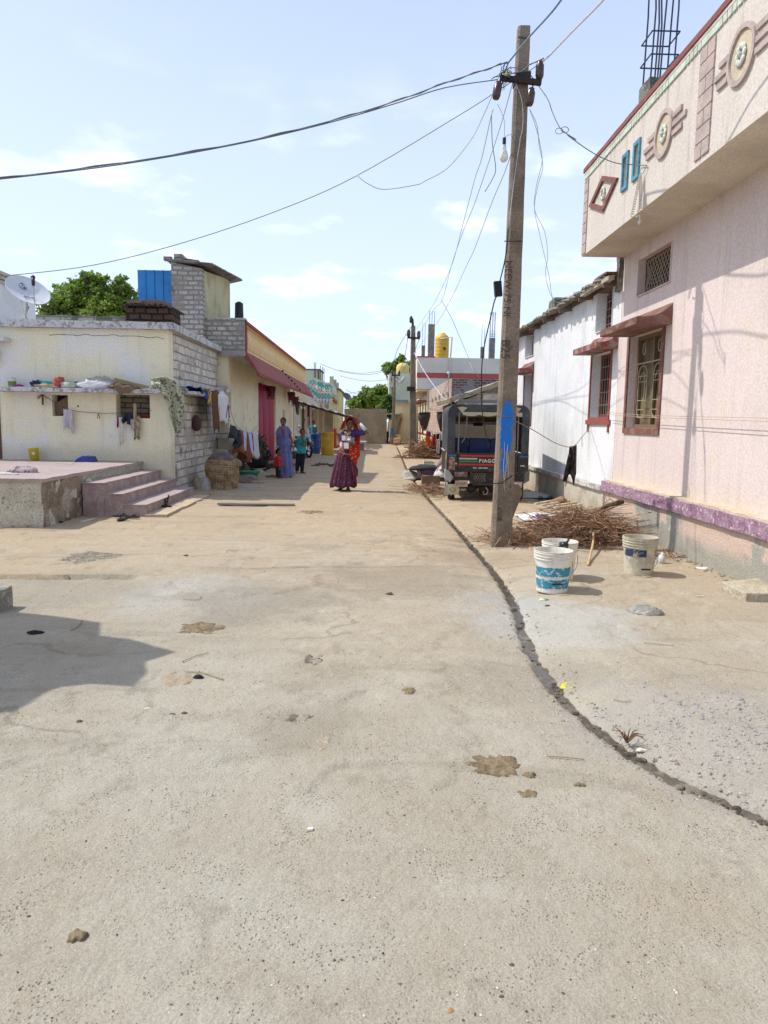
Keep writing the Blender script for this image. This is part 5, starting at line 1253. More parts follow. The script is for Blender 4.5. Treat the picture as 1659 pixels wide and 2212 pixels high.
# second and third poles
def farpole(label, bx, by, tx, ty, Y, wpx_b, wpx_t, arms, blue_=None, armw=None):
    b = G(bx, by); Y = b.y; t = PY(tx, ty, Y); k = Y/FPX
    r_ = thing('electricity_pole', label, 'electricity pole', (b.x, Y, 0))
    s_ = pole(r_, b.x, Y, t.z, wpx_b*k, wpx_t*k, db=.22, lean=t.x-b.x, n=14)
    for (xa, ya, xb, yb) in arms:
        p, q = PY(xa, ya, Y-.16), PY(xb, yb, Y-.16); part('crossarm', MB().bar(p, q, .08, .08), blackm, r_)
        insul(r_, p+Vector((.05, 0, .18)), s=1.6); insul(r_, q+Vector((-.05, 0, .16)), s=1.6)
    if blue_:
        part('blue_band', MB().add([PY(x, y, Y-.125) for x, y in blue_], [tuple(range(len(blue_)))]), blue, s_)
    return r_
r2 = farpole('second electricity pole, plain grey, standing up the street by the drain', 891, 986, 892.5, 704, 31, 17, 9, [(880, 729, 907, 731)])
part('top_bracket', MB().tube([PY(892, 705, 31.4), PY(891, 690, 31.4), PY(887, 686, 31.4)], .05, 6), blackm, r2)
insul(r2, PY(888, 690, 31.4), s=1.5)
part('wire_wrap', MB().obox(PY(887, 840, 31.38), (.16, 0, 0), (0, .18, 0), (0, 0, .09)), blackm, r2)
r3 = farpole('third electricity pole, thin with a blue band, at the far street end', 847.5, 960, 853, 803, 50, 8, 4.5, [(846, 811, 864, 811)], [(844.5, 925), (851, 925), (850, 940), (845, 942)])
# far wires
FWG = 'thin wires beyond the second pole'
for lab, pts in (('highest far wire sagging left from the second pole to the green house', ((892, 700, 31.4), (862, 748, 34), (842, 792, 38), (800, 809, 42), (740, 803, 43), (692, 786, 43))),
                 ('knotted far wire passing in front of the end trees', ((855, 812, 49.6), (835, 800, 48), (800, 805, 46), (770, 806, 45), (733, 800, 43))),
                 ('lower far wire meeting the end wall trees', ((855, 818, 49.6), (820, 822, 48), (790, 823, 46), (760, 818, 45), (735, 812, 43))),
                 ('faint far wire from the third pole to the green house corner', ((855, 825, 49.6), (800, 840, 48), (747, 852, 47))),
                 ('dark service cable ending at the green house roof', ((747, 842, 46.5), (760, 848, 47), (790, 856, 50), (805, 858, 56))),
                 ('far wire from the second pole left crossarm running back up the street', ((881, 729, 31.3), (872, 780, 36), (860, 806, 49.5))),
                 ('far wire from the second pole right crossarm running back up the street', ((906, 731, 31.3), (888, 775, 36), (862, 808, 49.5)))):
    wire(lab, pts, .012, wgrey, group=FWG)
wire('wire clipped along the fascia of the canopy house', ((632, 838, 34.5), (645, 845, 34.5), (655, 838, 34.5), (665, 850, 34.5)), .012, wgrey, group=None)
# stump and block behind the pole
solo('broken_pole_stump', MB().prism([Vector((PY(1100, 0, 9.9).x, 9.8, -.1)), Vector((PY(1129, 0, 9.9).x, 9.8, -.1)), PY(1129, 1065, 9.8), PY(1126, 1054, 9.8), PY(1119, 1047, 9.8), PY(1108, 1045, 9.8)], (.02, .16, 0)).rough(.01), pc, 'short round-topped concrete stump standing just behind the electricity pole', 'concrete post')
solo('kerb_block', MB().slab(G(1058, 1135).x, G(1072, 1135).x+.1, 10., 10.3, -.05, .10, seg=.05, amp=.012), pc, 'small concrete block lying left of the pole foot', 'block')

# ================================================================ three-wheeler
RX, RY = (G(983, 1083).x+G(1122, 1085).x)/2-.02, 13.72
rk = thing('auto_rickshaw', 'black parked three-wheeler seen from behind with painted red, green and white tail stripes', 'auto rickshaw', (RX, RY, 0), rz=-.05)
bodyk = mat('worn_black_body', (.022, .02, .018), rough=.5, col2=(.09, .05, .03), s2=7, lo=.54, hi=.66, col3=(.20, .17, .13), s3=18, lo3=.62, hi3=.68, bump=.25, bs=40, spec=.4)
canv = mat('grey_black_canvas', (.036, .04, .048), rough=.7, col2=(.075, .08, .088), s2=2.5, lo=.4, hi=.65, bump=.3, bs=14, bd=.01)
def rp(name, mb, m__, **k): return part(name, mb, m__, k.pop('parent', rk), local=True, **k)
W = .77
def rim(y0, y1, x, zt, r_, zb, th=.03):   # canopy hoop section
    n = 8; out = [(-x, zb)]+[(-x+r_-r_*math.cos(a), zt-r_+r_*math.sin(a)) for a in np.linspace(0, math.pi/2, n)]+[(x-r_+r_*math.sin(a), zt-r_+r_*math.cos(a)) for a in np.linspace(0, math.pi/2, n)]+[(x, zb)]
    return out
o_ = rim(0, 0, W, 1.84, .16, .92); i_ = rim(0, 0, W-.14, 1.71, .10, .92)
# roof cover shell (outer) with depth
m_ = MB(); L2 = 2.15
def shell(pr, y0, y1, m_):
    n = len(pr); m_.add([(x, y0, z) for x, z in pr]+[(x, y1, z) for x, z in pr], [(k, k+1, n+k+1, n+k) for k in range(n-1)])
shell(o_, 0.02, L2, m_); shell([(x*.965, z-.03 if z > 1.5 else z) for x, z in o_], .03, L2-.01, m_)
rp('canopy', m_, canv, smooth=False)
# rear frame: thick fabric hoop round the opening
m_ = MB(); n = len(o_); m_.add([(x, 0.0, z) for x, z in o_]+[(x, 0.0, z) for x, z in i_]+[(x, .06, z) for x, z in i_], [(k, k+1, n+k+1, n+k) for k in range(n-1)]+[(n+k, n+k+1, 2*n+k+1, 2*n+k) for k in range(n-1)])
rp('rear_curtain', m_, canv)
m_ = MB()
for sx_ in (-1, 1): m_.add([(sx_*(W-.02-.22*0)-sx_*.24, -.012, 1.80), (sx_*(W)-sx_*.36, -.012, 1.78), (sx_*W-sx_*.26, -.012, 1.68), (sx_*W-sx_*.17, -.012, 1.78)], [(0, 1, 2, 3)])
rp('cream_patch', m_, plain((.40, .36, .27), .8))
m_ = MB(); m_.sheet(lambda u, v: Vector((lerp(-.5, .62, u), -.01-.01*math.sin(u*9), 1.70-(.05+.03*abs(math.sin(u*11)))*v)), 40, 2); rp('rolled_flap', m_, plain((.42, .38, .28), .85))
rk_ = MB()
for y in (.35, 1.0, 1.6): rk_.bar((-.55, y, 1.93), (.55, y, 1.93), .03)
for x in (-.55, .55): rk_.bar((x, .3, 1.93), (x, 1.65, 1.93), .03); rk_.bar((x, .35, 1.82), (x, .35, 2.06), .03); rk_.bar((x*.85, .35, 1.85), (x, .35, 2.06), .025)
rk_.bar((-.55, .35, 2.06), (.55, .35, 2.06), .025)
rp('roof_rack', rk_, plain((.25, .24, .22), .6))
m_ = MB()
for y in (.3, .8, 1.3, 1.8): m_.bar((-.7, y, 1.74), (.7, y, 1.74), .03, .03)
for x in (-.3, .3): m_.bar((x, .1, 1.75), (x, 2.1, 1.75), .025)
rp('roof_hoop', m_, plain((.12, .12, .12), .6))
rp('lining', MB().box(-.70, .70, .1, 2.1, 1.765, 1.775), plain((.02, .05, .16), .8))
m_ = MB()
for sx_ in (-1, 1):
    m_.tube([(sx_*.56, .03, .92), (sx_*.56, .03, 1.70)], .014, 6)
    m_.tube([(sx_*.40 if sx_ < 0 else .5, .06, 1.68), (sx_*.44, .08, 1.2), (sx_*.50, .06, 1.12)], .013, 6)
rp('post', m_, plain((.17, .16, .14), .5))
# body tub
rp('tailgate', MB().box(-.56, .56, -.02, .03, .60, .93), bodyk, bev=.008)
for sx_ in (-1, 1): rp('side_body', MB().slab(min(sx_*.565, sx_*.775), max(sx_*.565, sx_*.775), -.01, .5, .52, .925, seg=.2, amp=.003).box(sx_*.775, sx_*.72, .5, 2.1, .45, .90), bodyk, bev=.01)
rp('floor', MB().box(-.74, .74, .04, 2.2, .42, .50), bodyk)
red_ = plain((.40, .03, .025), .5); grn = plain((.02, .26, .09), .5); wht = plain((.50, .48, .42), .6); blu_ = plain((.02, .12, .45), .4)
def stripe(x0, x1, z, h, m__, ch=4):
    m_ = MB(); random.seed(int(abs(x0*100)+z*1000)); x = x0
    m_.box(x0, x1, -.0265, -.022, z-h/2, z+h/2)
    rp('stripe', m_, m__)
stripe(-.52, .12, .875, .038, red_); stripe(.30, .50, .862, .038, red_)
stripe(-.54, -.20, .82, .026, wht); stripe(-.54, -.18, .768, .026, grn); stripe(.25, .50, .80, .022, grn); stripe(.25, .50, .752, .022, wht)
stripe(-.55, .13, .71, .036, red_); stripe(.2, .50, .70, .034, red_)
for k, c_ in enumerate('PIAGGIO'): rp('lettering', text_mb(c_, .094, ((-.165, -.104, -.076, -.006, .070, .146, .180)[k], -.026, .752), (1, 0, 0), (0, 0, 1), .006, bold=.0025), plain((.62, .57, .42), .6))
m_ = MB(); random.seed(9)
for k in range(24): x = random.uniform(-.3, 0); m_.box(x, x+.012, -.025, -.02, .632+random.uniform(0, .015), .655+random.uniform(0, .01))
rp('faded_decal', m_, wht)
m_ = MB().box(-.76, -.60, -.018, -.011, .868, .893).box(.60, .76, -.018, -.011, .862, .885); rp('blue_tape', m_, blu_)
rp('white_tape', MB().box(-.70, -.58, -.018, -.011, .71, .735).box(.62, .70, -.018, -.011, .69, .712), wht)
rust = mat('rust_patch', (.22, .11, .08), rough=.9, col2=(.35, .27, .22), s2=20, bump=.5)
rp('rust_patch', MB().slab(-.735, -.62, -.019, -.012, .60, .85, seg=.03, amp=.006), rust)
lt = rp('tail_lamp', MB().box(-.62, -.38, -.05, .0, .475, .565), mat('lamp_amber', (.16, .07, .05), rough=.25, col2=(.25, .22, .2), s2=9, bump=.1)); 
rp('lamp_bezel', MB().box(-.64, -.36, -.03, .05, .455, .585), bodyk, parent=lt)
lt = rp('tail_lamp', MB().box(.42, .50, -.05, .0, .475, .565), plain((.20, .015, .015), .25)); rp('lamp_bezel', MB().box(.40, .70, -.03, .05, .455, .585).ell((.60, -.035, .52), (.05, .02, .04), 10), bodyk, parent=lt)
rp('number_plate', MB().box(-.61, -.37, -.07, -.055, .285, .395), plain((.42, .30, .24), .7))
rp('lettering', text_mb('STOP', .075, (-.59, -.074, .315), (1, 0, 0), (0, 0, 1), .002), plain((.18, .07, .06), .7))
rp('number_plate', MB().box(.42, .66, -.07, -.055, .29, .40), plain((.45, .33, .27), .7))
rp('lettering', text_mb('6710', .078, (.44, -.074, .298), (1, 0, 0), (0, 0, 1), .002, bold=.002), plain((.12, .05, .05), .7))
# bumper, mesh grille, engine
m_ = MB(); m_.box(-.70, .70, -.01, .06, .575, .60); m_.box(-.66, -.33, -.03, .03, .40, .45); m_.box(.33, .7, -.03, .03, .41, .45)
m_.bar((-.33, -.02, .41), (-.22, -.02, .34), .04); m_.bar((-.22, -.02, .34), (.2, -.02, .34), .04); m_.bar((.2, -.02, .34), (.33, -.02, .42), .04); m_.box(-.33, -.28, -.02, .02, .34, .58)
rp('bumper', m_, bodyk)
m_ = MB()
for k in range(6):
    x = -.29+k*.045; m_.bar((x, -.02, .38), (min(-.03, x+.08), -.02, .55), .003); m_.bar((x, -.02, .55), (min(-.03, x+.08), -.02, .38), .003)
rp('mesh_grille', m_, plain((.3, .28, .24), .5))
m_ = MB().box(-.28, .25, .05, .6, .30, .56).ell((-.27, .25, .24), (.10, .14, .09), 12).lathe([(.02, -.1), (.09, -.09), (.11, 0), (.09, .09), (.02, .1)], (-.02, .35, .22), 14, ax=(1, 0, 0)).ell((.15, .3, .25), (.12, .15, .1), 12)
m_.bar((-.7, .35, .27), (.7, .35, .27), .08); rp('engine', m_, plain((.04, .032, .027), .7))
m_ = MB().tube([(-.02, -.03, .28), (.02, -.05, .22), (.0, -.08, .16), (-.05, -.06, .14), (-.07, -.03, .2)], .014, 6); rp('tow_hook', m_, plain((.25, .15, .12), .6))
tyre = plain((.018, .017, .016), .8)
for sx_ in (-1, 1):
    w_ = rp('wheel', MB().lathe([(.12, -.065), (.215, -.065), (.235, -.04), (.235, .04), (.215, .065), (.12, .065)], (sx_*.655, .35, .235), 26, ax=(1, 0, 0)), tyre)
    rp('rim', MB().lathe([(.01, -.03), (.125, -.035), (.13, .05), (.01, .05)], (sx_*.655, .35, .235), 16, ax=(1, 0, 0)), plain((.25, .24, .22), .5), parent=w_)
w_ = rp('wheel', MB().lathe([(.12, -.06), (.20, -.06), (.22, -.035), (.22, .035), (.20, .06), (.12, .06)], (0, 2.45, .22), 22, ax=(1, 0, 0)), tyre)
ml = mat('cream_mudflap', (.45, .40, .28), rough=.85, col2=(.35, .30, .21), s2=12, bump=.6)
m_ = MB(); m_.sheet(lambda u, v: Vector((-.655+(u-.5)*(.21+.04*math.sin(v*3)), -.035-.02*math.sin(v*2.5), .33-.20*v-.015*math.sin(u*20)*v)), 14, 8); rp('mud_flap', m_, ml, solid=.012)
m_ = MB()
for k in range(10): a_ = 2*math.pi*k/10; m_.ell((-.65+.045*math.cos(a_), -.062, .23+.045*math.sin(a_)), .009, 6)
rp('flap_medallion', m_, plain((.2, .17, .12), .7))
for sx_ in (-1, 1):
    m_ = MB(); m_.prism([(sx_*.74, -.02, .60), (sx_*.80, -.02, .60), (sx_*.80, -.02, .42), (sx_*.70, -.02, .36), (sx_*.64, -.02, .46)], (0, .35, 0)); rp('rear_wing', m_, plain((.12, .12, .11), .6) if sx_ > 0 else plain((.34, .34, .32), .6))
# inside: bench backs, windscreen frame
nav = mat('navy_rexine', (.02, .055, .20), rough=.45, bump=.3, bs=12, spec=.4)
m_ = MB()
for (x0, x1) in ((-.60, -.30), (-.28, .14), (.16, .60)): m_.slab(x0, x1, 1.0, 1.1, .6, 1.19, seg=.1, amp=.008)
rp('seat_back', m_, nav, bev=.02)
rp('bench', MB().box(-.62, .62, .55, 1.05, .5, .78), nav, bev=.02)
rp('side_bench', MB().box(-.62, -.38, .06, .55, .86, .90).box(.45, .62, .06, .55, .86, .90), plain((.10, .11, .13), .6))
m_ = MB().wally(2.3, 2.34, -.66, .66, .5, 1.72, [(-.56, .56, 1.0, 1.58)]); m_.box(-.62, .62, 2.3, 2.75, .35, .9)
rp('cab_front', m_, plain((.25, .21, .15), .8), bev=.01)
rp('roof_lining_trim', MB().box(-.62, .62, 2.2, 2.24, 1.52, 1.62), plain((.28, .17, .05), .8))
rp('sun_strip', MB().box(-.55, .55, 2.27, 2.28, 1.46, 1.54), mat('pink_strip', (.50, .38, .40), col2=(.6, .55, .55), s2=30, bump=.2))
rp('name_strip', MB().box(-.55, .55, 2.27, 2.28, 1.05, 1.15), plain((.6, .58, .54), .6))
m_ = MB(); random.seed(11); x = -.5
while x < .5:
    w__ = random.uniform(.015, .04); m_.tube([(x, 2.262, 1.08+random.uniform(0, .02)), (x+w__*.6, 2.262, 1.12), (x+w__, 2.262, 1.08)], .004, 4); x += w__+random.uniform(.008, .03)
rp('painted_script', m_, plain((.35, .06, .06), .7))
m_ = MB().box(-.10, .10, 2.15, 2.17, 1.43, 1.50).bar((0, 2.16, 1.5), (0, 2.16, 1.6), .015); rp('mirror', m_, blackm)
rp('windscreen', MB().box(-.56, .56, 2.325, 2.33, 1.0, 1.58), mat('bright_view_glass', (.72, .66, .50), rough=.5, bump=0, alpha=.6))  # brightness of the wall beyond is put into the glass colour
rp('side_rail', MB().bar((-.78, .1, .9), (-.78, .1, .12), .03).bar((-.79, .5, .94), (-.79, 2.0, .94), .02), plain((.42, .42, .40), .6))
rp('yellow_mark', MB().box(-.785, -.775, 0, .1, .80, .92), plain((.55, .38, .05), .6))

# ================================================================ buckets
def bucket(label, c, top_r, bot_r, h, body, rings, band=None, handle=True, liner=False, rz=0):
    t_ = thing('bucket', label, 'bucket', c, 'plastic paint buckets beside the stick pile', rz=rz)
    pr = [(.002, .012), (bot_r, 0), (bot_r+.004, .01)]
    zr = h-rings*.027
    pr += [(lerp(bot_r, top_r, z/h), z) for z in np.linspace(.03, zr, 6)]
    for k in range(rings):
        z = zr+.027*k; rr = lerp(bot_r, top_r, z/h); pr += [(rr+.001, z+.004), (rr+.011, z+.006), (rr+.011, z+.013), (rr+.001, z+.016)]
    pr += [(top_r+.006, h-.008), (top_r+.007, h), (top_r-.002, h), (top_r-.006, h-.03), (bot_r-.004, .02), (.002, .018)]
    bd_ = part('body', MB().lathe(pr, c, 40), body, t_, smooth=False)
    bd_.data.polygons.foreach_set('use_smooth', [True]*len(bd_.data.polygons))
    md = bd_.modifiers.new('e', 'EDGE_SPLIT'); md.split_angle = R(40)
    if band:
        for (z0, z1, a0, a1, m__) in band:
            m_ = MB(); n = 40; vs = []
            def fb(u, v, z0=z0, z1=z1, a0=a0, a1=a1):
                a = lerp(a0, a1, u); z = lerp(z0, z1, v)+noise.noise(Vector((a*9, v*3, z0*50)))*.012*(1 if v in (0, 1) else 0); rr = lerp(bot_r, top_r, z/h)+.0035
                return Vector((c[0]+rr*math.cos(a), c[1]+rr*math.sin(a), c[2]+z))
            m_.sheet(fb, 44, 3); part('label', m_, m__, t_, smooth=True)
    if handle:
        m_ = MB(); zt_ = h-rings*.027-.02; rr = lerp(bot_r, top_r, .7)+.012
        m_.tube([Vector((c[0]+rr*math.cos(a), c[1]-.02-rr*abs(math.sin(a))*.98, c[2]+zt_-.17*math.sin(a)**.8 if math.sin(a) > 0 else c[2]+zt_)) for a in np.linspace(0.001, math.pi-.001, 22)], .0035, 6)
        part('handle', m_, plain((.34, .34, .33), .5), t_)
        part('grip', MB().tube([(c[0]-.045, c[1]-.022-rr, c[2]+zt_-.172), (c[0]+.045, c[1]-.022-rr, c[2]+zt_-.172)], .009, 8), blackm, t_)
    return t_
bw = mat('dirty_white_plastic', (.72, .70, .63), rough=.55, col2=(.56, .50, .38), s2=6, lo=.5, hi=.68, col3=(.36, .31, .23), s3=30, lo3=.64, hi3=.7, bump=.15, bs=30, bd=.004, famt=.06)
bw3 = mat('muddy_plastic', (.52, .48, .37), rough=.8, col2=(.38, .35, .26), s2=10, lo=.5, hi=.62, col3=(.62, .60, .50), s3=16, lo3=.58, hi3=.66, bump=.4, bs=40, bd=.005)
blab = mat('worn_blue_label', (.045, .26, .38), rough=.7, col2=(.55, .55, .50), s2=22, lo=.56, hi=.62, bump=.1, famt=.1)
dlab = mat('dark_blue_label', (.035, .05, .11), rough=.8, col2=(.35, .32, .23), s2=17, lo=.52, hi=.6, bump=.1)
q = G(1200, 1284); k1 = (q.x, q.y+.14, gz(q.x, q.y))
Q_ = math.pi
b1 = bucket('white bucket with worn blue label stripes, front of the two touching ones', k1, .166, .137, .375, bw, 3, [(.155, .235, Q_*1.02, Q_*1.92, blab), (.045, .125, Q_*1.02, Q_*1.94, blab)])
q = G(1214, 1257); k2 = (q.x+.0, q.y+.14, 0)
b2 = bucket('yellowed white bucket with a black tap clipped on its rim, behind the blue-labelled one', k2, .166, .138, .375, bw, 4, None)
q = G(1390, 1246); k3 = (q.x, q.y+.14, 0)
b3 = bucket('mud-caked bucket with a dark blue label standing alone by the wall', k3, .167, .140, .385, bw3, 4, [(.20, .27, Q_*1.05, Q_*1.52, dlab), (.21, .27, Q_*1.75, Q_*1.95, dlab)])
m_ = MB(); tp = PY(*Sx(2100, 2100, 2.552)(395, 205), k2[1]-.17)
m_.lathe([(.012, -.04), (.032, -.04), (.036, 0), (.03, .035), (.012, .04)], tp, 14, ax=(.5, -.8, .2)); m_.tube([tp, tp+Vector((.035, -.0, .035)), tp+Vector((.05, 0, .07))], .011, 8); m_.lathe([(.002, 0), (.018, .002), (.018, .03), (.002, .032)], tp-Vector((0, .03, .02)), 12, ax=(.3, -1, .1))
solo('black_tap', m_, plain((.02, .022, .024), .35), 'small black plastic tap clipped to the rear bucket rim', 'tap', smooth=True)
jr = thing('glass_jar', 'small clear jar lying behind the muddy bucket', 'jar', tuple(G(1430, 1215)))
jp = G(1428, 1218); part('body', MB().ell(jp+Vector((0, 0, .045)), (.045, .045, .06), 12), plain((.6, .62, .62), .2), jr, smooth=True); part('neck', MB().tube([jp+Vector((.0, 0, .09)), jp+Vector((.02, 0, .12))], .02, 8), plain((.6, .62, .62), .2), jr)

# ================================================================ brushwood
brm = mat('dry_twig', (.30, .16, .09), rough=.9, col2=(.46, .32, .20), s2=11, lo=.42, hi=.6, col3=(.12, .06, .04), s3=13, lo3=.52, hi3=.62, bump=.3, bs=80)
def brush(label, c, rx, ry, h, n, seed, ln=(.35, 1.1), rr=(.003, .009), mm=brm, spread=1.):
    random.seed(seed); m_ = MB()
    for i in range(n):
        u = random.gauss(0, .42); v = random.gauss(0, .42); q = max(0, 1-(u*u+v*v)*.9)
        z = h*q*random.random()**.7; l = random.uniform(*ln); a = random.gauss(0, .75)+(math.pi if random.random() < .5 else 0); el = random.gauss(0, .16)
        d = Vector((math.cos(a)*math.cos(el), math.sin(a)*math.cos(el), math.sin(el)))*l
        p = Vector((c[0]+u*rx*spread, c[1]+v*ry, c[2]+.015+z)); r0 = random.uniform(*rr); pts = []
        k = Vector((random.gauss(0, .08), random.gauss(0, .08), random.gauss(0, .05)))*l
        for t in (0, .25, .5, .75, 1):
            w_ = p+d*(t-.5)+k*math.sin(t*3.1)+noise.noise_vector(Vector((i*3.3, t*4, seed)))*l*.13; w_.z = max(c[2]+.008, w_.z); pts.append(w_)
        m_.tube(pts, [r0*(1-.55*t) for t in (0, .25, .5, .75, 1)], 4, cap=False)
        if random.random() < .5:
            s_ = pts[2]; e = s_+d.normalized()*l*.25+Vector((random.gauss(0, .06), random.gauss(0, .06), random.uniform(0, .09))); e.z = max(c[2]+.006, e.z); m_.tube([s_, (s_+e)/2+Vector((0, 0, .01)), e], [r0*.6, r0*.5, r0*.3], 4, cap=False)
    return solo('brushwood_pile', m_, mm, label, 'stick pile', kind='stuff')
cc = G(1262, 1172)
brush('big heap of reddish dry sticks between the pole and the pink plinth', (cc.x+.05, cc.y+.15, 0), .60, .42, .36, 720, 1, ln=(.35, 1.25), rr=(.002, .0075))
brush('thin scatter of twigs spreading from the heap to the pole foot', (G(1165, 1172).x, G(1165, 1172).y, 0), .75, .40, .10, 260, 2, rr=(.002, .006))
brush('straggling twigs between the muddy bucket and the plinth', (G(1440, 1210).x, G(1440, 1205).y, 0), .3, .12, .03, 40, 4, ln=(.1, .4), rr=(.002, .005))
brush('brown brushwood heap under the far washing line', (G(935, 988).x, 30.2, 0), 1.1, .9, .75, 380, 3, ln=(.6, 1.8), rr=(.010, .024))
brush('litter of twigs by the left side of the three-wheeler', (1.25, 15.6, 0), .5, 1.2, .10, 160, 6, ln=(.2, .8), rr=(.004, .009))
def stick(label, pts, r0, m__): return solo('stick', MB().tube(spl([Vector(p) for p in pts]), r0, 7), m__, label, 'stick', smooth=True)
s1 = G(1270, 1224); s2 = G(1280, 1190); s3_ = G(1285, 1180)
stick('pale bent stick standing out of the front of the stick heap', ((s1.x, s1.y, .02), (lerp(s1.x, s2.x, .5), lerp(s1.y, s2.y, .5), .05), (s2.x, s2.y, .10), (s3_.x-.01, s3_.y+.05, .16)), .014, plain((.50, .36, .19), .8))
lg = thing('dead_log', 'dark gnarled log lying on the back of the stick heap', 'log', (3.2, 9.6, .3))
a = PX(1290, 1140, 3.45); part('bark', MB().tube([Vector((3.0, 9.55, .33)), Vector((3.2, 9.65, .40)), Vector((3.42, 9.7, .47))], [.04, .05, .03], 8).tube([Vector((3.2, 9.65, .4)), Vector((3.3, 9.5, .5))], [.03, .015], 6).rough(.012, 14), plain((.09, .06, .045), .95), lg)
rootm = G(1205, 1098); solo('tree_root', MB().tube([Vector((rootm.x-.15, rootm.y, .08)), Vector((rootm.x+.05, rootm.y, .14)), Vector((rootm.x+.25, rootm.y+.05, .07))], [.05, .09, .05], 10).rough(.03, 9), plain((.26, .16, .10), .95), 'rough brown log end lying by the white house plinth', 'log')
# fertiliser sack and slats behind the stump
sk = thing('feed_sack', 'white woven sack with purple lettering lying flat behind the stump', 'sack', tuple(G(1165, 1130)))
a = G(1130, 1127); b = G(1215, 1120)
m_ = MB(); m_.sheet(lambda u, v: Vector((lerp(a.x, b.x+.1, u), a.y-.05+.75*v+.1*u, .03+.05*math.sin(math.pi*u)*math.sin(math.pi*v)+.03*noise.noise(Vector((u*4, v*4, 1))))), 24, 16)
part('cloth', m_, mat('woven_white', (.66, .66, .64), rough=.7, bump=.3, bs=90), sk, smooth=True, solid=.012)
m_ = MB(); m_.sheet(lambda u, v: Vector((lerp(a.x+.22, b.x+.04, u), a.y-.05+.03+.20*v+.1*u+.12*u, .052+.05*math.sin(math.pi*(.3+.7*u))*math.sin(math.pi*(.04+.26*v))+.03*noise.noise(Vector(((.3+.7*u)*4, .26*v*4, 1))))), 16, 6); part('printed_band', m_, plain((.07, .05, .22), .7), sk, smooth=True)
part('lettering', text_mb('SUPER FINE', .115, (a.x+.25, a.y+.03, .10), (1, .32, .02), (-.2, .9, .35), .003), plain((.62, .62, .62), .8), sk)
for i in range(4):
    p, q = G(1155+i*14, 1101+i*3), G(1212+i*16, 1092+i*4); solo('wooden_slat', MB().bar((p.x, p.y, .10), (q.x, q.y, .12), .05, .03), plain((.55, .47, .34), .85), ('pale slat leaning furthest back behind the stick heap', 'second pale slat from the back behind the stick heap', 'third pale slat from the back behind the stick heap', 'pale slat nearest the sticks behind the heap')[i], 'slat', 'pale wooden slats behind the stick heap')
m_ = MB(); a = G(1145, 1075); m_.sheet(lambda u, v: Vector((a.x-.2+.75*u, a.y-.2+.9*v, .02+.12*math.sin(math.pi*u)*math.sin(math.pi*v)*(.6+.5*noise.noise(Vector((u*3, v*3, 0)))))), 14, 14)
solo('grey_cloth', m_, plain((.46, .48, .50), .9), 'pale grey tarpaulin lying beside the three-wheeler right wheel', 'tarpaulin', smooth=True)
# boulders and slab
stm = mat('grey_stone', (.32, .31, .28), rough=.95, col2=(.24, .235, .21), s2=5, lo=.45, hi=.6, col3=(.40, .38, .33), s3=14, bump=1, bs=30, bd=.02, famt=.2)
tanst = mat('tan_slab_stone', (.46, .41, .31), rough=.95, col2=(.36, .32, .24), s2=5, lo=.45, hi=.6, bump=1, bs=26, bd=.02, famt=.2)
def rock(c, r, seed, flat=.5):
    m_ = MB().ell((0, 0, 0), (1, 1, 1), 16); out = []
    for p in m_.v:
        d = 1+.35*noise.noise(p*1.2+Vector((seed, 0, 0)))+.12*noise.noise(p*3+Vector((0, seed, 0)))
        q = Vector((p.x*r[0]*d, p.y*r[1]*d, max(-.02, p.z*r[2]*d))); out.append(Vector(c)+q)
    m_.v = out; return m_
q = G(1397, 1330); solo('boulder', rock((q.x+.02, q.y+.05, 0), (.145, .10, .075), 6), stm, 'grey rounded stone lying alone on the concrete in front of the buckets', 'stone')
a, b, c_ = G(1560, 1268, .1), G(1611, 1285, .1), G(1659, 1262, .1)
sp_ = [G(1559, 1256, .10), G(1612, 1281, .10), G(1720, 1283, .10), G(1730, 1255, .10), G(1662, 1246, .10)]
m_ = MB(); m_.prism(sp_, (0, 0, -.12)); 
sb = solo('stone_slab', m_, tanst, 'thick tan stone slab lying by the pink plinth at the right edge', 'slab', bev=.012)
md = sb.modifiers.new('s', 'SUBSURF'); md.subdivision_type = 'SIMPLE'; md.levels = md.render_levels = 5
tx = bpy.data.textures.new('stonelump', 'CLOUDS'); tx.noise_scale = .09
md = sb.modifiers.new('d', 'DISPLACE'); md.texture = tx; md.strength = .022; md.mid_level = .5
q = G(5, 1325); solo('stone_post', MB().slab(q.x-.3, q.x-.02, q.y-.02, q.y+.2, -.05, .17, seg=.05, amp=.02), stm, 'broken grey stone block at the left edge of the street', 'stone')

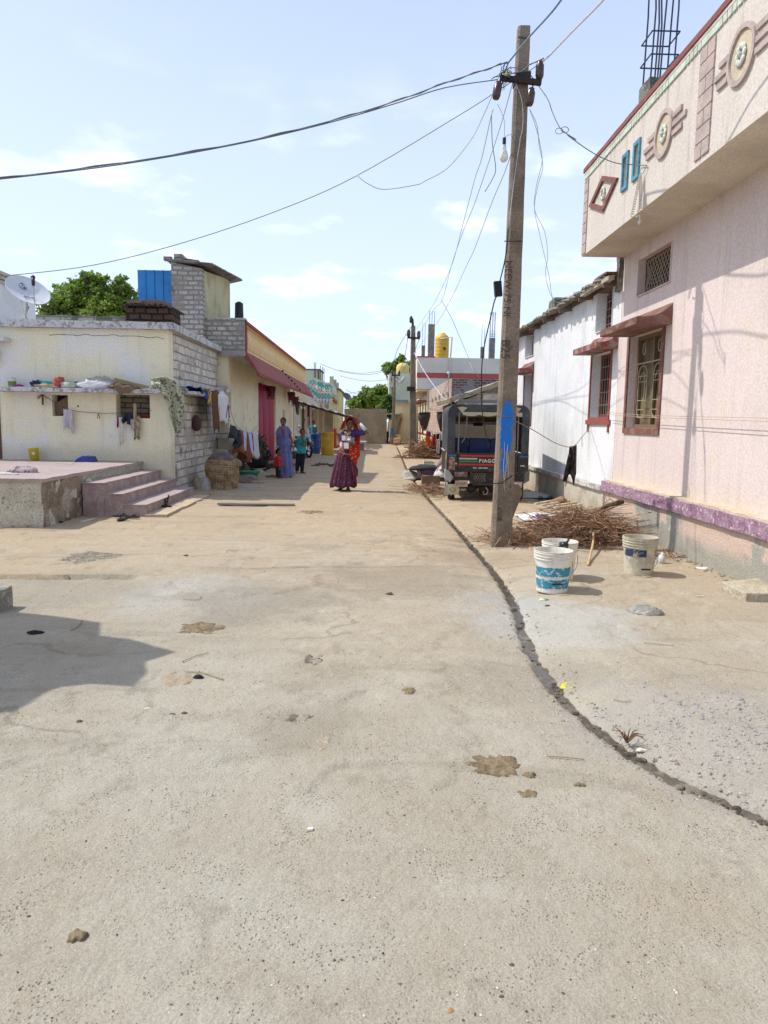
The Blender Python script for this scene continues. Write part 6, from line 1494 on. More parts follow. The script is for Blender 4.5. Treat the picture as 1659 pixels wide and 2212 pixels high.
# ================================================================ washing lines
def hang(label, a, b, L_, col_, name='garment', cat='garment', n=16, amp=.03, taper=.0, group=None, sleeves=False, m__=None, slant=0., ragged=0.):
    a, b = Vector(a), Vector(b); m_ = MB(); d = (b-a); nrm = d.cross(Vector((0, 0, 1))).normalized(); sd = a.x*7+a.z
    def f(u, v):
        w_ = 1+taper*v+.28*noise.noise(Vector((v*2.3+sd, 1 if u < .5 else 6, sd)))*v**.5; p = a+d*(.5+(u-.5)*w_+.10*v*noise.noise(Vector((v*2, sd, 4)))); p.x += slant*v
        dr = L_*(1+(ragged+.16)*noise.noise(Vector((u*3.1+sd, sd, 1)))+.05*noise.noise(Vector((u*11, sd, 2))))
        sg = .03*L_*math.sin(u*math.pi*3)**2*(1-v)
        return p+Vector((0, 0, -dr*v-sg))+nrm*amp*(.4+1.1*v)*(math.sin(u*10+v*2+sd)+.7*noise.noise(Vector((u*7, v*2.5, sd))))
    m_.sheet(f, n+8, 14)
    if sleeves:
        for s_ in (0, 1):
            q = a if s_ == 0 else b; dirn = (-d if s_ == 0 else d).normalized()
            m_.sheet(lambda u, v, q=q, dirn=dirn: q+dirn*(.02+.10*v+.05*u)+Vector((0, 0, -.04-.38*v*L_-.14*u*(1-v)))+nrm*.02*math.sin(v*6), 4, 6)
    return solo(name, m_, m__ or plain(col_, .9), label, cat, group, smooth=True, solid=.004)
WL = 'clothes hanging on the line by the baluster house'
cf_ = Sx(600, 1000, 1.923)
XL = HX+.32
def H(x, y): return PX(*cf_(x, y), XL)
lp = [H(608, 1190), H(652, 1330), H(700, 1385), H(760, 1410), H(805, 1375), H(822, 1350)]
solo('washing_line', MB().tube(spl(lp), .006, 5), plain((.2, .16, .12), .8), 'rope sagging from the brick shelf corner with washing on it', 'washing line')
def hb(label, x0, y0, x1, y1, yb, c, **k):
    a, b = H(x0, y0), H(x1, y1); zb = H((x0+x1)/2, yb).z; return hang(label, a, b, max(.1, (a.z+b.z)/2-zb), c, group=WL, **k)
hb('black and grey jacket hanging first on the line', 622, 1335, 690, 1385, 1490, (.025, .028, .035), taper=-.15, amp=.05, ragged=.3)
hb('rust brown bundled shirt hanging low on the line', 668, 1392, 742, 1395, 1600, (.22, .075, .03), taper=-.1, amp=.09, ragged=.2)
hb('pale blue shirt hanging on the line', 698, 1378, 775, 1405, 1560, (.50, .55, .72), taper=.1, amp=.04)
hb('purple strip of cloth between the pale shirts', 770, 1410, 790, 1408, 1540, (.16, .04, .30), amp=.02)
hb('white shirt hanging on the line next to the leaves', 785, 1400, 822, 1375, 1600, (.60, .58, .58), taper=.1, amp=.04)
hb('pale trouser leg hanging below the white shirt', 745, 1500, 765, 1500, 1625, (.45, .50, .68), amp=.03)
leafm = mat('hanging_leaves', (.055, .10, .03), rough=.7, col2=(.03, .055, .02), s2=5, bump=0, famt=.3)
def leafbunch(label, top, bot, r_, n, m__, size=.06, name='leaf_bunch'):
    m_ = MB(); random.seed(int(n+top.x*100))
    for i in range(n):
        t = random.random(); p = Vector(top).lerp(Vector(bot), t)+Vector((random.gauss(0, r_), random.gauss(0, r_), random.gauss(0, .03)))
        d = Vector((random.gauss(0, .5), random.gauss(0, .5), -1)).normalized()*size; s_ = d.orthogonal().normalized()*size*.3; s_.rotate(Matrix.Rotation(random.uniform(0, 6.28), 3, d.normalized()))
        m_.add([p, p+d*.5+s_, p+d, p+d*.5-s_], [(0, 1, 2, 3)])
    return solo(name, m_, m__, label, 'leaves', kind='stuff')
leafbunch('green leafy branch hanging beside the magenta doorway', H(830, 1400), H(845, 1620), .10, 420, leafm)
leafbunch('brownish wilted branch hanging against the magenta doorway', H(865, 1440), H(885, 1590), .06, 160, mat('wilted', (.10, .07, .04), bump=0), size=.09)
leafbunch('small green sprig hanging under the rust shirt', H(706, 1590), H(712, 1680), .04, 110, leafm, size=.05)
solo('wall_alcove', MB().box(HX-.0, HX+.02, PX(*cf_(575, 1150), HX).y, PX(*cf_(618, 1150), HX).y, 1.75, 2.25), plain((.42, .38, .26), .9), 'small square alcove panel on the cream wall above the washing', 'alcove')
solo('hanging_tongs', MB().tube([H(600, 1190), H(585, 1290)], .012, 5).tube([H(600, 1190), H(612, 1290)], .012, 5), plain((.10, .09, .07), .6), 'iron tongs hanging at the brick house corner', 'tongs')

# right-hand far washing
RG = 'clothes on the far right washing line'
c5f = Sx(1600, 1700, 6.636)
YR = 27.
def HR(x, y, Y=YR): return PY(*c5f(x, y), Y)
solo('washing_line', MB().tube(spl([HR(520, 60), HR(700, 140), HR(950, 200), HR(1150, 160), HR(1300, 60)]), .008, 4), plain((.3, .26, .2), .8), 'thin line carrying bright washing in front of the far brushwood', 'washing line')
def hr(label, x0, y0, x1, y1, yb, c, **k):
    a, b = HR(x0, y0), HR(x1, y1); return hang(label, a, b, (a.z+b.z)/2-HR(x0, yb).z, c, group=RG, amp=k.pop('amp', .05), **k)
hr('magenta scarf hung furthest left on the far line', 520, 70, 550, 70, 400, (.30, .03, .16))
hr('red scarf beside the magenta one on the far line', 580, 10, 620, 20, 250, (.42, .04, .02))
hr('orange skirt with a purple yoke on the far line', 690, 240, 800, 280, 545, (.60, .12, .01), taper=.35)
hr('purple yoke cloth above the orange skirt', 700, 150, 820, 185, 300, (.22, .03, .22))
hr('white cloth between the orange and red skirts', 835, 190, 890, 200, 330, (.65, .6, .58))
hr('red skirt hanging on the far line', 870, 230, 950, 230, 555, (.42, .02, .02), taper=.3)
hr('black top hanging on the far line', 965, 230, 1060, 215, 370, (.02, .02, .03))
hr('white trousers hanging below the black top', 975, 380, 1065, 390, 735, (.60, .6, .66))
hr('pale lilac shirt on the far line', 1050, 200, 1130, 180, 390, (.58, .6, .72))
hr('light turquoise shirt nearest the three-wheeler', 1190, 130, 1300, 70, 320, (.42, .66, .68))
hr('black trousers hanging in shade by the hut wall', 1070, 400, 1120, 400, 790, (.015, .013, .015))
for i, (px_, py_) in enumerate(((916, 903), (958, 903))):  # near-black tapered shapes hung at the brick wall
    p = PY(px_, py_, 33-i*3); m_ = MB().lathe([(.02, -.6), (.10, -.55), (.18, -.3), (.25, -.08), (.29, .12), (.24, .17), (.29, .2), (.28, .24)], p, 14, sx=1, sy=.8).rough(.06, 4)
    solo('dark_hanging_shape', m_, plain((.05, .045, .035), .95), ('dark tapered shape hung on the brick wall nearer the cream house', 'dark tapered shape hung on the brick wall above the white shirts')[i], 'sack', 'dark shapes on the brick wall', smooth=True)

# black cloth on the rope between pole and white house
rp_ = [PY(1108, 907, PYy), PY(1150, 928, 9.6), PY(1200, 957, 10.6), PY(*Sx(2000, 1000, 1.525)(440, 1200), 11.2), PY(*Sx(2000, 1000, 1.525)(500, 1140), 11.7), PX(*Sx(2000, 1000, 1.525)(545, 1085), XW-.03)]
solo('washing_line', MB().tube(spl(rp_), .006, 5).tube([rp_[4], rp_[4]-Vector((-.01, 0, .16))], .005, 4), plain((.28, .20, .13), .8), 'brown rope sagging from the pole to the white house window sill', 'washing line')
a = PY(*Sx(2000, 1000, 1.525)(425, 1200), 11.2); b = PY(*Sx(2000, 1000, 1.525)(472, 1190), 11.25)
m_ = MB(); m_.sheet(lambda u, v: a.lerp(b, u)+Vector((-.02*v+(.05*(1-v)*0), .05*math.sin(u*8), 0))+Vector((.05*v*(u-.3), 0, -.62*v*(.85+.15*math.cos(u*9)))), 10, 12)
m_.sheet(lambda u, v: a+Vector((-.02-.07*v+.05*u, -.01, -.12-.42*v)), 4, 6)
solo('black_cloth', m_, mat('black_rag', (.018, .014, .012), rough=.95, col2=(.06, .05, .04), s2=14, bump=.4), 'ragged black shirt hanging on the rope in front of the white wall', 'garment', smooth=True, solid=.01)
solo('washing_line', MB().tube(spl([PX(*Sx(2000, 1000, 1.525)(x, y), XW-.09) for x, y in ((650, 990), (900, 1008), (1635, 1026), (1900, 1030))]), .0035, 4).tube(spl([PX(*Sx(2000, 1000, 1.525)(x, y), XW-.10) for x, y in ((650, 1002), (900, 1020), (1635, 1046), (1900, 1052))]), .0035, 4), plain((.40, .28, .2), .8), 'double string stretched along the pink wall at window-sill height', 'washing line')
# coiled conduit at the parapet
ck_ = MB()
for (xa, ya, xb, yb, turns) in ((590, 1400, 520, 1740, 17), (588, 1400, 590, 1690, 17)):
    A, B = PX(*c3f(xa, ya), XB-.04), PX(*c3f(xb, yb), XB-.04); pts = []
    for k in range(turns*7+1):
        t = k/(turns*7); p = A.lerp(B, t); an = 2*math.pi*k/7; pts.append(p+Vector((-.01+.018*math.cos(an), .025*math.cos(an+1), .006*math.sin(an))))
    ck_.tube(pts, .0045, 4)
A = PX(*c3f(575, 1790), XB-.05); ck_.ell(A, (.02, .03, .03), 8); ck_.tube([A, A+Vector((0, 0, .08)), PX(*c3f(545, 1745), XB-.04)], .006, 5)
ck_.tube([PX(*c3f(635, 1330), XB-.02), PX(*c3f(600, 1400), XB-.03)], .006, 5)
solo('coiled_conduit', ck_, plain((.52, .50, .43), .7), 'cream coiled cable hanging down the pink parapet below the slots', 'cable')
# ================================================================ things around the cream house
def P14(x, y, Y=CY-.2): return PY((0+x/1.8433)/1.8517, (1450+y/1.8433)/1.8517, Y)
SG = 'things left on the cream house shelf'
def ztop(x): return 2.022
p = P14(90, 150, CY-.2); t_ = thing('plastic_tub', 'clear tub with green print at the left end of the shelf', 'tub', (p.x, CY-.2, 2.02), SG)
part('body', MB().lathe([(.002, 2.025), (.065, 2.025), (.075, 2.20), (.07, 2.20), (.06, 2.03)], (p.x, CY-.2, 0), 20), plain((.55, .57, .52), .3), t_, smooth=True)
part('print', MB().lathe([(.069, 2.05), (.074, 2.13)], (p.x, CY-.2, 0), 20), mat('green_print', (.14, .28, .05), col2=(.3, .15, .12), s2=18, bump=0), t_, smooth=True)
def lump(name, label, cat, x, y, rx, rz_, c, seed, Y=CY-.2, ry=.12, zb=2.015, g=SG, m__=None, fr=2.2):
    p = P14(x, y, Y); m_ = MB().ell((0, 0, 0), (1, 1, 1), 20); out = []
    for v in m_.v:
        d = 1+.45*noise.noise(v*fr+Vector((seed, 0, 0)))+.2*noise.noise(v*fr*2.5+Vector((0, seed, 0)))
        out.append(Vector((p.x+v.x*rx*d, Y+v.y*ry*d, zb+max(0, (v.z+.75)*rz_*d*.6))))
    m_.v = out; return solo(name, m_, m__ or plain(c, .85), label, cat, g, smooth=True)
k_ = 14/1560*1.0
lump('coiled_rope', 'coil of dark blue rope on the shelf', 'rope', 270, 150, .10, .13, (.02, .03, .09), 1)
a, b = P14(290, 135), P14(410, 140); m_ = MB().tube([Vector((a.x, CY-.2, 2.10)), Vector((b.x-.06, CY-.2, 2.09)), Vector((b.x, CY-.2, 2.085))], [.05, .045, .02], 12)
for k in range(8): an = 2*math.pi*k/8; m_.bar((a.x, CY-.2+.05*math.cos(an), 2.10+.05*math.sin(an)), (b.x-.07, CY-.2+.045*math.cos(an), 2.09+.045*math.sin(an)), .01)
solo('teal_bottle', m_, plain((.03, .34, .32), .4), 'ribbed teal plastic bottle lying on the shelf', 'bottle', SG, smooth=True)
lump('twig_bundle', 'bundle of straw-coloured twigs under the teal bottle', 'twigs', 325, 175, .25, .06, (.38, .28, .15), 2, Y=CY-.30, ry=.06)
lump('red_bag', 'crumpled translucent red plastic bag on the shelf', 'bag', 432, 150, .10, .19, (.45, .08, .07), 3)
lump('pale_green_bag', 'pale green knotted plastic bag on the shelf', 'bag', 510, 165, .16, .11, (.45, .52, .42), 4)
lump('white_rags', 'heap of crumpled white plastic and rags on the shelf', 'rags', 700, 160, .36, .14, (.62, .62, .64), 5, fr=4)
lump('grey_sheet', 'folded beige-grey sheet behind the white rags', 'cloth', 740, 115, .30, .20, (.40, .37, .32), 6, Y=CY-.1, ry=.07)
lump('pink_soapbox', 'small pink and green box near the tub', 'box', 140, 160, .06, .06, (.40, .05, .2), 7)
m_ = MB(); a = P14(470, 145, CY-.08); b = P14(640, 145, CY-.08); m_.bar(a, b, .02); solo('blue_rod', m_, plain((.03, .06, .2), .5), 'thin dark blue rod lying along the back of the shelf', 'rod', SG)
m_ = MB(); random.seed(8)
for k in range(90):
    a = P14(855+random.uniform(-12, 10), 115+random.uniform(-4, 40)); b = P14(1095, 195+random.gauss(0, 4)); m_.bar((a.x, CY-.25+random.gauss(0, .04), a.z), (b.x+random.gauss(0, .03), CY-.28, 2.05+random.uniform(-.01, .03)), .006)
solo('straw_broom', m_, plain((.34, .27, .17), .9), 'straw broom lying slanted across the right of the shelf', 'broom', SG)
m_ = MB(); m_.sheet(lambda u, v: Vector((lerp(P14(820, 0).x, P14(1060, 0).x, u), CY-.15-.27*min(1, v*1.8), 2.06+.07*math.sin(u*5)*(1-v)-(max(0, v-.5)*.30*math.sin(math.pi*min(1, u*1.05))**2)+.02*math.sin(u*20+v*4))), 26, 12)
solo('brown_sacking', m_, mat('brown_cloth', (.16, .11, .07), rough=.95, bump=.4, bs=60), 'brown sacking drooping over the shelf edge below the broom', 'sacking', SG, smooth=True, solid=.008)
# patterned shawl round the corner
pm = mat('patterned_shawl', (.40, .42, .30), rough=.95, col2=(.12, .12, .085), s2=16, lo=.52, hi=.55, cells=(22, .20, (.13, .07, .04)), bump=.3, bs=60)
def shawl(u, v):
    # from the shelf over the corner and down the brick side
    path = [(1115, 165, CY-.28), (1180, 160, CY-.34), (1250, 190, CY-.30), (1300, 280, CY-.22), (1300, 400, CY-.2), (1310, 520, CY-.16)]
    t = u*(len(path)-1); i = min(len(path)-2, int(t)); f = t-i; A, B = path[i], path[i+1]
    x = lerp(A[0], B[0], f); y = lerp(A[1], B[1], f); Y = lerp(A[2], B[2], f)
    wd = lerp(85, 140, math.sin(math.pi*min(1, u*1.2)))*(1 if u < .8 else 1-(u-.8)*3)
    ang = lerp(math.pi/2, 0.15, min(1, u*1.6)); q = (v-.5)
    p = P14(x+math.cos(ang)*wd*q, y-math.sin(ang)*wd*q, Y+.05*math.sin(v*9+u*6)-.04); return p
m_ = MB(); m_.sheet(shawl, 40, 14); solo('patterned_shawl', m_, pm, 'green-cream patterned shawl draped over the shelf corner and down the wall', 'shawl', smooth=True, solid=.012)
m_ = MB(); a = P14(1215, 148, CY-.2); m_.ell(a, (.17, .08, .035), 14).rough(.03, 9); solo('dark_bundle', m_, plain((.04, .045, .03), .95), 'dark frayed bundle tucked on top of the shawl', 'bundle', smooth=True)
# clothes thrown on the side shelf
SB = 'clothes piled on the brick side shelf'
def side_drape(label, y0, y1, zlow, c, seed, m__=None, dx=.0):
    m_ = MB(); X1 = CX+.37+dx
    def f(u, v):
        y = lerp(y0, y1, u)+.06*math.sin(v*4+seed)
        if v < .35: x = lerp(CX+.05, X1, v/.35); z = 2.08+.05*math.sin(u*7+seed)+.02*math.sin(v*20)
        else:
            s_ = (v-.35)/.65; x = X1+.03*math.sin(u*9+seed); z = lerp(2.06, zlow+.15*abs(math.sin(u*3+seed)), s_); y = lerp(y, (y0+y1)/2, s_*.35)
        return Vector((x, y, z))
    m_.sheet(f, 18, 18); return solo('discarded_garment', m_, m__ or plain(c, .9), label, 'garment', SB, smooth=True, solid=.01)
side_drape('blue and yellow cloth crumpled on the side shelf', 14.9, 15.8, 1.86, (.03, .05, .22), 1)
side_drape('yellow edged fold beside the blue cloth', 15.5, 15.9, 1.80, (.50, .36, .03), 2, dx=.01)
side_drape('dark brown shaggy wrap hanging from the side shelf', 15.9, 16.8, 1.15, (.12, .055, .025), 3, dx=.02)
side_drape('white sheet hanging from the far end of the side shelf', 16.5, 17.6, 1.30, (.66, .66, .66), 4, dx=.03)
m_ = MB().lathe([(.01, .0), (.07, .03), (.1, .12), (.07, .28), (.04, .34)], (CX+.09, 15.7, 1.22), 10).rough(.02, 6); solo('niche_bag', m_, plain((.07, .04, .04), .95), 'dark bag hanging from the slot in the brick side wall', 'bag', smooth=True)
# clothes on the front string
solo('washing_line', MB().tube(spl([P14(340, 250, CY-.05), P14(430, 310, CY-.06), P14(540, 355, CY-.05), P14(730, 372, CY-.05), P14(870, 372, CY-.05), P14(1118, 352, CY-.03)]), .006, 4), plain((.12, .07, .05), .8), 'dark string tied between the two openings of the cream house', 'washing line')
def h14(label, x0, y0, x1, y1, yb, c, Y=CY-.10, **k):
    a, b = P14(x0, y0, Y), P14(x1, y1, Y); return hang(label, a, b, (a.z+b.z)/2-P14(x0, yb, Y).z, c, amp=k.pop('amp', .025), group='clothes hung on the cream house front', **k)
h14('pale lilac vest hanging by the small opening', 465, 340, 530, 345, 505, (.52, .48, .52), taper=.2, ragged=.3)
h14('long speckled white strip hanging below the wide opening', 875, 400, 905, 400, 600, (.60, .57, .52), amp=.01)
h14('dark navy cloth bunched in the wide opening', 905, 375, 975, 370, 440, (.03, .035, .06), amp=.05, ragged=.4)
h14('cream printed cloth hanging furthest right below the wide opening', 985, 300, 1000, 300, 420, (.48, .43, .33), taper=.9)
h14('lower cream printed trouser leg below the wide opening', 985, 395, 1030, 395, 565, (.42, .35, .24), amp=.02, m__=mat('print_cloth', (.42, .35, .24), col2=(.2, .15, .09), s2=22, lo=.5, hi=.56))
h14('small white pouch hanging left of the cream printed cloth', 965, 415, 995, 420, 500, (.55, .54, .50), taper=-.2)
h14('red braided tie hanging at the left of the wide opening', 862, 405, 874, 405, 480, (.25, .03, .04), amp=.01)
m_ = MB(); p = P14(725, 372, CY-.05); m_.tube([p, p-Vector((.02, 0, .10))], .006, 5).tube([p, p-Vector((-.02, 0, .11))], .006, 5); solo('clothes_peg', m_, plain((.22, .08, .05), .8), 'reddish peg hanging in the middle of the front string', 'peg')
m_ = MB(); p = P14(312, 235, CY-.06)
for k in range(7): an = random.uniform(0, 6.28); m_.tube([p, p+Vector((.10*math.cos(an), -.02, -.06+.05*math.sin(an)))], .007, 4)
m_.tube([p, p-Vector((0, 0, .20))], .018, 5); solo('dried_charm', m_, plain((.14, .08, .05), .9), 'bunch of dried stalks nailed under the shelf', 'charm')
solo('leaning_board', MB().obox(P14(462, 325, CY+.12), (.15, 0, .09), (0, .015, 0), (-.06, 0, .10)), plain((.17, .12, .08), .9), 'brown board leaning inside the small square opening', 'board')
solo('niche_rags', rock(P14(1075, 400, CY+.12), (.15, .06, .04), 5), plain((.20, .03, .03), .9), 'red rags lying in the wide opening', 'rags')
solo('nail_hole', MB().ell(P14(575, 322, CY-.0), (.018, .006, .02), 8), blackm, 'black nail hole in the cream wall between the openings', 'hole')
# on the platform
st2 = Sx(0, 1780, 1.9518)
def GP(x, y, z=.665): return G(*st2(x, y), z)
p = GP(395, 103); p.y = min(p.y, 13.78); yb_ = thing('yellow_mug', 'small yellow plastic mug tilted at the foot of the cream wall', 'mug', tuple(p))
axm = Vector((.25, .1, 1)).normalized()
part('body', MB().lathe([(.002, 0), (.075, .0), (.092, .22), (.096, .225), (.088, .22), (.07, .01)], p+Vector((0, .05, 0)), 22, ax=(-.12, .0, 1)), plain((.62, .50, .02), .35), yb_, smooth=True)
part('sticker', MB().ell(p+Vector((.02, -.045, .13)), (.03, .006, .03), 10), plain((.6, .6, .55), .5), yb_)
part('handle', MB().tube([p+Vector((.08, .02, .18)), p+Vector((.13, .02, .15)), p+Vector((.13, .02, .08)), p+Vector((.08, .02, .05))], .008, 6), plain((.6, .48, .02), .35), yb_)
p = GP(650, 132); p.y = min(p.y, 13.6); m_ = MB(); m_.prism([p+Vector((-.17, 0, 0)), p+Vector((.17, 0, 0)), p+Vector((.12, 0, .10)), p+Vector((-.02, 0, .11)), p+Vector((-.12, 0, .06))], (.03, .22, 0)); solo('blue_dustpan', m_, plain((.02, .045, .28), .4), 'blue plastic dustpan against the cream wall on the platform', 'dustpan', bev=.01)
p = GP(170, 210); solo('crumpled_rag', rock(p, (.24, .13, .09), 8), mat('striped_rag', (.40, .32, .32), col2=(.15, .11, .12), s2=16, lo=.48, hi=.54, bump=.5), 'crumpled brown and pink rag near the platform front edge', 'rag', smooth=True)
p = GP(40, 228); solo('white_rag', rock(p, (.20, .10, .03), 9), plain((.5, .48, .45), .9), 'flat whitish rag at the left edge of the platform', 'rag', smooth=True)
a, b = GP(445, 142), GP(570, 150); solo('white_stick', MB().bar(a+Vector((0, 0, .01)), b+Vector((0, 0, .01)), .025, .015), plain((.58, .55, .50), .8), 'thin white stick lying on the platform below the dustpan', 'stick')
p = G(*st2(690, 282), .51); solo('white_pebble', rock(p, (.05, .04, .035), 4), plain((.6, .58, .55), .8), 'white pebble on the top step', 'stone')
# sandals
SGp = 'sandals left by the steps'
def sandal(label, p, ang, m__=blackm, L_=.25, side=False, g=SGp):
    t_ = thing('sandal', label, 'sandal', tuple(p), g, rz=ang)
    n = 18; out = [(.5*L_*math.cos(a), (.042+.012*math.cos(a))*math.sin(a)) for a in np.linspace(0, 2*math.pi, n, endpoint=False)]
    part('sole', MB().prism([(x, y, .0) for x, y in out], (0, 0, .022)), m__, t_, local=True)
    part('strap', MB().tube([(-.01, -.045, .022), (.03, -.02, .05), (.07, 0, .026), (.03, .02, .05), (-.01, .045, .022)], .007, 6), m__, t_, local=True)
    return t_
s0 = sandal('black flip-flop lying flat under the lowest step, left of its pair', G(*st2(945, 565))+Vector((0, 0, .01)), .1)
def cps(label, p, ang, g=SGp):
    return copy_tree(s0, tuple(p), ang, label)
cps('black flip-flop lying just right of the first under the lowest step', G(*st2(1030, 572))+Vector((0, 0, .01)), -.1)
cps('black flip-flop in front of the pair below the steps', G(*st2(955, 592))+Vector((0, 0, .012)), 1.3)
cps('dark sandal with a red strap on the sandy strip by the bottom step', G(*st2(1285, 503))+Vector((0, 0, .045)), -.2)
o = cps('dark sandal propped upright against the bottom step', G(*st2(1310, 492))+Vector((0, 0, .10)), 0); o.rotation_euler = (0, R(-75), .3)
MG = 'sandals scattered on the street behind the dancing woman'
c8 = Sx(1050, 1400, 3.318)
random.seed(12)
for i, (x, y, lab) in enumerate(((700, 1545, 'brown sandal furthest left of the row on the street'), (750, 1525, 'upturned brown sandal second from the left in the row'), (800, 1530, 'tan sandal third from the left in the row'), (850, 1530, 'black sandal in the middle of the row on the street'), (905, 1550, 'black sandal fifth from the left in the row'), (935, 1535, 'black sandal sixth from the left in the row'), (980, 1550, 'black sandal at the right end of the row by the skirt'))):
    o = copy_tree(s0, tuple(G(*c8(x, y))+Vector((0, 0, .02))), random.uniform(-1, 1), lab); o['group'] = MG; o.scale = (1.15,)*3
o = copy_tree(s0, tuple(G(*c8(110, 1690))+Vector((0, 0, .02))), .1, 'dark sandal lying left of the toddler'); del o['group']; o.scale = (1.1,)*3
o = copy_tree(s0, tuple(G(1165, 1080)+Vector((0, 0, .02))), .1, 'black sandal lying by the plinth behind the slats, left of two'); o['group'] = 'sandals by the white house plinth'
o = copy_tree(s0, tuple(G(1185, 1080)+Vector((0, 0, .02))), .4, 'black sandal lying by the plinth behind the slats, right of two'); o['group'] = 'sandals by the white house plinth'
# basket and rubbish at the brick corner
bkm = mat('wicker', (.46, .34, .20), rough=.85, col2=(.28, .19, .10), s2=9, lo=.45, hi=.6, bump=.3, bs=60)
kf = Sx(780, 1780, 4.484)
bc = G(*kf(435, 800)); bc = Vector((bc.x, bc.y+.32, 0))
bt = thing('wicker_basket', 'large round-shouldered wicker basket heaped with cloth against the white brick wall', 'basket', tuple(bc))
def br_(z): return .305+.06*math.sin(min(1, z/.62)*1.3)-.22*max(0, (z-.35))**1.3*1.2-.0
m_ = MB(); rows = 21
for k in range(rows):
    z = .015+.62*k/rows; n = 60; rr = br_(z); pts = [Vector((bc.x+(rr+.012*math.sin(a*16+k*math.pi))*math.cos(a), bc.y+(rr+.012*math.sin(a*16+k*math.pi))*math.sin(a), z+.008*math.sin(a*3+k))) for a in np.linspace(0, 2*math.pi, n+1)]
    m_.tube(pts, .0145, 5, cap=False)
part('weave', m_, bkm, bt, smooth=True, kind='stuff')
m_ = MB()
for k in range(32):
    a = 2*math.pi*k/32+.02; m_.tube([Vector((bc.x+(br_(z))*math.cos(a), bc.y+br_(z)*math.sin(a), z)) for z in np.linspace(0, .63, 8)], .009, 5)
part('stake', m_, plain((.40, .30, .18), .85), bt, kind='stuff')
part('lining', MB().lathe([(br_(z)-.02, z) for z in np.linspace(0, .62, 8)], bc, 24), plain((.06, .04, .025), .95), bt)
solo('basket_cloth', rock(bc+Vector((0, 0, .60)), (.26, .26, .17), 11), mat('dull_cloth', (.13, .10, .13), col2=(.20, .15, .09), s2=6, lo=.48, hi=.56, bump=.5), 'dull purple and brown cloth heaped in the basket', 'cloth', smooth=True)
solo('sacking_flap', rock(bc+Vector((.28, -.02, .50)), (.16, .14, .16), 14), plain((.24, .17, .10), .95), 'brown sacking hanging over the right side of the basket', 'sacking', smooth=True)
def rk_solo(label, x, y, r_, c, seed, name='stone', cat='stone', g='stones and slates beside the basket', lift=0): 
    p = G(*kf(x, y)); return solo(name, rock((p.x, p.y+r_[1], lift), r_, seed), plain(c, .95), label, cat, g)
rk_solo('tan broken slab leaning left of the basket', 40, 800, (.13, .10, .30), (.30, .26, .19), 21)
rk_solo('white-grey rock just left of the basket', 150, 800, (.16, .12, .24), (.42, .42, .42), 22)
rk_solo('pale flat slate nearest the viewer right of the basket', 830, 775, (.36, .14, .05), (.34, .32, .26), 23)
rk_solo('brown flat slate behind the pale one', 760, 690, (.34, .16, .12), (.20, .12, .08), 24)
rk_solo('grey slanting slate under the green basin', 900, 640, (.30, .12, .14), (.22, .19, .17), 25)
rk_solo('buff flat stone right of the slates', 1060, 690, (.22, .1, .06), (.30, .26, .20), 26)
rk_solo('dark curved tile standing behind the slates', 800, 560, (.28, .10, .40), (.13, .11, .09), 27, 'roof_tile', 'tile')
rk_solo('crumpled grey plastic bundle by the cream wall', 740, 490, (.25, .1, .38), (.30, .30, .28), 28, 'plastic_bundle', 'plastic bundle', None)
rk_solo('pale fibrous plastic heap behind the basket', 640, 430, (.26, .1, .45), (.34, .35, .31), 29, 'plastic_heap', 'plastic heap', None)
gb = G(*kf(985, 625)); solo('green_basin', MB().lathe([(.01, 0), (.11, 0), (.16, .06), (.235, .16), (.26, .19), (.25, .195), (.225, .165), (.1, .02), (.01, .02)], (gb.x, gb.y+.1, .02), 28), plain((.03, .24, .12), .45), 'green plastic basin standing on the slates', 'basin', smooth=True)
# black goat lying by the doorway
go_p = G(*kf(1120, 470)); X0, Y0g = go_p.x, go_p.y+.1
gt = thing('goat', 'black goat with a white blaze lying beside the magenta doorway', 'goat', (X0, Y0g, 0))
m_ = MB(); hide = plain((.014, .013, .014), .8)
def bodymesh(mb, name, m__, parent, vox=.012, sm=2, local=False):
    o = part(name, mb, m__, parent, local=local, smooth=True)
    r_ = o.modifiers.new('r', 'REMESH'); r_.mode = 'VOXEL'; r_.voxel_size = vox; r_.use_smooth_shade = True
    s_ = o.modifiers.new('s', 'SMOOTH'); s_.iterations = sm; s_.factor = .5
    dg = bpy.context.evaluated_depsgraph_get(); me = bpy.data.meshes.new_from_object(o.evaluated_get(dg)); o.modifiers.clear(); old = o.data; o.data = me; bpy.data.meshes.remove(old)
    me.name = name
    if not me.materials: me.materials.append(m__)
    return o
v3 = Vector
m_.tube([v3((X0-.42, Y0g, .17)), v3((X0-.28, Y0g, .22)), v3((X0-.05, Y0g, .23)), v3((X0+.16, Y0g, .24)), v3((X0+.28, Y0g-.02, .27))], [.06, .15, .165, .15, .09], 14)
m_.tube([v3((X0+.20, Y0g, .30)), v3((X0+.30, Y0g-.02, .44)), v3((X0+.33, Y0g-.04, .54))], [.10, .065, .06], 12)
m_.tube([v3((X0+.30, Y0g-.02, .57)), v3((X0+.36, Y0g-.12, .54)), v3((X0+.40, Y0g-.22, .47))], [.06, .05, .03], 12)
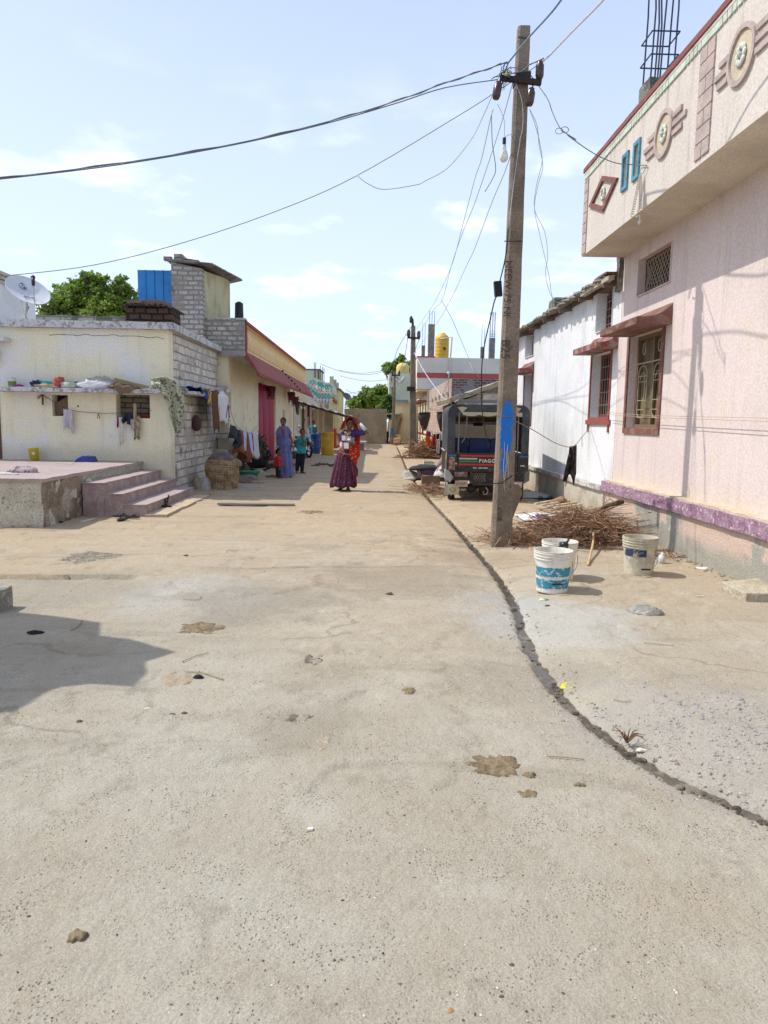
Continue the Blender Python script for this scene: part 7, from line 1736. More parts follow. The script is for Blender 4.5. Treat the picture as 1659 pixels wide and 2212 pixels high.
for s_ in (-1, 1):
    m_.tube([v3((X0+.30, Y0g+s_*.05, .60)), v3((X0+.30, Y0g+s_*.13, .56)), v3((X0+.32, Y0g+s_*.17, .50))], [.02, .026, .008], 8)
    m_.tube([v3((X0+.22, Y0g+s_*.10, .16)), v3((X0+.36, Y0g+s_*.12, .09)), v3((X0+.22, Y0g+s_*.12, .035)), v3((X0+.14, Y0g+s_*.12, .03))], [.05, .032, .024, .022], 8)
    m_.tube([v3((X0-.28, Y0g+s_*.10, .17)), v3((X0-.12, Y0g+s_*.15, .13)), v3((X0-.26, Y0g+s_*.17, .05)), v3((X0-.10, Y0g+s_*.17, .03))], [.09, .055, .028, .022], 8)
m_.tube([v3((X0-.42, Y0g, .22)), v3((X0-.50, Y0g, .26))], [.025, .012], 6)
bodymesh(m_, 'body', hide, gt, .012)
part('horn', MB().tube([v3((X0+.28, Y0g-.03, .62)), v3((X0+.24, Y0g-.04, .69)), v3((X0+.19, Y0g-.03, .71))], [.014, .01, .004], 7), plain((.12, .10, .08), .5), gt); part('horn', MB().tube([v3((X0+.28, Y0g+.03, .62)), v3((X0+.24, Y0g+.04, .69)), v3((X0+.19, Y0g+.05, .71))], [.014, .01, .004], 7), plain((.12, .10, .08), .5), gt)
part('white_blaze', MB().ell((X0+.375, Y0g-.15, .535), (.022, .075, .018), 10, Matrix.Rotation(R(25), 3, 'X')).ell((X0+.31, Y0g-.075, .49), (.02, .02, .05), 8), plain((.62, .6, .58), .8), gt, smooth=True)
part('eye', MB().ell((X0+.385, Y0g-.09, .565), .011, 8), plain((.3, .2, .05), .3), gt)
# clutter on the ground under the washing
brush('twigs and litter on the ground in front of the magenta doorway', (-2.95, 23.3, 0), .5, 1.6, .08, 150, 13, ln=(.15, .6), rr=(.006, .014), mm=mat('dark_twig', (.10, .07, .05), bump=.2))
p = G(*kf(1165, 495)); solo('white_packet', rock(p, (.13, .08, .06), 31), plain((.5, .5, .58), .7), 'crumpled white packet in front of the goat', 'packet')
p = G(*kf(1390, 370)); 

# ================================================================ drums, motorcycle, far junk on the left
def drum(label, px0, px1, yt, yb, c, seed, name='plastic_drum', rim_=True, Yo=None, g=None, handle=True):
    b = G((px0+px1)/2, yb); k = b.y/FPX; rr = (px1-px0)/2*k; t_ = PY((px0+px1)/2, yt, b.y).z; cy = b.y+rr*.6
    r_ = thing(name, label, 'drum', (b.x, cy, 0), g)
    pr = [(.01, 0), (rr*.93, 0), (rr*.97, .06), (rr*1.0, t_*.30), (rr*1.02, t_*.32), (rr*1.0, t_*.34), (rr, t_*.66), (rr*1.02, t_*.68), (rr, t_*.70), (rr*.97, t_*.94), (rr*1.02, t_*.96), (rr*1.02, t_), (rr*.94, t_), (rr*.92, t_*.9), (rr*.9, .1), (.01, .1)]
    part('shell', MB().lathe(pr, (b.x, cy, 0), 32), mat('drum_%d' % seed, c, rough=.45, col2=tuple(v*.8 for v in c), s2=4, col3=tuple(min(1, v*1.25+.05) for v in c), s3=8, lo3=.6, hi3=.7, bump=.1, famt=.06), r_, smooth=True)
    if handle: part('handle', MB().box(b.x-.08, b.x+.08, cy-rr-.03, cy-rr+.02, t_*.84, t_*.88).box(b.x-.05, b.x+.09, cy-rr-.012, cy-rr+.02, t_*.76, t_*.81), plain((.02, .03, .08), .5) if seed == 1 else plain(tuple(v*.9 for v in c), .5), r_)
    return r_
drum('blue plastic drum with faded scuffs beside the motorcycle', 667, 691, 937, 981, (.035, .09, .28), 1)
drum('mustard yellow plastic drum under the tin canopy tip', 693, 720.5, 934, 984, (.58, .36, .045), 2, handle=False)
drum('dark blue barrel at the far end wall corner', 831, 839.5, 932, 957, (.03, .05, .25), 3, handle=False)
drum('small blue barrel beside the third electricity pole', 862, 871, 933, 948, (.02, .10, .33), 4, handle=False)
drum('battered yellow-brown tin drum left of the small blue barrel', 858, 864, 923, 948, (.50, .30, .06), 5, handle=False)
mcp = G(650, 988); mx, my = mcp.x+.05, mcp.y+.3
mc = thing('motorcycle', 'dark motorcycle with chrome mirrors parked behind the boy in turquoise', 'motorcycle', (mx, my, 0), rz=R(-62))
chrome = plain((.6, .6, .6), .2, 1.)
def mp_(n_, mb, m__, **k): return part(n_, mb, m__, k.pop('parent', mc), local=True, **k)
for (x, nm) in ((-.62, 'w'), (.62, 'f')):
    w_ = mp_('wheel', MB().lathe([(.27+.045*math.cos(t), .045*math.sin(t)) for t in np.linspace(0, 6.283, 11)], (x, 0, .30), 26, ax=(0, 1, 0)), tyre, smooth=True)
    sp_m = MB()
    for k in range(12): a = 2*math.pi*k/12; sp_m.bar((x, 0, .30), (x+.24*math.cos(a), 0, .30+.24*math.sin(a)), .008)
    sp_m.tube([(x, -.06, .3), (x, .06, .3)], .05, 10); mp_('spokes', sp_m, chrome, parent=w_)
mp_('tank', MB().ell((.10, 0, .80), (.28, .13, .13), 16), plain((.015, .015, .02), .25), smooth=True)
mp_('seat', MB().slab(-.62, -.10, -.12, .12, .74, .83, seg=.1, amp=.005), plain((.02, .02, .02), .7), bev=.03)
mp_('engine', MB().box(-.12, .2, -.12, .12, .28, .58).lathe([(.02, -.15), (.1, -.14), (.1, .14), (.02, .15)], (-.02, 0, .38), 14, ax=(0, 1, 0)), plain((.12, .12, .12), .4, .6), bev=.02)
mp_('frame', MB().tube([(.48, 0, .86), (.30, 0, .40), (-.2, 0, .28), (-.62, 0, .32)], .022, 8).tube([(-.62, .06, .32), (-.35, .08, .74)], .02, 8).tube([(-.62, -.06, .32), (-.35, -.08, .74)], .02, 8), plain((.03, .03, .03), .4))
mp_('fork', MB().tube([(.62, -.09, .30), (.46, -.09, .92)], .022, 8).tube([(.62, .09, .30), (.46, .09, .92)], .022, 8), chrome)
mp_('handlebar', MB().tube([(.36, -.38, 1.02), (.42, -.24, 1.04), (.46, 0, .95), (.42, .24, 1.04), (.36, .38, 1.02)], .014, 8), plain((.03, .03, .03), .4))
mp_('headlight', MB().ell((.53, 0, .86), (.07, .10, .10), 14).ell((.46, 0, .86), (.09, .11, .11), 14), plain((.5, .5, .5), .15), smooth=True)
for s_ in (-1, 1): m2_ = mp_('mirror', MB().ell((.40, s_*.34, 1.26), (.02, .07, .06), 12), chrome, smooth=True); mp_('mirror_stem', MB().tube([(.42, s_*.26, 1.04), (.40, s_*.33, 1.22)], .007, 6), blackm, parent=m2_)
mp_('mudguard', MB().sheet(lambda u, v: Vector((.62+.36*math.cos(lerp(.4, 2.6, u)), (v-.5)*.12, .30+.36*math.sin(lerp(.4, 2.6, u)))), 14, 2), plain((.02, .02, .02), .3))
mp_('exhaust', MB().tube([(.1, -.14, .32), (-.2, -.17, .24), (-.75, -.2, .32)], [.02, .035, .045], 10), chrome, smooth=True)
mp_('leg_guard', MB().tube([(.28, -.12, .72), (.34, -.30, .62), (.34, -.30, .38), (.26, -.1, .32)], .013, 6).tube([(.28, .12, .72), (.34, .30, .62), (.34, .30, .38), (.26, .1, .32)], .013, 6), chrome)
mp_('foot_rest', MB().bar((-.05, -.28, .26), (-.05, .28, .26), .03), blackm)
# second machine under a cover
c0 = G(636, 992); m_ = rock((c0.x, c0.y+.9, 0), (.38, .8, .62), 41); m_.v = [v3((p.x, p.y, p.z*1.05)) for p in m_.v]
solo('covered_motorcycle', m_, mat('dark_cover', (.07, .065, .055), rough=.8, col2=(.04, .035, .03), s2=3, bump=.5, bs=12), 'motorcycle under a dark grey cover beside the white sheet wall', 'covered motorcycle', smooth=True)
# wooden plough, mat stack by the green house
q = G(726, 968); pg = thing('bullock_cart_parts', 'rounded brown wooden cart wheel and yoke lying beyond the yellow drum', 'cart wheel', (q.x, q.y, 0))
part('wheel', MB().lathe([(.34, -.07), (.44, -.07), (.44, .07), (.34, .07), (.34, -.07)], (q.x-.1, q.y, .42), 22, ax=(.3, 1, .15)), plain((.20, .12, .07), .9), pg)
part('yoke', MB().tube([(q.x+.2, q.y-.2, .8), (q.x+.55, q.y-.3, .55), (q.x+.75, q.y-.3, .05)], .08, 8).tube([(q.x+.1, q.y-.2, .7), (q.x+.3, q.y-.3, .02)], .07, 8), plain((.22, .14, .09), .9), pg)
q = G(736, 960); solo('junk_shelf', MB().box(q.x-.1, q.x+.5, q.y, q.y+.5, 0, .5).box(q.x-.05, q.x+.45, q.y+.05, q.y+.4, .5, .95).rough(.03, 3), mat('yellow_junk', (.40, .32, .08), col2=(.3, .27, .2), s2=5, bump=.5), 'stack of yellow and grey household goods behind the woman at the green house foot', 'goods')
hang('orange-red cloth strung at the green house corner', Q(719, 925, 38.6), Q(727, 925, 38.6), 1.1, (.5, .07, .03), taper=.1)
q = G(775, 973); bn = thing('stone_bench', 'low white stone slab bench in front of the end wall', 'bench', (q.x, q.y, 0))
a, b = G(764, 968), G(792, 968); part('top', MB().box(a.x, b.x, q.y-.2, q.y+.9, .36, .46), plain((.55, .55, .54), .8), bn); part('block', MB().box(a.x+.25, a.x+.6, q.y, q.y+.6, 0, .36), plain((.3, .27, .22), .9), bn)
q = G(892, 958); solo('log_heap', MB().tube([(PY(868, 0, 47).x, 47, .2), (PY(884, 0, 47).x, 47, .3)], .22, 8).tube([(PY(872, 0, 47.5).x, 47.4, .5), (PY(884, 0, 47).x, 47.4, .45)], .16, 8).tube([(PY(866, 0, 46.5).x, 46.4, .12), (PY(880, 0, 47).x, 46.4, .15)], .1, 8).rough(.03, 4), plain((.30, .18, .11), .95), 'pile of logs at the foot of the far annex', 'logs')

# ================================================================ rubbish on the right between drain and three-wheeler
p = HR(780, 1140, 19); a = G(*c5f(460, 1430)); b = G(*c5f(920, 1430))
jb = MB().slab(a.x, b.x, a.y, a.y+.5, 0, .28, seg=.08, amp=.03); solo('rubble_block', jb, mat('dark_rubble', (.20, .16, .12), col2=(.10, .085, .07), s2=8, bump=1, bs=20), 'dark rubble base under the black clothes by the drain', 'rubble')
solo('black_clothes', rock(((a.x+b.x)/2, a.y+.22, .24), (.45, .30, .14), 51), plain((.018, .014, .022), .7), 'heap of black clothes dumped by the drain', 'clothes', smooth=True)
solo('purple_cloth', rock((lerp(a.x, b.x, .72), a.y+.05, .17), (.24, .14, .12), 52), plain((.07, .035, .09), .8), 'dark purple cloth on the front of the black clothes heap', 'cloth', smooth=True)
q = G(*c5f(300, 1420)); solo('white_woven_sack', rock((q.x, q.y+.3, 0), (.27, .42, .20), 53), mat('sack_white', (.50, .47, .41), col2=(.38, .34, .28), s2=8, bump=.7, bs=20), 'flattened whitish sack lying beside the drain', 'sack', smooth=True)
q0, q1 = G(*c5f(640, 1130)), G(*c5f(920, 1130)); cr_ = thing('plastic_crate', 'cream slatted plastic crate behind the black clothes', 'crate', (q0.x, q0.y, 0)); Yc = q0.y+.2; hC = PY(*c5f(780, 965), Yc).z
m_ = MB(); 
for z in (0.02, .5*hC, hC-.06): m_.box(q0.x, q1.x, Yc, Yc+.03, z, z+.06); m_.box(q0.x, q1.x, Yc+.45, Yc+.48, z, z+.06)
n_ = 12
for k in range(n_+1): x = lerp(q0.x, q1.x-.02, k/n_); m_.box(x, x+.02, Yc+.004, Yc+.026, .05, hC-.03)
part('side', m_, plain((.58, .54, .40), .7), cr_); part('end', MB().box(q0.x, q0.x+.03, Yc+.03, Yc+.45, .02, hC).box(q1.x-.03, q1.x, Yc+.03, Yc+.45, .02, hC), plain((.58, .54, .40), .7), cr_); part('base', MB().box(q0.x, q1.x, Yc, Yc+.48, 0.0, .02), plain((.5, .46, .34), .7), cr_)
q = G(*c5f(1150, 1500)); Z = lambda y, Y=None: PY(*c5f(1150, y), q.y).z
bag = rock((q.x+.05, q.y+.2, Z(1370)), (.29, .25, .27), 55); solo('white_carrier_bag', bag, plain((.62, .61, .58), .6), 'white carrier bag with a dark scribble heaped beside the three-wheeler', 'bag', smooth=True)
bag_p = Vector((q.x+.0, q.y-.07, Z(1290))); solo('bag_scribble', MB().tube([bag_p+Vector(v) for v in ((-.06, 0, .03), (-.02, -.01, .06), (.0, -.01, .02), (-.05, -.012, -.03), (.03, -.01, -.01), (.10, 0, .03))], .006, 4), blackm, 'black pen scribble on the white carrier bag', 'scribble')
solo('mauve_cloth', rock((q.x+.10, q.y+.15, Z(1190)), (.30, .20, .10), 56), plain((.34, .22, .30), .85), 'mauve cloth lying on the white carrier bag', 'cloth', smooth=True)
solo('junk_base', MB().slab(q.x-.22, q.x+.36, q.y+.0, q.y+.4, 0, Z(1370), seg=.08, amp=.03), plain((.07, .05, .04), .95), 'dark base of junk carrying the carrier bag', 'junk')  # plain dark block of junk that holds up the bag
solo('driftwood', MB().tube([PY(*c5f(960, 1110), 17.6), PY(*c5f(1050, 1030), 17.8), PY(*c5f(1120, 920), 18), PY(*c5f(1170, 830), 18)], [.02, .05, .07, .04], 8).rough(.02, 6), plain((.26, .19, .17), .95), 'grey-brown branch leaning up behind the mauve cloth', 'branch')
q = G(*c5f(820, 1600)); solo('brick_lump', MB().slab(q.x-.22, q.x+.22, q.y, q.y+.2, 0, .22, seg=.07, amp=.025), plain((.18, .11, .075), .95), 'broken brown block lying in front of the black clothes heap', 'block')
q = G(*c5f(830, 1650)); solo('pale_slate', rock((q.x, q.y+.1, 0), (.26, .12, .035), 58), plain((.52, .47, .37), .95), 'pale flat slate below the broken brown block', 'stone')
solo('door_step_stone', MB().slab(PY(*c5f(570, 0), 33).x, PY(*c5f(720, 0), 33).x, 33, 34, 0, .38, seg=.15, amp=.02), plain((.45, .36, .25), .95), 'tan stone step at the corner of the cream side wall', 'step')
# ================================================================ people
skin_m = mat('brown_skin', (.20, .092, .052), rough=.6, bump=.1, bs=60, famt=.06)
hairm = plain((.010, .008, .007), .95, spec=.05)
lipm = plain((.17, .05, .04), .5); eyew = plain((.26, .21, .17), .5)
def hand(mb, w_, d, side, curl=.35, s=1., up=Vector((0, 0, 1))):
    """palm, four fingers of different length and a thumb, added as tapered tubes; d = direction of the hand, side = thumb side"""
    d = d.normalized(); side = (side-d*side.dot(d)).normalized(); nrm = d.cross(side).normalized()
    if nrm.dot(up) < 0: nrm = -nrm
    L_ = .085*s; pal = w_+d*L_
    mb.obox(w_+d*L_*.55, side*.038*s, d*L_*.5, nrm*.013*s)
    mb.tube([w_-d*.02*s, w_+d*L_*.5], [.024*s, .028*s], 8)
    for i, (o, l) in enumerate(((.030, .068), (.011, .077), (-.009, .072), (-.028, .056))):
        b = pal+side*o*s-d*.01*s; dd_ = d+side*o*2; dd_.normalize(); c = curl*(1+.15*i)
        p1 = b+dd_*l*s*.42; p2 = p1+(dd_*math.cos(c)-nrm*math.sin(c))*l*s*.33; p3 = p2+(dd_*math.cos(c*2)-nrm*math.sin(c*2))*l*s*.25
        mb.tube([b, p1, p2, p3], [.0095*s, .009*s, .008*s, .0065*s], 6)
    tb = w_+d*L_*.25+side*.03*s; td = (d*.6+side*.8).normalized()
    mb.tube([tb, tb+td*.035*s, tb+(td+d*.4).normalized()*.065*s-nrm*.01*s], [.013*s, .011*s, .008*s], 6)
def head(root, mb, c, h, yaw_, tilt=0., smile=False, hair='bun', hairlen=0., face=True, s=1.):
    """head height h, centre c, looking along -y turned by yaw_; adds skull to mb and returns a function placing features"""
    Mh = Matrix.Translation(c) @ Matrix.Rotation(yaw_, 4, 'Z') @ Matrix.Rotation(tilt, 4, 'Y')
    def T(p): return Mh @ (Vector(p)*h)
    e = MB(); e.ell((0, .06, .09), (.335, .40, .41), 18); e.ell((0, -.06, -.17), (.27, .31, .33), 16); e.ell((0, -.12, -.36), (.15, .17, .12), 12)
    e.ell((0, -.40, -.10), (.055, .09, .065), 8); e.tube([(0, -.35, .10), (0, -.41, -.06)], [.035, .055], 8)   # nose
    e.ell((0, -.33, .17), (.26, .08, .06), 10)   # brow
    e.ell((0, -.355, -.225), (.10, .05, .035), 10); e.ell((0, -.35, -.262), (.085, .05, .03), 10)
    for sd in (-1, 1): e.ell((sd*.345, .04, -.03), (.04, .08, .11), 8); e.ell((sd*.17, -.30, -.08), (.10, .08, .09), 8)
    mb.add([T(p) for p in e.v], e.f)
    def feats():
        if not face: return
        for sd in (-1, 1):
            part('eye', MB().ell(T((sd*.135, -.345, .035)), tuple(v*h for v in (.045, .025, .020)), 8, Matrix.Rotation(yaw_, 3, 'Z')), eyew, root, smooth=True)
            part('pupil', MB().ell(T((sd*.135, -.368, .035)), h*.024, 8), hairm, root, smooth=True)
            part('eyebrow', MB().tube([T((sd*.06, -.385, .12)), T((sd*.15, -.385, .145)), T((sd*.23, -.33, .115))], h*.016, 5), hairm, root)
        part('mouth', MB().tube([T((-.10, -.375, -.225+(.025 if smile else 0))), T((-.04, -.405, -.245)), T((.04, -.405, -.245)), T((.10, -.375, -.225+(.025 if smile else 0)))], [h*.012, h*.026, h*.026, h*.012], 6), lipm, root, smooth=True)
        if smile: part('teeth', MB().obox(T((0, -.415, -.232)), T((.06, 0, 0))-T((0, 0, 0)), T((0, .01, 0))-T((0, 0, 0)), T((0, 0, .012))-T((0, 0, 0))), plain((.6, .58, .52), .4), root)
    hm = MB(); hh = MB()
    n = 20
    for i in range(9):
        for k in range(n): pass
    def hs(u, v):
        az = lerp(-math.pi, math.pi, u); front = max(0, math.cos(az))  # az=0 -> face side (-y)
        lo_ = lerp(-.42 if hair != 'short' else -.28, .36, front**.5 if front > 0 else 0)
        th = lerp(math.pi/2, math.asin(max(-.95, min(.95, lo_/.47))), v)
        r1 = 1.08
        return T((.335*r1*math.cos(th)*math.sin(az), .06-.40*r1*math.cos(th)*math.cos(az), .09+.42*r1*math.sin(th)))
    hm.sheet(hs, 26, 10)
    if hair == 'bun': hm.ell(T((0, .48, -.05)), h*.14, 12)
    part('hair', hm, hairm, root, smooth=True, solid=.008)
    return feats
def foot(mb, p, ang=0., s=1.):
    d = Vector((math.sin(ang), -math.cos(ang), 0))
    mb.tube([p+Vector((0, 0, .045*s))-d*.05*s, p+Vector((0, 0, .045*s))+d*.03*s, p+Vector((0, 0, .03*s))+d*.10*s, p+Vector((0, 0, .018*s))+d*.165*s], [.034*s, .036*s, .034*s, .018*s], 10)
    sd = Vector((d.y, -d.x, 0))
    for i in range(5): b = p+d*(.155-.012*abs(i-1))*s+sd*(i-2)*.016*s+Vector((0, 0, .014*s)); mb.tube([b, b+d*.028*s], [.010*s, .008*s], 6)
V = Vector

# --- the woman in the red veil
B = G(748, 1062); bx, by = B.x, B.y+.05
k7 = 1189.
def D7(x, y, off=0.): return V((bx+(x-520)/k7, by+off, (2060-y)/k7))
dn = thing('person', 'woman in a red gold-spotted veil and plum skirt with one hand on her head', 'person', (bx, by, 0))
m_ = MB()
hc = D7(600, 365, -.02)
ft = head(dn, m_, hc, .225, R(8), R(-4), hair='short')
m_.tube([hc-V((0, -.03, .06)), D7(590, 520, .01)], [.052, .055], 12)
m_.tube([D7(560, 520), D7(555, 600), D7(550, 740), D7(550, 880), D7(530, 1000)], [.06, .13, .135, .12, .15], 18)
shR, shL = D7(695, 575), D7(430, 575)
m_.tube([shL+V((.03, 0, 0)), D7(560, 545), shR-V((.03, 0, 0))], [.055, .06, .055], 12)
el = D7(1045, 570, -.02); wr_ = D7(820, 330, -.04)
m_.tube([shR, (shR+el)/2, el, (el+wr_)/2, wr_], [.052, .047, .037, .036, .027], 12)
hand(m_, wr_, D7(730, 225, -.04)-wr_, V((-.6, -.4, -.3)), .5, 1.0, V((-1, 0, -1)))
el2 = D7(385, 800, .02); wr2 = D7(400, 1010, -.14)
m_.tube([shL, (shL+el2)/2, el2, (el2+wr2)/2, wr2], [.05, .045, .036, .034, .026], 12)
hand(m_, wr2, V((.35, -.25, -.5)), V((.6, -.6, 0)), .6)
for (x, a) in ((370, -.35), (560, .25)):
    p = D7(x, 2040); p.z = 0; m_.tube([D7(x+20, 1500), p+V((0, .02, .18)), p+V((0, .0, .06))], [.06, .038, .034], 10); foot(m_, p+V((0, .02, 0)), a)
bodymesh(m_, 'body', skin_m, dn, .0075, 2); ft()
navy = mat('navy_blouse', (.035, .025, .16), rough=.75, col2=(.06, .03, .13), s2=6, bump=.2, bs=70)
m_ = MB(); m_.tube([D7(560, 560), D7(556, 620), D7(552, 720), D7(550, 800)], [.105, .148, .150, .142], 18); m_.tube([shL+V((.02, 0, 0)), (shL+el2)/2, lerp(shL, el2, .85)], [.068, .062, .052], 12); m_.tube([shR-V((.02, 0, 0)), (shR+el)/2, lerp(shR, el, .80)], [.07, .066, .056], 12)
m_.tube([shL+V((.02, 0, .0)), shR-V((.02, 0, 0))], [.064, .064], 12)
bodymesh(m_, 'blouse', navy, dn, .009, 2)
# mirror plates on the chest
glassm = mat('mirror', (.85, .85, .88), rough=.08, metal=.8, bump=0, famt=0.); silver = mat('silver_frame', (.45, .44, .45), rough=.35, metal=.5, bump=.3, bs=60)
for (x, y, w2_, h2_, rnd) in ((450, 710, .036, .045, 0), (570, 725, .04, .045, 1), (515, 895, .046, .056, 0)):
    c = D7(x, y, -.165 if y < 800 else -.17)
    fr = part('mirror_plate', MB().obox(c, V((w2_+.012, 0, 0)), V((0, .006, .0)), V((0, -.012, h2_+.012))), silver, dn, bev=.004)
    mm = MB()
    if rnd: mm.lathe([(.001, 0), (.037, 0), (.037, .008), (.001, .008)], c+V((0, -.012, 0)), 20, ax=(.05, -1, .55))
    else: mm.obox(c+V((0, -.010, 0)), V((w2_, 0, 0)), V((0, .003, .001)), V((0, -.012, h2_)))
    part('mirror', mm, mat('sunlit_mirror', (.9, .9, .92), rough=.25, metal=0., bump=0, spec=1., famt=0.) if 'sunlit_mirror' not in bpy.data.materials else bpy.data.materials['sunlit_mirror'], fr)
m_ = MB(); random.seed(4)
for k in range(40): c = D7(random.uniform(615, 705), random.uniform(690, 820), -.15); m_.ell(c, .008, 6)
part('coin_panel', m_, silver, dn); part('embroidered_band', MB().obox(D7(600, 760, -.135), V((.10, 0, 0)), V((0, .01, 0)), V((0, 0, .05))), mat('embroidery', (.30, .22, .22), col2=(.1, .05, .12), s2=40, bump=.5), dn)
part('necklace', MB().tube([D7(545+75*math.cos(a), 545+75*math.sin(a), -.10-.05*math.sin(a)) for a in np.linspace(0.1, math.pi-.1, 14)], .010, 6).tube([D7(545+50*math.cos(a), 530+60*math.sin(a), -.09-.05*math.sin(a)) for a in np.linspace(0.1, math.pi-.1, 14)], .009, 6).ell(D7(545, 635, -.155), .016, 8), plain((.55, .36, .12), .35, .7), dn, smooth=True)
for x in (500, 650): part('earring', MB().tube([D7(x+20 if x < 600 else x, 430, -.05), D7(x+10, 500, -.07)], [.010, .016], 8).ell(D7(x, 420, -.05), .014, 8), plain((.6, .58, .5), .3, .6), dn, smooth=True)
bng = mat('bangle_white', (.70, .69, .72), rough=.4, bump=.2, wave=None, bs=20)
part('arm_bangles', MB().tube([lerp(el, wr_, .26), lerp(el, wr_, .5), lerp(el, wr_, .93)], [.043, .041, .034], 16), bng, dn, smooth=True)
part('arm_bangles', MB().tube([lerp(el2, wr2, .2), lerp(el2, wr2, .92)], [.042, .036], 16), mat('bangle_pink', (.55, .33, .40), rough=.4, bump=.2), dn, smooth=True)
# skirt
sk_m = mat('plum_skirt', (.095, .02, .045), rough=.85, col2=(.16, .07, .10), s2=30, lo=.5, hi=.6, col3=(.30, .22, .25), s3=70, lo3=.60, hi3=.68, bump=.4, bs=60, bd=.004)
m_ = MB(); nS = 96; rings = 16
vs = []; fs = []
for i in range(rings+1):
    t = i/rings; z = lerp((2060-985)/k7, .10, t); cx_ = lerp(bx+(490-520)/k7, bx+(425-520)/k7, t); rr = lerp(.135, .265, t**.75)*(1 if t < .93 else 1-(t-.93)*.9)
    for k in range(nS):
        a = 2*math.pi*k/nS; fo = (.004+.030*t)*(math.sin(a*13+.8*math.sin(a*3)+t*1.2)+.5*math.sin(a*23+t*2))
        r_ = rr+fo; vs.append((cx_+r_*math.cos(a), by+.0+r_*math.sin(a)*.85, z+(.02*math.sin(a*5) if i == rings else 0)))
for i in range(rings):
    for k in range(nS): k2 = (k+1) % nS; fs.append((i*nS+k, i*nS+k2, (i+1)*nS+k2, (i+1)*nS+k))
m_.add(vs, fs); part('skirt', m_, sk_m, dn, smooth=True, solid=.004)
part('waist_cord', MB().tube([D7(330+270*t, 1035+75*math.sin(t*1.6), -.20-.02*math.sin(t*3)) for t in np.linspace(0, 1, 10)], .007, 6), plain((.5, .2, .12), .7), dn)
# veil
veil = mat('red_veil', (.48, .018, .012), rough=.8, cells=(20, .24, (.66, .46, .12)), bump=.25, bs=70)
def hood(u, v):   # u round the head from the left fall to the right, v from brow to back
    a = lerp(-.62, math.pi+.55, u)      # 0 right ... pi left in the x-z plane
    cx_, cz = hc.x-.005, hc.z
    rx, rz_ = .128, .145
    x = cx_+rx*math.cos(a)*(1.04 if v < .5 else 1); z = cz+.02+rz_*math.sin(a)
    y = hc.y-.085+.22*v+(-.03*math.sin(a) if v < .2 else 0)
    if math.sin(a) < .3:
        f = (.3-math.sin(a))
        if math.cos(a) < 0: x -= f*.12*(1-v*.5); z -= f*.09
        else: x += f*.03; z -= f*.10
    sc = 1-.25*v**3; return V((cx_+(x-cx_)*sc, y, cz+(z-cz)*sc+.01*math.sin(a*9)))
m_ = MB(); m_.sheet(hood, 44, 12); part('veil_hood', m_, veil, dn, smooth=True, solid=.006)
def path_sheet(Lp, Rp, off, nu=24, nv=30, amp=.012, nf=18):
    def pick(P, v):
        t = v*(len(P)-1); i = min(len(P)-2, int(t)); return V(P[i]).lerp(V(P[i+1]), t-i)
    def f(u, v):
        a, b = pick(Lp, v), pick(Rp, v); p = a.lerp(b, u); p.y += off+amp*math.sin(u*nf+v*4); return p
    m_ = MB(); m_.sheet(f, nu, nv); return m_
Lp = [D7(690, 330, .02), D7(700, 480, .06), D7(720, 640, .10), D7(715, 860, .03), D7(575, 940, -.16), D7(585, 1060, -.19), D7(650, 1250, -.22), D7(740, 1390, -.20)]
Rp = [D7(760, 300, .04), D7(800, 480, .08), D7(845, 640, .10), D7(850, 860, .06), D7(845, 960, .0), D7(855, 1150, -.05), D7(800, 1230, -.10), D7(770, 1400, -.16)]
part('veil_fall', path_sheet(Lp, Rp, 0), veil, dn, smooth=True, solid=.006)
part('veil_tail', path_sheet([D7(700, 1350, -.17), D7(735, 1560, -.18), D7(740, 1690, -.18)], [D7(770, 1400, -.12), D7(815, 1520, -.12), D7(815, 1650, -.12)], 0, 10, 12, .01, 9), veil, dn, smooth=True, solid=.006)
part('skirt_fold', path_sheet([D7(630, 1200, -.22), D7(650, 1420, -.24), D7(700, 1700, -.25), D7(640, 1900, -.22)], [D7(700, 1280, -.20), D7(790, 1440, -.16), D7(825, 1520, -.14), D7(735, 1800, -.14)], 0, 16, 16, .012, 12), sk_m, dn, smooth=True, solid=.006)
part('toe_ring', MB().ell(D7(545, 2035, -.19)+V((0, 0, .0)), .008, 6).ell(D7(620, 2045, -.17), .008, 6).ell(D7(360, 2035, -.17), .008, 6), silver, dn)

# --- woman in the blue gown
B = G(*Sx(1080, 1640, 7.375)(430, 1975)); bx2, by2 = B.x, B.y
k8 = FPX*1.8517*7.375/by2
def D8(x, y, off=0.): return V((bx2+(x-430)/k8, by2+off, (1985-y)/k8))
bg_ = thing('person', 'smiling woman in a long lavender-blue printed gown with a red placket', 'person', (bx2, by2, 0))
m_ = MB(); hc2 = D8(392, 370, -.02)
ft = head(bg_, m_, hc2, .205, R(-4), R(3), smile=True, hair='bun')
m_.tube([hc2-V((0, -.03, .05)), D8(395, 530, .01)], [.048, .05], 12)
m_.tube([D8(400, 520), D8(400, 600), D8(405, 850), D8(415, 1050)], [.05, .088, .09, .10], 16)
sL, sR = D8(265, 570), D8(535, 570)
m_.tube([sL, D8(400, 545), sR], [.048, .055, .048], 12)
e1, w1_ = D8(210, 860, .03), D8(225, 1120, -.06); m_.tube([sL, (sL+e1)/2, e1, w1_], [.046, .042, .034, .024], 12); hand(m_, w1_, D8(330, 1180, -.16)-w1_, V((0, -1, .2)), .3)
e2, w2__ = D8(620, 850, .03), D8(690, 1060, -.04); m_.tube([sR, (sR+e2)/2, e2, w2__], [.046, .042, .034, .024], 12); hand(m_, w2__, V((.02, -.03, -1)), V((-.6, -1, 0)), .8)
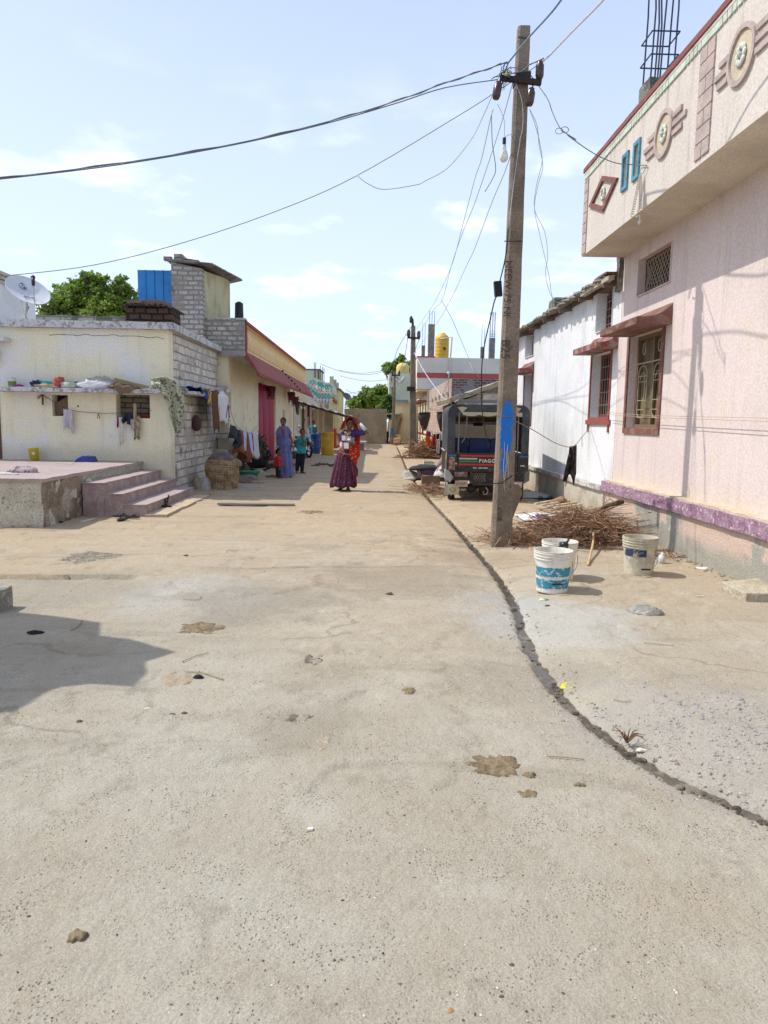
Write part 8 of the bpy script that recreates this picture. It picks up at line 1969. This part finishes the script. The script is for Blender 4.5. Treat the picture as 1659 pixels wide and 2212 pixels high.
for x, a in ((360, -.1), (590, .3)): p = D8(x, 1965); p.z = 0; foot(m_, p+V((0, .04, 0)), a, .95); m_.tube([p+V((0, .04, .06)), p+V((0, .05, .4))], [.035, .045], 8)
bodymesh(m_, 'body', skin_m, bg_, .0075, 2); ft()
gown_m = mat('lavender_gown', (.17, .18, .37), rough=.85, col2=(.12, .13, .30), s2=2.5, cells=(17, .15, (.035, .03, .13)), bump=.3, bs=50)
m_ = MB(); nS = 64; vs = []; fs = []
rr_l = [(.055, 520, 400), (.135, 560, 400), (.152, 640, 400), (.148, 800, 405), (.150, 950, 410), (.178, 1150, 425), (.19, 1400, 435), (.20, 1700, 445), (.212, 1945, 455)]
for i, (rr, y, x) in enumerate(rr_l):
    t = i/(len(rr_l)-1)
    for k in range(nS): a = 2*math.pi*k/nS; r_ = rr+.034*max(0, t-.3)*(math.sin(a*9+t)+.5*math.sin(a*15)); p = D8(x, y); vs.append((p.x+r_*math.cos(a), p.y+r_*math.sin(a)*.72, p.z))
for i in range(len(rr_l)-1):
    for k in range(nS): k2 = (k+1) % nS; fs.append((i*nS+k, i*nS+k2, (i+1)*nS+k2, (i+1)*nS+k))
m_.add(vs, fs); gw_ = part('gown', m_, gown_m, bg_, smooth=True)
md = gw_.modifiers.new('s', 'SUBSURF'); md.levels = md.render_levels = 1
m_ = MB().tube([sL+V((.03, 0, 0)), (sL+e1)*.5, lerp(sL, e1, .58)], [.066, .066, .062], 14); m_.tube([sR-V((.03, 0, 0)), (sR+e2)*.5, lerp(sR, e2, .58)], [.066, .066, .062], 14); m_.tube([sL, D8(400, 560), sR], [.06, .07, .06], 14)
bodymesh(m_, 'sleeves', gown_m, bg_, .009, 2)
m_ = path_sheet([D8(330, 560, -.10), D8(375, 660, -.125), D8(400, 790, -.125)], [D8(350, 550, -.10), D8(405, 650, -.13), D8(420, 800, -.125)], -.005, 4, 10, 0); m_.add(path_sheet([D8(450, 560, -.10), D8(425, 650, -.13), D8(425, 790, -.125)], [D8(465, 570, -.10), D8(445, 670, -.128), D8(440, 800, -.122)], -.005, 4, 10, 0).v, [tuple(f) for f in path_sheet([(0, 0, 0)]*3, [(1, 0, 0)]*3, 0, 4, 10).f])
part('red_placket', m_, plain((.40, .02, .04), .8), bg_, solid=.006)
part('neckline_skin', MB().prism([D8(355, 545, -.115), D8(450, 545, -.115), D8(415, 640, -.135)], (0, .02, 0)), skin_m, bg_)
part('necklace', MB().tube([D8(370, 560, -.12), D8(405, 610, -.14), D8(440, 560, -.12)], .006, 5), plain((.55, .4, .12), .3, .7), bg_)
part('bangles', MB().tube([lerp(e1, w1_, .86), lerp(e1, w1_, 1.0)], [.034, .034], 14), plain((.50, .46, .36), .4), bg_, smooth=True); part('bangles', MB().tube([lerp(e2, w2__, .86), lerp(e2, w2__, 1.0)], [.034, .034], 14), plain((.42, .44, .30), .4), bg_, smooth=True)
ph_ = D8(660, 1170, -.08); solo('held_phone', MB().obox(ph_, (.022, 0, 0), (0, .006, 0), (0, 0, .055)), plain((.5, .42, .35), .4), 'small pale phone in the left hand of the woman in the blue gown', 'phone', bev=.004)
solo('white_cloth_held', rock(D8(735, 1190, -.02), (.05, .04, .07), 61), plain((.62, .62, .60), .8), 'white crumpled tissue held beside the blue gown', 'tissue', smooth=True)

# --- toddler
B = G(*Sx(1080, 1640, 7.375)(235, 2010)); tx_, ty__ = B.x, B.y
k9 = FPX*1.8517*7.375/ty__
def DT(x, y, off=0.): return V((tx_+(x-235)/k9, ty__+off, (2015-y)/k9))
td = thing('person', 'toddler in a red shirt and dark trousers standing beside the blue gown', 'person', (tx_, ty__, 0))
m_ = MB(); hcT = DT(262, 1262); ft = head(td, m_, hcT, .185, R(68), 0, hair='short')
m_.tube([hcT-V((0, 0, .06)), DT(250, 1370)], [.04, .042], 10); m_.tube([DT(245, 1370), DT(240, 1450), DT(240, 1600), DT(240, 1680)], [.05, .085, .088, .085], 14)
a1, a2, a3 = DT(265, 1440, -.09), DT(275, 1560, -.12), DT(290, 1670, -.11); m_.tube([a1, a2, a3], [.032, .027, .020], 10); hand(m_, a3, V((.15, 0, -1)), V((1, -.3, 0)), .4, .62)
b1_, b2_, b3_ = DT(230, 1440, .08), DT(230, 1560, .10), DT(250, 1660, .08); m_.tube([b1_, b2_, b3_], [.032, .027, .02], 10); hand(m_, b3_, V((.1, 0, -1)), V((1, .3, 0)), .4, .62)
for (x, o) in ((215, .04), (270, -.04)): p = DT(x, 1990, o); p.z = 0; m_.tube([DT(240, 1670, o), DT(225 if x < 240 else 260, 1850, o), p+V((0, 0, .05))], [.055, .042, .03], 10); foot(m_, p, R(60), .6)
bodymesh(m_, 'body', skin_m, td, .006, 1); ft()
m_ = MB().tube([DT(247, 1375), DT(240, 1440), DT(235, 1600), DT(232, 1665)], [.06, .10, .108, .11], 16).tube([DT(250, 1425, -.04), a1, lerp(a1, a2, .8)], [.05, .045, .042], 10).tube([DT(240, 1425, .04), b1_, lerp(b1_, b2_, .8)], [.05, .045, .042], 10)
bodymesh(m_, 'shirt', mat('red_shirt', (.50, .02, .02), rough=.8, col2=(.4, .015, .02), s2=8, bump=.3), td, .008, 1)
m_ = MB()
for (x, o) in ((215, .04), (270, -.04)): m_.tube([DT(240, 1650, o*.7), DT(225 if x < 240 else 260, 1830, o), DT(x, 1965, o)], [.075, .058, .046], 12)
bodymesh(m_, 'trousers', plain((.018, .02, .032), .9), td, .008, 1)

# --- boy in turquoise
B = G(*Sx(1080, 1640, 7.375)(870, 1865)); ox_, oy_ = B.x, B.y
kb = FPX*1.8517*7.375/oy_
def DB(x, y, off=0.): return V((ox_+(x-870)/kb, oy_+off, (1870-y)/kb))
bo = thing('person', 'barefoot boy in a turquoise shirt with one hand at his mouth', 'person', (ox_, oy_, 0))
m_ = MB(); hcB = DB(958, 680, -.02); ft = head(bo, m_, hcB, .205, R(10), R(-6), hair='short')
m_.tube([hcB-V((0, -.02, .06)), DB(925, 800)], [.042, .046], 10); m_.tube([DB(925, 800), DB(920, 870), DB(915, 1050), DB(915, 1230), DB(915, 1300)], [.05, .10, .105, .11, .11], 14)
sl1, sr1 = DB(830, 845), DB(1010, 850); m_.tube([sl1, DB(920, 830), sr1], [.04, .045, .04], 10)
q1, q2 = DB(815, 1030, -.03), DB(1000, 1030, -.17); m_.tube([sl1, q1, q2], [.038, .031, .021], 10); hand(m_, q2, V((1, 0, .05)), V((0, .3, 1)), .6, .8, V((0, -1, 0)))
q3, q4 = DB(1060, 1045, -.08), DB(985, 850, -.17); m_.tube([sr1, q3, q4], [.038, .031, .021], 10); hand(m_, q4, DB(965, 770, -.17)-q4, V((-1, 0, 0)), .7, .8, V((0, -1, 0)))
for (x, a, xh) in ((780, .1, 860), (930, .9, 970)): p = DB(x, 1860, 0); p.z = 0; m_.tube([DB(xh, 1290), DB((x+xh)/2, 1550), p+V((0, 0, .06))], [.07, .05, .034], 10); foot(m_, p, a, .85)
bodymesh(m_, 'body', skin_m, bo, .007, 1); ft()
tq = mat('turquoise_shirt', (.03, .33, .33), rough=.85, col2=(.015, .16, .18), s2=16, lo=.54, hi=.58, bump=.3, bs=40)
m_ = MB().tube([DB(925, 810), DB(920, 870), DB(915, 1040), DB(910, 1180), DB(910, 1285)], [.06, .125, .125, .14, .152], 18).tube([DB(900, 840), sl1, lerp(sl1, q1, .55)], [.07, .06, .055], 12).tube([DB(950, 840), sr1, lerp(sr1, q3, .5)], [.07, .06, .055], 12)
bodymesh(m_, 'shirt', tq, bo, .009, 1)
m_ = MB()
for (x, xh) in ((775, 860), (925, 965)): m_.tube([DB(xh, 1270), DB((x+xh)/2+5, 1550), DB(x+20, 1810)], [.088, .068, .05], 12)
bodymesh(m_, 'trousers', plain((.016, .015, .018), .9), bo, .009, 1)
# --- children in the verandah
ck8 = Sx(1080, 1640, 7.375)
def child(label, hx, hy, Y, hh, top, tint, seed, low=.15, seated=False, lean_=0.):
    hcc = PY(*ck8(hx, hy), Y); base = V((hcc.x+lean_, Y, low)); t_ = thing('person', label, 'person', tuple(base))
    m_ = MB(); ft = head(t_, m_, hcc, .19, R(12*seed), 0, hair='short'); H_ = hcc.z-low
    m_.tube([hcc-V((0, -.02, .05)), hcc-V((0, -.02, .13))], [.04, .045], 10)
    zs_ = hcc.z-.17
    zh = hcc.z-.55
    m_.tube([V((hcc.x, Y, hcc.z-.12)), V((hcc.x, Y, zs_)), V((hcc.x, Y, zh))], [.05, .10, .10], 12)
    for s_ in (-1, 1):
        a_, b_, c_ = V((hcc.x+s_*.12, Y, zs_)), V((hcc.x+s_*.16, Y+.02, zs_-.20)), V((hcc.x+s_*.12, Y-.10, zs_-.36)); m_.tube([a_, b_, c_], [.036, .03, .02], 10); hand(m_, c_, V((-s_*.3, -.2, -1)), V((-s_, -1, 0)), .4, .75)
        if seated: kx = V((hcc.x+s_*.12, Y-.30, low+.30)); m_.tube([V((hcc.x+s_*.06, Y, zh)), kx, V((kx.x, Y-.32, low+.04))], [.06, .045, .032], 10); foot(m_, V((kx.x, Y-.30, low)), 0, .75)
        else: m_.tube([V((hcc.x+s_*.06, Y, zh)), V((hcc.x+s_*.07, Y, (zh+low)/2)), V((hcc.x+s_*.07, Y, low+.05))], [.065, .048, .032], 10); foot(m_, V((hcc.x+s_*.07, Y, low)), 0, .75)
    bodymesh(m_, 'body', skin_m, t_, .009, 1); ft()
    m_ = MB().tube([V((hcc.x, Y, hcc.z-.14)), V((hcc.x, Y, zs_)), V((hcc.x, Y, zh+.1)), V((hcc.x, Y, zh))], [.06, .125, .12, .13], 14)
    for s_ in (-1, 1): m_.tube([V((hcc.x+s_*.08, Y, zs_)), V((hcc.x+s_*.14, Y, zs_-.05)), V((hcc.x+s_*.165, Y+.01, zs_-.14))], [.06, .055, .05], 10)
    bodymesh(m_, 'shirt', plain(top, .85), t_, .010, 1)
    m_ = MB()
    for s_ in (-1, 1):
        if seated: m_.tube([V((hcc.x+s_*.06, Y, zh)), V((hcc.x+s_*.12, Y-.28, low+.30))], [.08, .06], 10)
        else: m_.tube([V((hcc.x+s_*.06, Y, zh+.04)), V((hcc.x+s_*.07, Y, low+.35))], [.085, .07], 10)
    bodymesh(m_, 'shorts', plain(tint, .9), t_, .010, 1)
child('child in a bright blue shirt standing in the verandah above the blue drum', 1278, 375, 34.2, .19, (.02, .22, .36), (.02, .02, .03), -1)
child('child half hidden by a verandah post left of the child in blue', 1178, 375, 35.0, .19, (.40, .42, .42), (.05, .04, .04), 1)
child('small child seated behind the yellow drum, only the head showing', *((PY(*Sx(1050, 1400, 3.318)(790, 1072), 33).x, 0) if False else (1466, 745)), 33.4, .19, (.2, .05, .06), (.03, .03, .03), 1, low=.1, seated=True)
solo('verandah_floor', MB().slab(-6, -1.95, 34.0, 37, -.05, .15, seg=.3, amp=.01), fl, 'low worn verandah plinth under the tin canopy', 'plinth')
# ================================================================ trees
barkm = mat('bark', (.13, .10, .075), rough=.95, bump=1, bs=12, bd=.03)
def leafmat(n, c, c2): 
    m = mat(n, c, rough=.55, col2=c2, s2=1.3, lo=.42, hi=.62, col3=tuple(v*1.5 for v in c), s3=5, lo3=.55, hi3=.68, bump=0, famt=.25, fine=9)
    t = m.node_tree; b = t.nodes['Principled BSDF']; tr = N(t, 'ShaderNodeBsdfTranslucent'); mx = N(t, 'ShaderNodeMixShader', i0=.4)
    src = b.inputs['Base Color'].links[0].from_socket; LK(t, src, tr.inputs[0]); LK(t, b.outputs[0], mx.inputs[1]); LK(t, tr.outputs[0], mx.inputs[2]); LK(t, mx.outputs[0], t.nodes['Material Output'].inputs[0]); return m
def tree(label, base, h, blobs, nleaf, size, m__, seed, name='tree', droop=.3):
    """blobs: (centre, radius) of leafy masses; limbs run from the trunk to each of them"""
    random.seed(seed); base = V(base); t_ = thing(name, label, 'tree', tuple(base))
    fork = base+V((0, 0, h*.42)); m_ = MB()
    m_.tube([base, base.lerp(fork, .5)+V((.1, 0, 0)), fork], [h*.045, h*.034, h*.028], 10)
    for c, r_ in blobs:
        c = V(c); mid = fork.lerp(c, .5)+V((random.gauss(0, .2), random.gauss(0, .2), random.gauss(0, .2)))*r_
        m_.tube([fork-V((0, 0, .2)), mid, c], [h*.020, h*.012, h*.006], 6)
        for k in range(5): d = V((random.gauss(0, 1), random.gauss(0, 1), random.gauss(0, .8))).normalized()*r_*.8; m_.tube([mid.lerp(c, .6), c+d*.5, c+d], [h*.006, h*.004, h*.002], 5)
    part('trunk', m_, barkm, t_)
    vs = []; fs = []; tot = sum(r_**2 for _, r_ in blobs)
    for c, r_ in blobs:
        c = V(c); nn = int(nleaf*r_**2/tot)
        ncl = max(8, int(nn/26))
        for q in range(ncl):
            d = V((random.gauss(0, 1), random.gauss(0, 1), random.gauss(0, 1))).normalized()*(random.random()**.38)*r_*1.1
            cc_ = c+V((d.x, d.y, d.z*.85)); cr_ = r_*random.uniform(.08, .22)
            if noise.noise(cc_*1.1/r_*2) < .0: continue
            for k in range(26):
                p = cc_+V((random.gauss(0, 1), random.gauss(0, 1), random.gauss(0, .7)))*cr_*.75
                dr = V((random.gauss(0, 1), random.gauss(0, 1), random.gauss(-droop, .7))).normalized(); l = size*random.uniform(.6, 1.3); s_ = dr.orthogonal().normalized(); s_.rotate(Matrix.Rotation(random.uniform(0, 6.28), 3, dr)); s_ *= l*.28
                o = len(vs); vs += [p, p+dr*l*.5+s_, p+dr*l, p+dr*l*.5-s_]; fs.append((o, o+1, o+2, o+3))
    me = bpy.data.meshes.new('crown'); me.from_pydata([tuple(p-base) for p in vs], [], fs); me.materials.append(m__)
    o = bpy.data.objects.new('crown', me); C.objects.link(o); o.parent = t_; return t_
lfA = leafmat('leaf_neem', (.10, .20, .03), (.05, .11, .02)); lfB = leafmat('leaf_deep', (.12, .22, .04), (.06, .12, .025)); lfC = leafmat('leaf_bright', (.24, .34, .06), (.13, .21, .04))
def bl(specs, Y): 
    out = []
    for (x, y, rpx) in specs:
        Yb = Y+random.uniform(-.8, .8)*rpx*Y/FPX; p = PY(x, y, Yb); out.append((p, rpx*Y/FPX))
    return out
random.seed(1)
tree('leafy neem tree rising behind the cream house roof', (-11.5, 30, 0), 6.5, bl([(120, 660, 32), (150, 640, 32), (185, 632, 34), (190, 605, 18), (215, 618, 24), (240, 640, 36), (190, 592, 9), (262, 605, 12), (228, 603, 10), (262, 622, 18), (285, 650, 30), (305, 668, 26), (165, 668, 32), (215, 668, 36), (260, 675, 32), (110, 682, 24)], 30), 42000, .15, lfC, 2)
tree('green tree rising above the mud end wall', (PY(800, 0, 62).x, 62, 0), 6, bl([(775, 868, 16), (792, 850, 13), (805, 862, 18), (822, 845, 14), (835, 862, 16), (850, 872, 15), (812, 878, 14), (783, 880, 10), (760, 872, 9), (830, 880, 16)], 60), 15000, .34, lfC, 3)
tree('dark tree close against the far balcony house', (PY(846, 0, 57).x-.6, 54.6, 0), 6, bl([(838, 866, 12), (846, 880, 12), (852, 892, 8), (842, 895, 8), (832, 880, 10)], 54.5), 5000, .30, lfB, 5)
tree('tree crown showing above the far balcony house roof', (PY(860, 0, 66).x, 66, 0), 9, bl([(840, 795, 12), (858, 788, 13), (875, 790, 12), (868, 775, 7), (832, 800, 6), (890, 800, 12)], 66), 5000, .36, lfC, 6)

# ================================================================ loose things on the street
drym = mat('dung_mud', (.24, .185, .11), rough=.95, col2=(.17, .13, .08), s2=9, lo=.45, hi=.6, bump=1, bs=34, bd=.02, famt=.25)
mud2 = mat('pot_hole_grit', (.21, .18, .14), rough=.95, col2=(.30, .27, .21), s2=14, lo=.48, hi=.56, bump=1, bs=60, bd=.02, famt=.3)
def patch(label, x, y, rx, ry, m__, seed, h=.012, name='dung_patch', cat='mud patch'):
    c = G(x, y); a = G(x-rx, y); e = G(x, y-ry); f = G(x, y+ry); RX_ = (c.x-a.x); RY_ = (e.y-f.y)/2; m_ = MB(); n = 48; rings_ = 8
    vs = [V((c.x, c.y, gz(c.x, c.y)+h))]; fs = []
    for i in range(1, rings_+1):
        for k in range(n):
            an = 2*math.pi*k/n; q = i/rings_; rad = q*(1+.55*noise.noise(V((math.cos(an)*1.7, math.sin(an)*1.7, seed)))+.35*noise.noise(V((math.cos(an)*5, math.sin(an)*5, seed*2))))
            px_, py_ = c.x+RX_*rad*math.cos(an), c.y+RY_*rad*math.sin(an)
            z = gz(px_, py_)+(h*(1-q**4)+.012*noise.noise(V((px_*22, py_*22, seed)))+.006*noise.noise(V((px_*60, py_*60, seed))) if i < rings_ else -.012); vs.append(V((px_, py_, z)))
    for k in range(n): fs.append((0, 1+k, 1+(k+1) % n))
    for i in range(rings_-1):
        for k in range(n): k2 = (k+1) % n; fs.append((1+i*n+k, 1+(i+1)*n+k, 1+(i+1)*n+k2, 1+i*n+k2))
    m_.add(vs, fs); return solo(name, m_, m__, label, cat, smooth=True)
patch('large crusted dung patch right of centre on the street', 1072, 1658, 62, 26, drym, 1, .010)
patch('small dung splash just right of the large patch', 1142, 1680, 14, 6, drym, 2, .008)
patch('flat grey-brown patch below the large dung patch', 1140, 1722, 22, 8, drym, 3, .005)
patch('brown roundish dung patch left of centre', 432, 1357, 48, 15, drym, 4, .005)
patch('gritty worn hollow in front of the steps', 190, 1207, 66, 13, mud2, 5, .004, 'worn_hollow', 'hollow')
patch('small muddy clod in the middle of the street', 884, 1500, 18, 7, drym, 6, .008)
patch('triangular chipped patch in the street centre', 678, 1427, 20, 11, mud2, 7, .004, 'worn_hollow', 'hollow')
patch('faint tan wear patch under the black lump', 385, 1468, 42, 14, mat('tan_wear', (.34, .27, .19), bump=.8, bs=50), 8, .003, 'worn_hollow', 'hollow')
patch('dried dung cake lying near the bottom left corner', 165, 2029, 19, 13, drym, 9, .014, 'dung_cake', 'dung cake')
patch('small tan dung drop at the bottom of the picture', 700, 1612, 16, 18, mat('tan_wear2', (.36, .30, .22), bump=.8, bs=50), 10, .002, 'worn_hollow', 'hollow')
patch('worn oval hollow in the middle of the street', 640, 1558, 34, 10, mud2, 11, .002, 'worn_hollow', 'hollow')
patch('dark brown stain by the thin slab', 672, 1108, 30, 3, drym, 12, .006)
patch('muddy clod below the stray footprints', 1252, 1700, 14, 4, drym, 13, .005)
# grit and gravel: uncountable
def scatter(name, label, n, fn, m__, r0, r1, seed):
    random.seed(seed); vs = []; fs = []
    base = [(1, 0, 0), (-1, 0, 0), (0, 1, 0), (0, -1, 0), (0, 0, 1), (0, 0, -.6)]; tri = [(0, 2, 4), (2, 1, 4), (1, 3, 4), (3, 0, 4), (2, 0, 5), (1, 2, 5), (3, 1, 5), (0, 3, 5)]
    for i in range(n):
        x, y = fn(); r_ = lerp(r0, r1, random.random()**3); a = random.uniform(0, 6.28); ca, sa = math.cos(a), math.sin(a); z = HGT(x, y); sx_, sy_, sz_ = r_*random.uniform(.7, 1.3), r_*random.uniform(.5, 1), r_*random.uniform(.4, .8)
        o = len(vs)
        for (u, v, w_) in base: u *= sx_; v *= sy_; vs.append((x+u*ca-v*sa, y+u*sa+v*ca, z+w_*sz_+sz_*.3))
        fs += [tuple(o+k for k in t) for t in tri]
    me = bpy.data.meshes.new(name); me.from_pydata(vs, [], fs); me.materials.append(m__); o = bpy.data.objects.new(name, me); C.objects.link(o); return tagit(o, label, 'gravel', None, 'stuff')
_zi = {}
def HGT(x, y):
    i = min(len(gx)-2, max(0, int(np.searchsorted(gx, x))-1)); j = min(len(gy)-2, max(0, int(np.searchsorted(gy, y))-1))
    fx = (x-gx[i])/(gx[i+1]-gx[i]); fy = (y-gy[j])/(gy[j+1]-gy[j])
    return float((ZZ[j, i]*(1-fx)+ZZ[j, i+1]*fx)*(1-fy)+(ZZ[j+1, i]*(1-fx)+ZZ[j+1, i+1]*fx)*fy)
gr = G(1570, 1585)
scatter('gravel', 'blue-grey gravel chips scattered right of the drain', 1500, lambda: (gr.x+random.gauss(.1, .33), gr.y+random.gauss(0, .30)), mat('chip_grey', (.24, .25, .26), col2=(.38, .37, .35), s2=30, lo=.45, hi=.55, bump=.3), .003, .013, 1)
def anyst():
    y = 1.6*(40/1.6)**random.random(); return random.uniform(-.55*y-.1, .55*y), y
scatter('street_grit', 'fine dark grit and earth crumbs strewn over the street', 4200, anyst, mat('grit', (.20, .165, .12), col2=(.10, .08, .06), s2=40, lo=.48, hi=.52), .0015, .006, 2)
scatter('pale_grit', 'pale pebbles and lime flecks strewn over the street', 1500, anyst, mat('palegrit', (.60, .57, .50), bump=.1), .0015, .006, 3)
def alongd():
    i = random.randrange(len(dense)-30); x, y, wd = dense[i]; s_ = random.choice((-1, 1)); return x+s_*(wd*.55+abs(random.gauss(0, .06))), y+random.uniform(-.1, .1)
scatter('drain_crumbs', 'crumbled mortar and pebbles along both lips of the drain', 900, alongd, mat('crumb', (.38, .33, .25), col2=(.2, .17, .13), s2=30, lo=.48, hi=.54), .003, .014, 4)
def foot_of():
    t = random.random(); return (XP-abs(random.gauss(0, .10)), lerp(6, 18, t)) if random.random() < .5 else (-3.4+abs(random.gauss(0, .25)), lerp(13, 30, random.random()))
scatter('wall_foot_rubble', 'small rubble and dirt gathered along the wall feet', 1600, foot_of, mat('rubble', (.34, .28, .20), col2=(.2, .16, .12), s2=20), .006, .028, 5)
def inw():
    i = random.randrange(60); x, y, wd = dense[i]; return x+random.uniform(-.4, .4)*wd, y
# lumps in the drain sit on the water
m_ = MB(); random.seed(21)
for i in range(120):
    x, y, wd = dense[random.randrange(len(dense)-20)]; r_ = random.uniform(.004, .022); p = V((x+random.uniform(-.5, .5)*wd, y, -.070)); m_.ell(p, (r_*1.4, r_, r_*.7), 6)
solo('drain_sludge', m_, mat('sludge', (.07, .06, .05), col2=(.2, .17, .13), s2=12, bump=.8), 'dark lumps of sludge floating in the open drain', 'sludge', kind='stuff')
def bits(name, label, cat, p, r_, c, seed, g=None): return solo(name, rock(p, r_, seed), plain(c, .9), label, cat, g)
def GZ(x, y): p = G(x, y); return V((p.x, p.y, gz(p.x, p.y)))
bits('black_rag', 'black tarry rag in the shadow at the left', 'rag', GZ(75, 1373), (.06, .028, .022), (.012, .012, .013), 1)
bits('charcoal_lump', 'black charcoal lump with a twig, left of centre', 'charcoal', GZ(428, 1466), (.032, .02, .022), (.02, .02, .018), 2)
PG = 'small stones lying about the street'
for i, (x, y, r_, lab) in enumerate(((402, 1206, .03, 'small grey stone lying alone beyond the dung patch'), (398, 1540, .016, 'dark pebble right of the pair left of centre'), (371, 1544, .018, 'dark pebble left of the pair left of centre'), (172, 1562, .016, 'dark pebble on the left beyond the shadow'), (842, 1282, .035, 'brown dung crumb on the street centre line'), (1105, 2090, .014, 'dark pebble low in the picture right of centre'), (975, 2193, .022, 'brown crumpled seed pod at the bottom edge'), (1083, 2167, .012, 'dark pebble at the bottom right of centre'), (740, 1948, .012, 'dark pebble low in the middle'), (62, 1981, .012, 'dark pebble in the lower left'), (1018, 1862, .012, 'dark pebble pair right of the middle'), (1183, 1305, .022, 'brown clod below the blue-labelled bucket'), (318, 1531, .018, 'pale pebble in the sun beyond the shadow'))):
    r_ *= .4 if y > 1800 else .75
    bits('stone', lab, 'stone', GZ(x, y), (r_*1.3, r_, r_*.7), (.55, .53, .48) if 'pale' in lab else ((.3, .18, .08) if 'seed' in lab else (.10, .085, .065)), i+3, PG)
p = GZ(1175, 1293); wr = thing('crumpled_wrapper', 'green and yellow crumpled wrapper below the blue-labelled bucket', 'wrapper', tuple(p))
part('foil', rock(p, (.05, .02, .012), 5), plain((.50, .58, .50), .5), wr); part('green_print', rock(p+V((.02, -.01, .006)), (.022, .012, .012), 6), plain((.05, .3, .15), .5), wr); part('yellow_print', rock(p+V((-.01, .02, .006)), (.02, .012, .012), 7), plain((.7, .65, .1), .5), wr)
solo('white_chip', MB().obox(GZ(1513, 1292)+V((0, 0, .006)), (.035, 0, 0), (.004, .008, 0), (0, 0, .005)), plain((.62, .58, .5), .8), 'pale wood chip on the concrete in front of the slab', 'chip')
solo('white_tile_chip', MB().obox(GZ(670, 1797)+V((0, 0, .005)), (.010, .002, 0), (.0, .008, 0), (0, 0, .004)), plain((.66, .66, .60), .8), 'square white tile chip low in the middle of the street', 'chip')
for lab, pts, r_ in (('thin curved dry twig in the sun left of centre', ((400, 1455), (440, 1458), (482, 1472)), .006), ('thin straw left of centre above the black lump', ((393, 1432), (420, 1421), (450, 1413)), .005), ('grey twig in the left shadow', ((152, 1365), (168, 1357), (177, 1345)), .008), ('short twig right of the dung patch near the middle', ((395, 1298), (425, 1300), (435, 1292)), .005), ('long dry twig lying across the drain', ((1180, 1640+0), (1215, 1592+48), (1262, 1640)), .005), ('pale twig on the right concrete', ((1390, 1393), (1420, 1396), (1455, 1399)), .005), ('brown twig right of the drain bend', ((1325, 1505), (1345, 1512), (1362, 1513)), .005)):
    solo('twig', MB().tube(spl([GZ(*q)+V((0, 0, .008)) for q in pts]), r_*.55, 5), plain((.36, .28, .17), .9), lab, 'twig', 'stray twigs on the concrete', smooth=True)
# marigold heads in the drain
fl_ = MB(); c = G(1222, 1493, -.08); random.seed(2)
for k in range(8): fl_.tube([c+V((-.03, 0, .02)), c+V((.02+.03*math.sin(k), -.05+.014*k, .035)), c+V((.07, -.07+.018*k, .01))], [.006, .009, .003], 5)
solo('yellow_flower', fl_, plain((.72, .60, .02), .7), 'bright yellow flower petals lying in the drain', 'flower')
m_ = MB(); c = G(1355, 1592); 
for k in range(16): an = random.uniform(0, 6.28); l = random.uniform(.03, .09); m_.tube([V((c.x, c.y, -.03)), V((c.x+l*.5*math.cos(an), c.y+l*.5*math.sin(an), .02)), V((c.x+l*math.cos(an), c.y+l*math.sin(an), random.uniform(-.01, .03)))], [.004, .003, .0015], 4)
solo('dry_weed', m_, plain((.16, .10, .06), .9), 'dry brown weed tuft at the edge of the drain', 'weed')
bits('white_scrap', 'white bone-like scraps at the drain edge', 'scrap', G(1385, 1620, -.04), (.025, .014, .008), (.62, .58, .48), 9)
bits('lime_splash', 'white lime splash at the foot of the pink plinth', 'lime', GZ(1512, 1226), (.10, .06, .008), (.66, .66, .66), 12)
# broom head and scraps at the platform corner
q = GZ(*st2(500, 585)); m_ = MB()
for k in range(26): an = random.uniform(0, 6.28); m_.tube([q+V((0, 0, .06)), q+V((.12*math.cos(an), .09*math.sin(an), .01))], .006, 4)
m_.tube([q+V((0, 0, .05)), q+V((-.02, .05, .42))], .009, 5); solo('rag_mop', m_, plain((.22, .13, .10), .95), 'dirty brown mop standing in the platform corner', 'mop')
a, b = GZ(*st2(635, 605)), GZ(*st2(735, 578)); solo('white_strip', MB().bar(a+V((0, 0, .01)), b+V((0, 0, .01)), .04, .012), plain((.6, .6, .58), .7), 'thin white plastic strip lying before the steps', 'strip')
p = GZ(*st2(440, 605)); bits('dark_scrap', 'dark scrap of cloth by the platform foot', 'scrap', p, (.10, .05, .03), (.03, .03, .03), 14)

# ================================================================ unseen house added left of the viewer, roof outline cut to shade the street
ZR = 3.0
def cast(p, z=ZR): return V((p.x, p.y, 0))-V((LD.x/-LD.z*z, LD.y/-LD.z*z, 0))
nh = thing('shade_casting_house', 'unseen cream house added with its roof outline shaped to shade the left street edge', 'house', (-5.5, 4.5, 0))
pl_ = [cast(G(*c)) for c in ((22, 1322), (195, 1346), (190, 1372), (258, 1380), (352, 1406), (285, 1428), (288, 1453), (258, 1481), (165, 1474), (100, 1480), (0, 1540))]
poly = [V((-9, pl_[0].y+1.2, ZR))]+[V((p.x, p.y, ZR)) for p in pl_]+[V((-9, pl_[-1].y-.6, ZR))]
part('roof_slab', MB().prism(poly, (0, 0, .12)), oldslab, nh)
part('wall', MB().box(-9, pl_[0].x-.3, pl_[-1].y+.1, pl_[0].y-.1, -.1, ZR), creamw, nh)
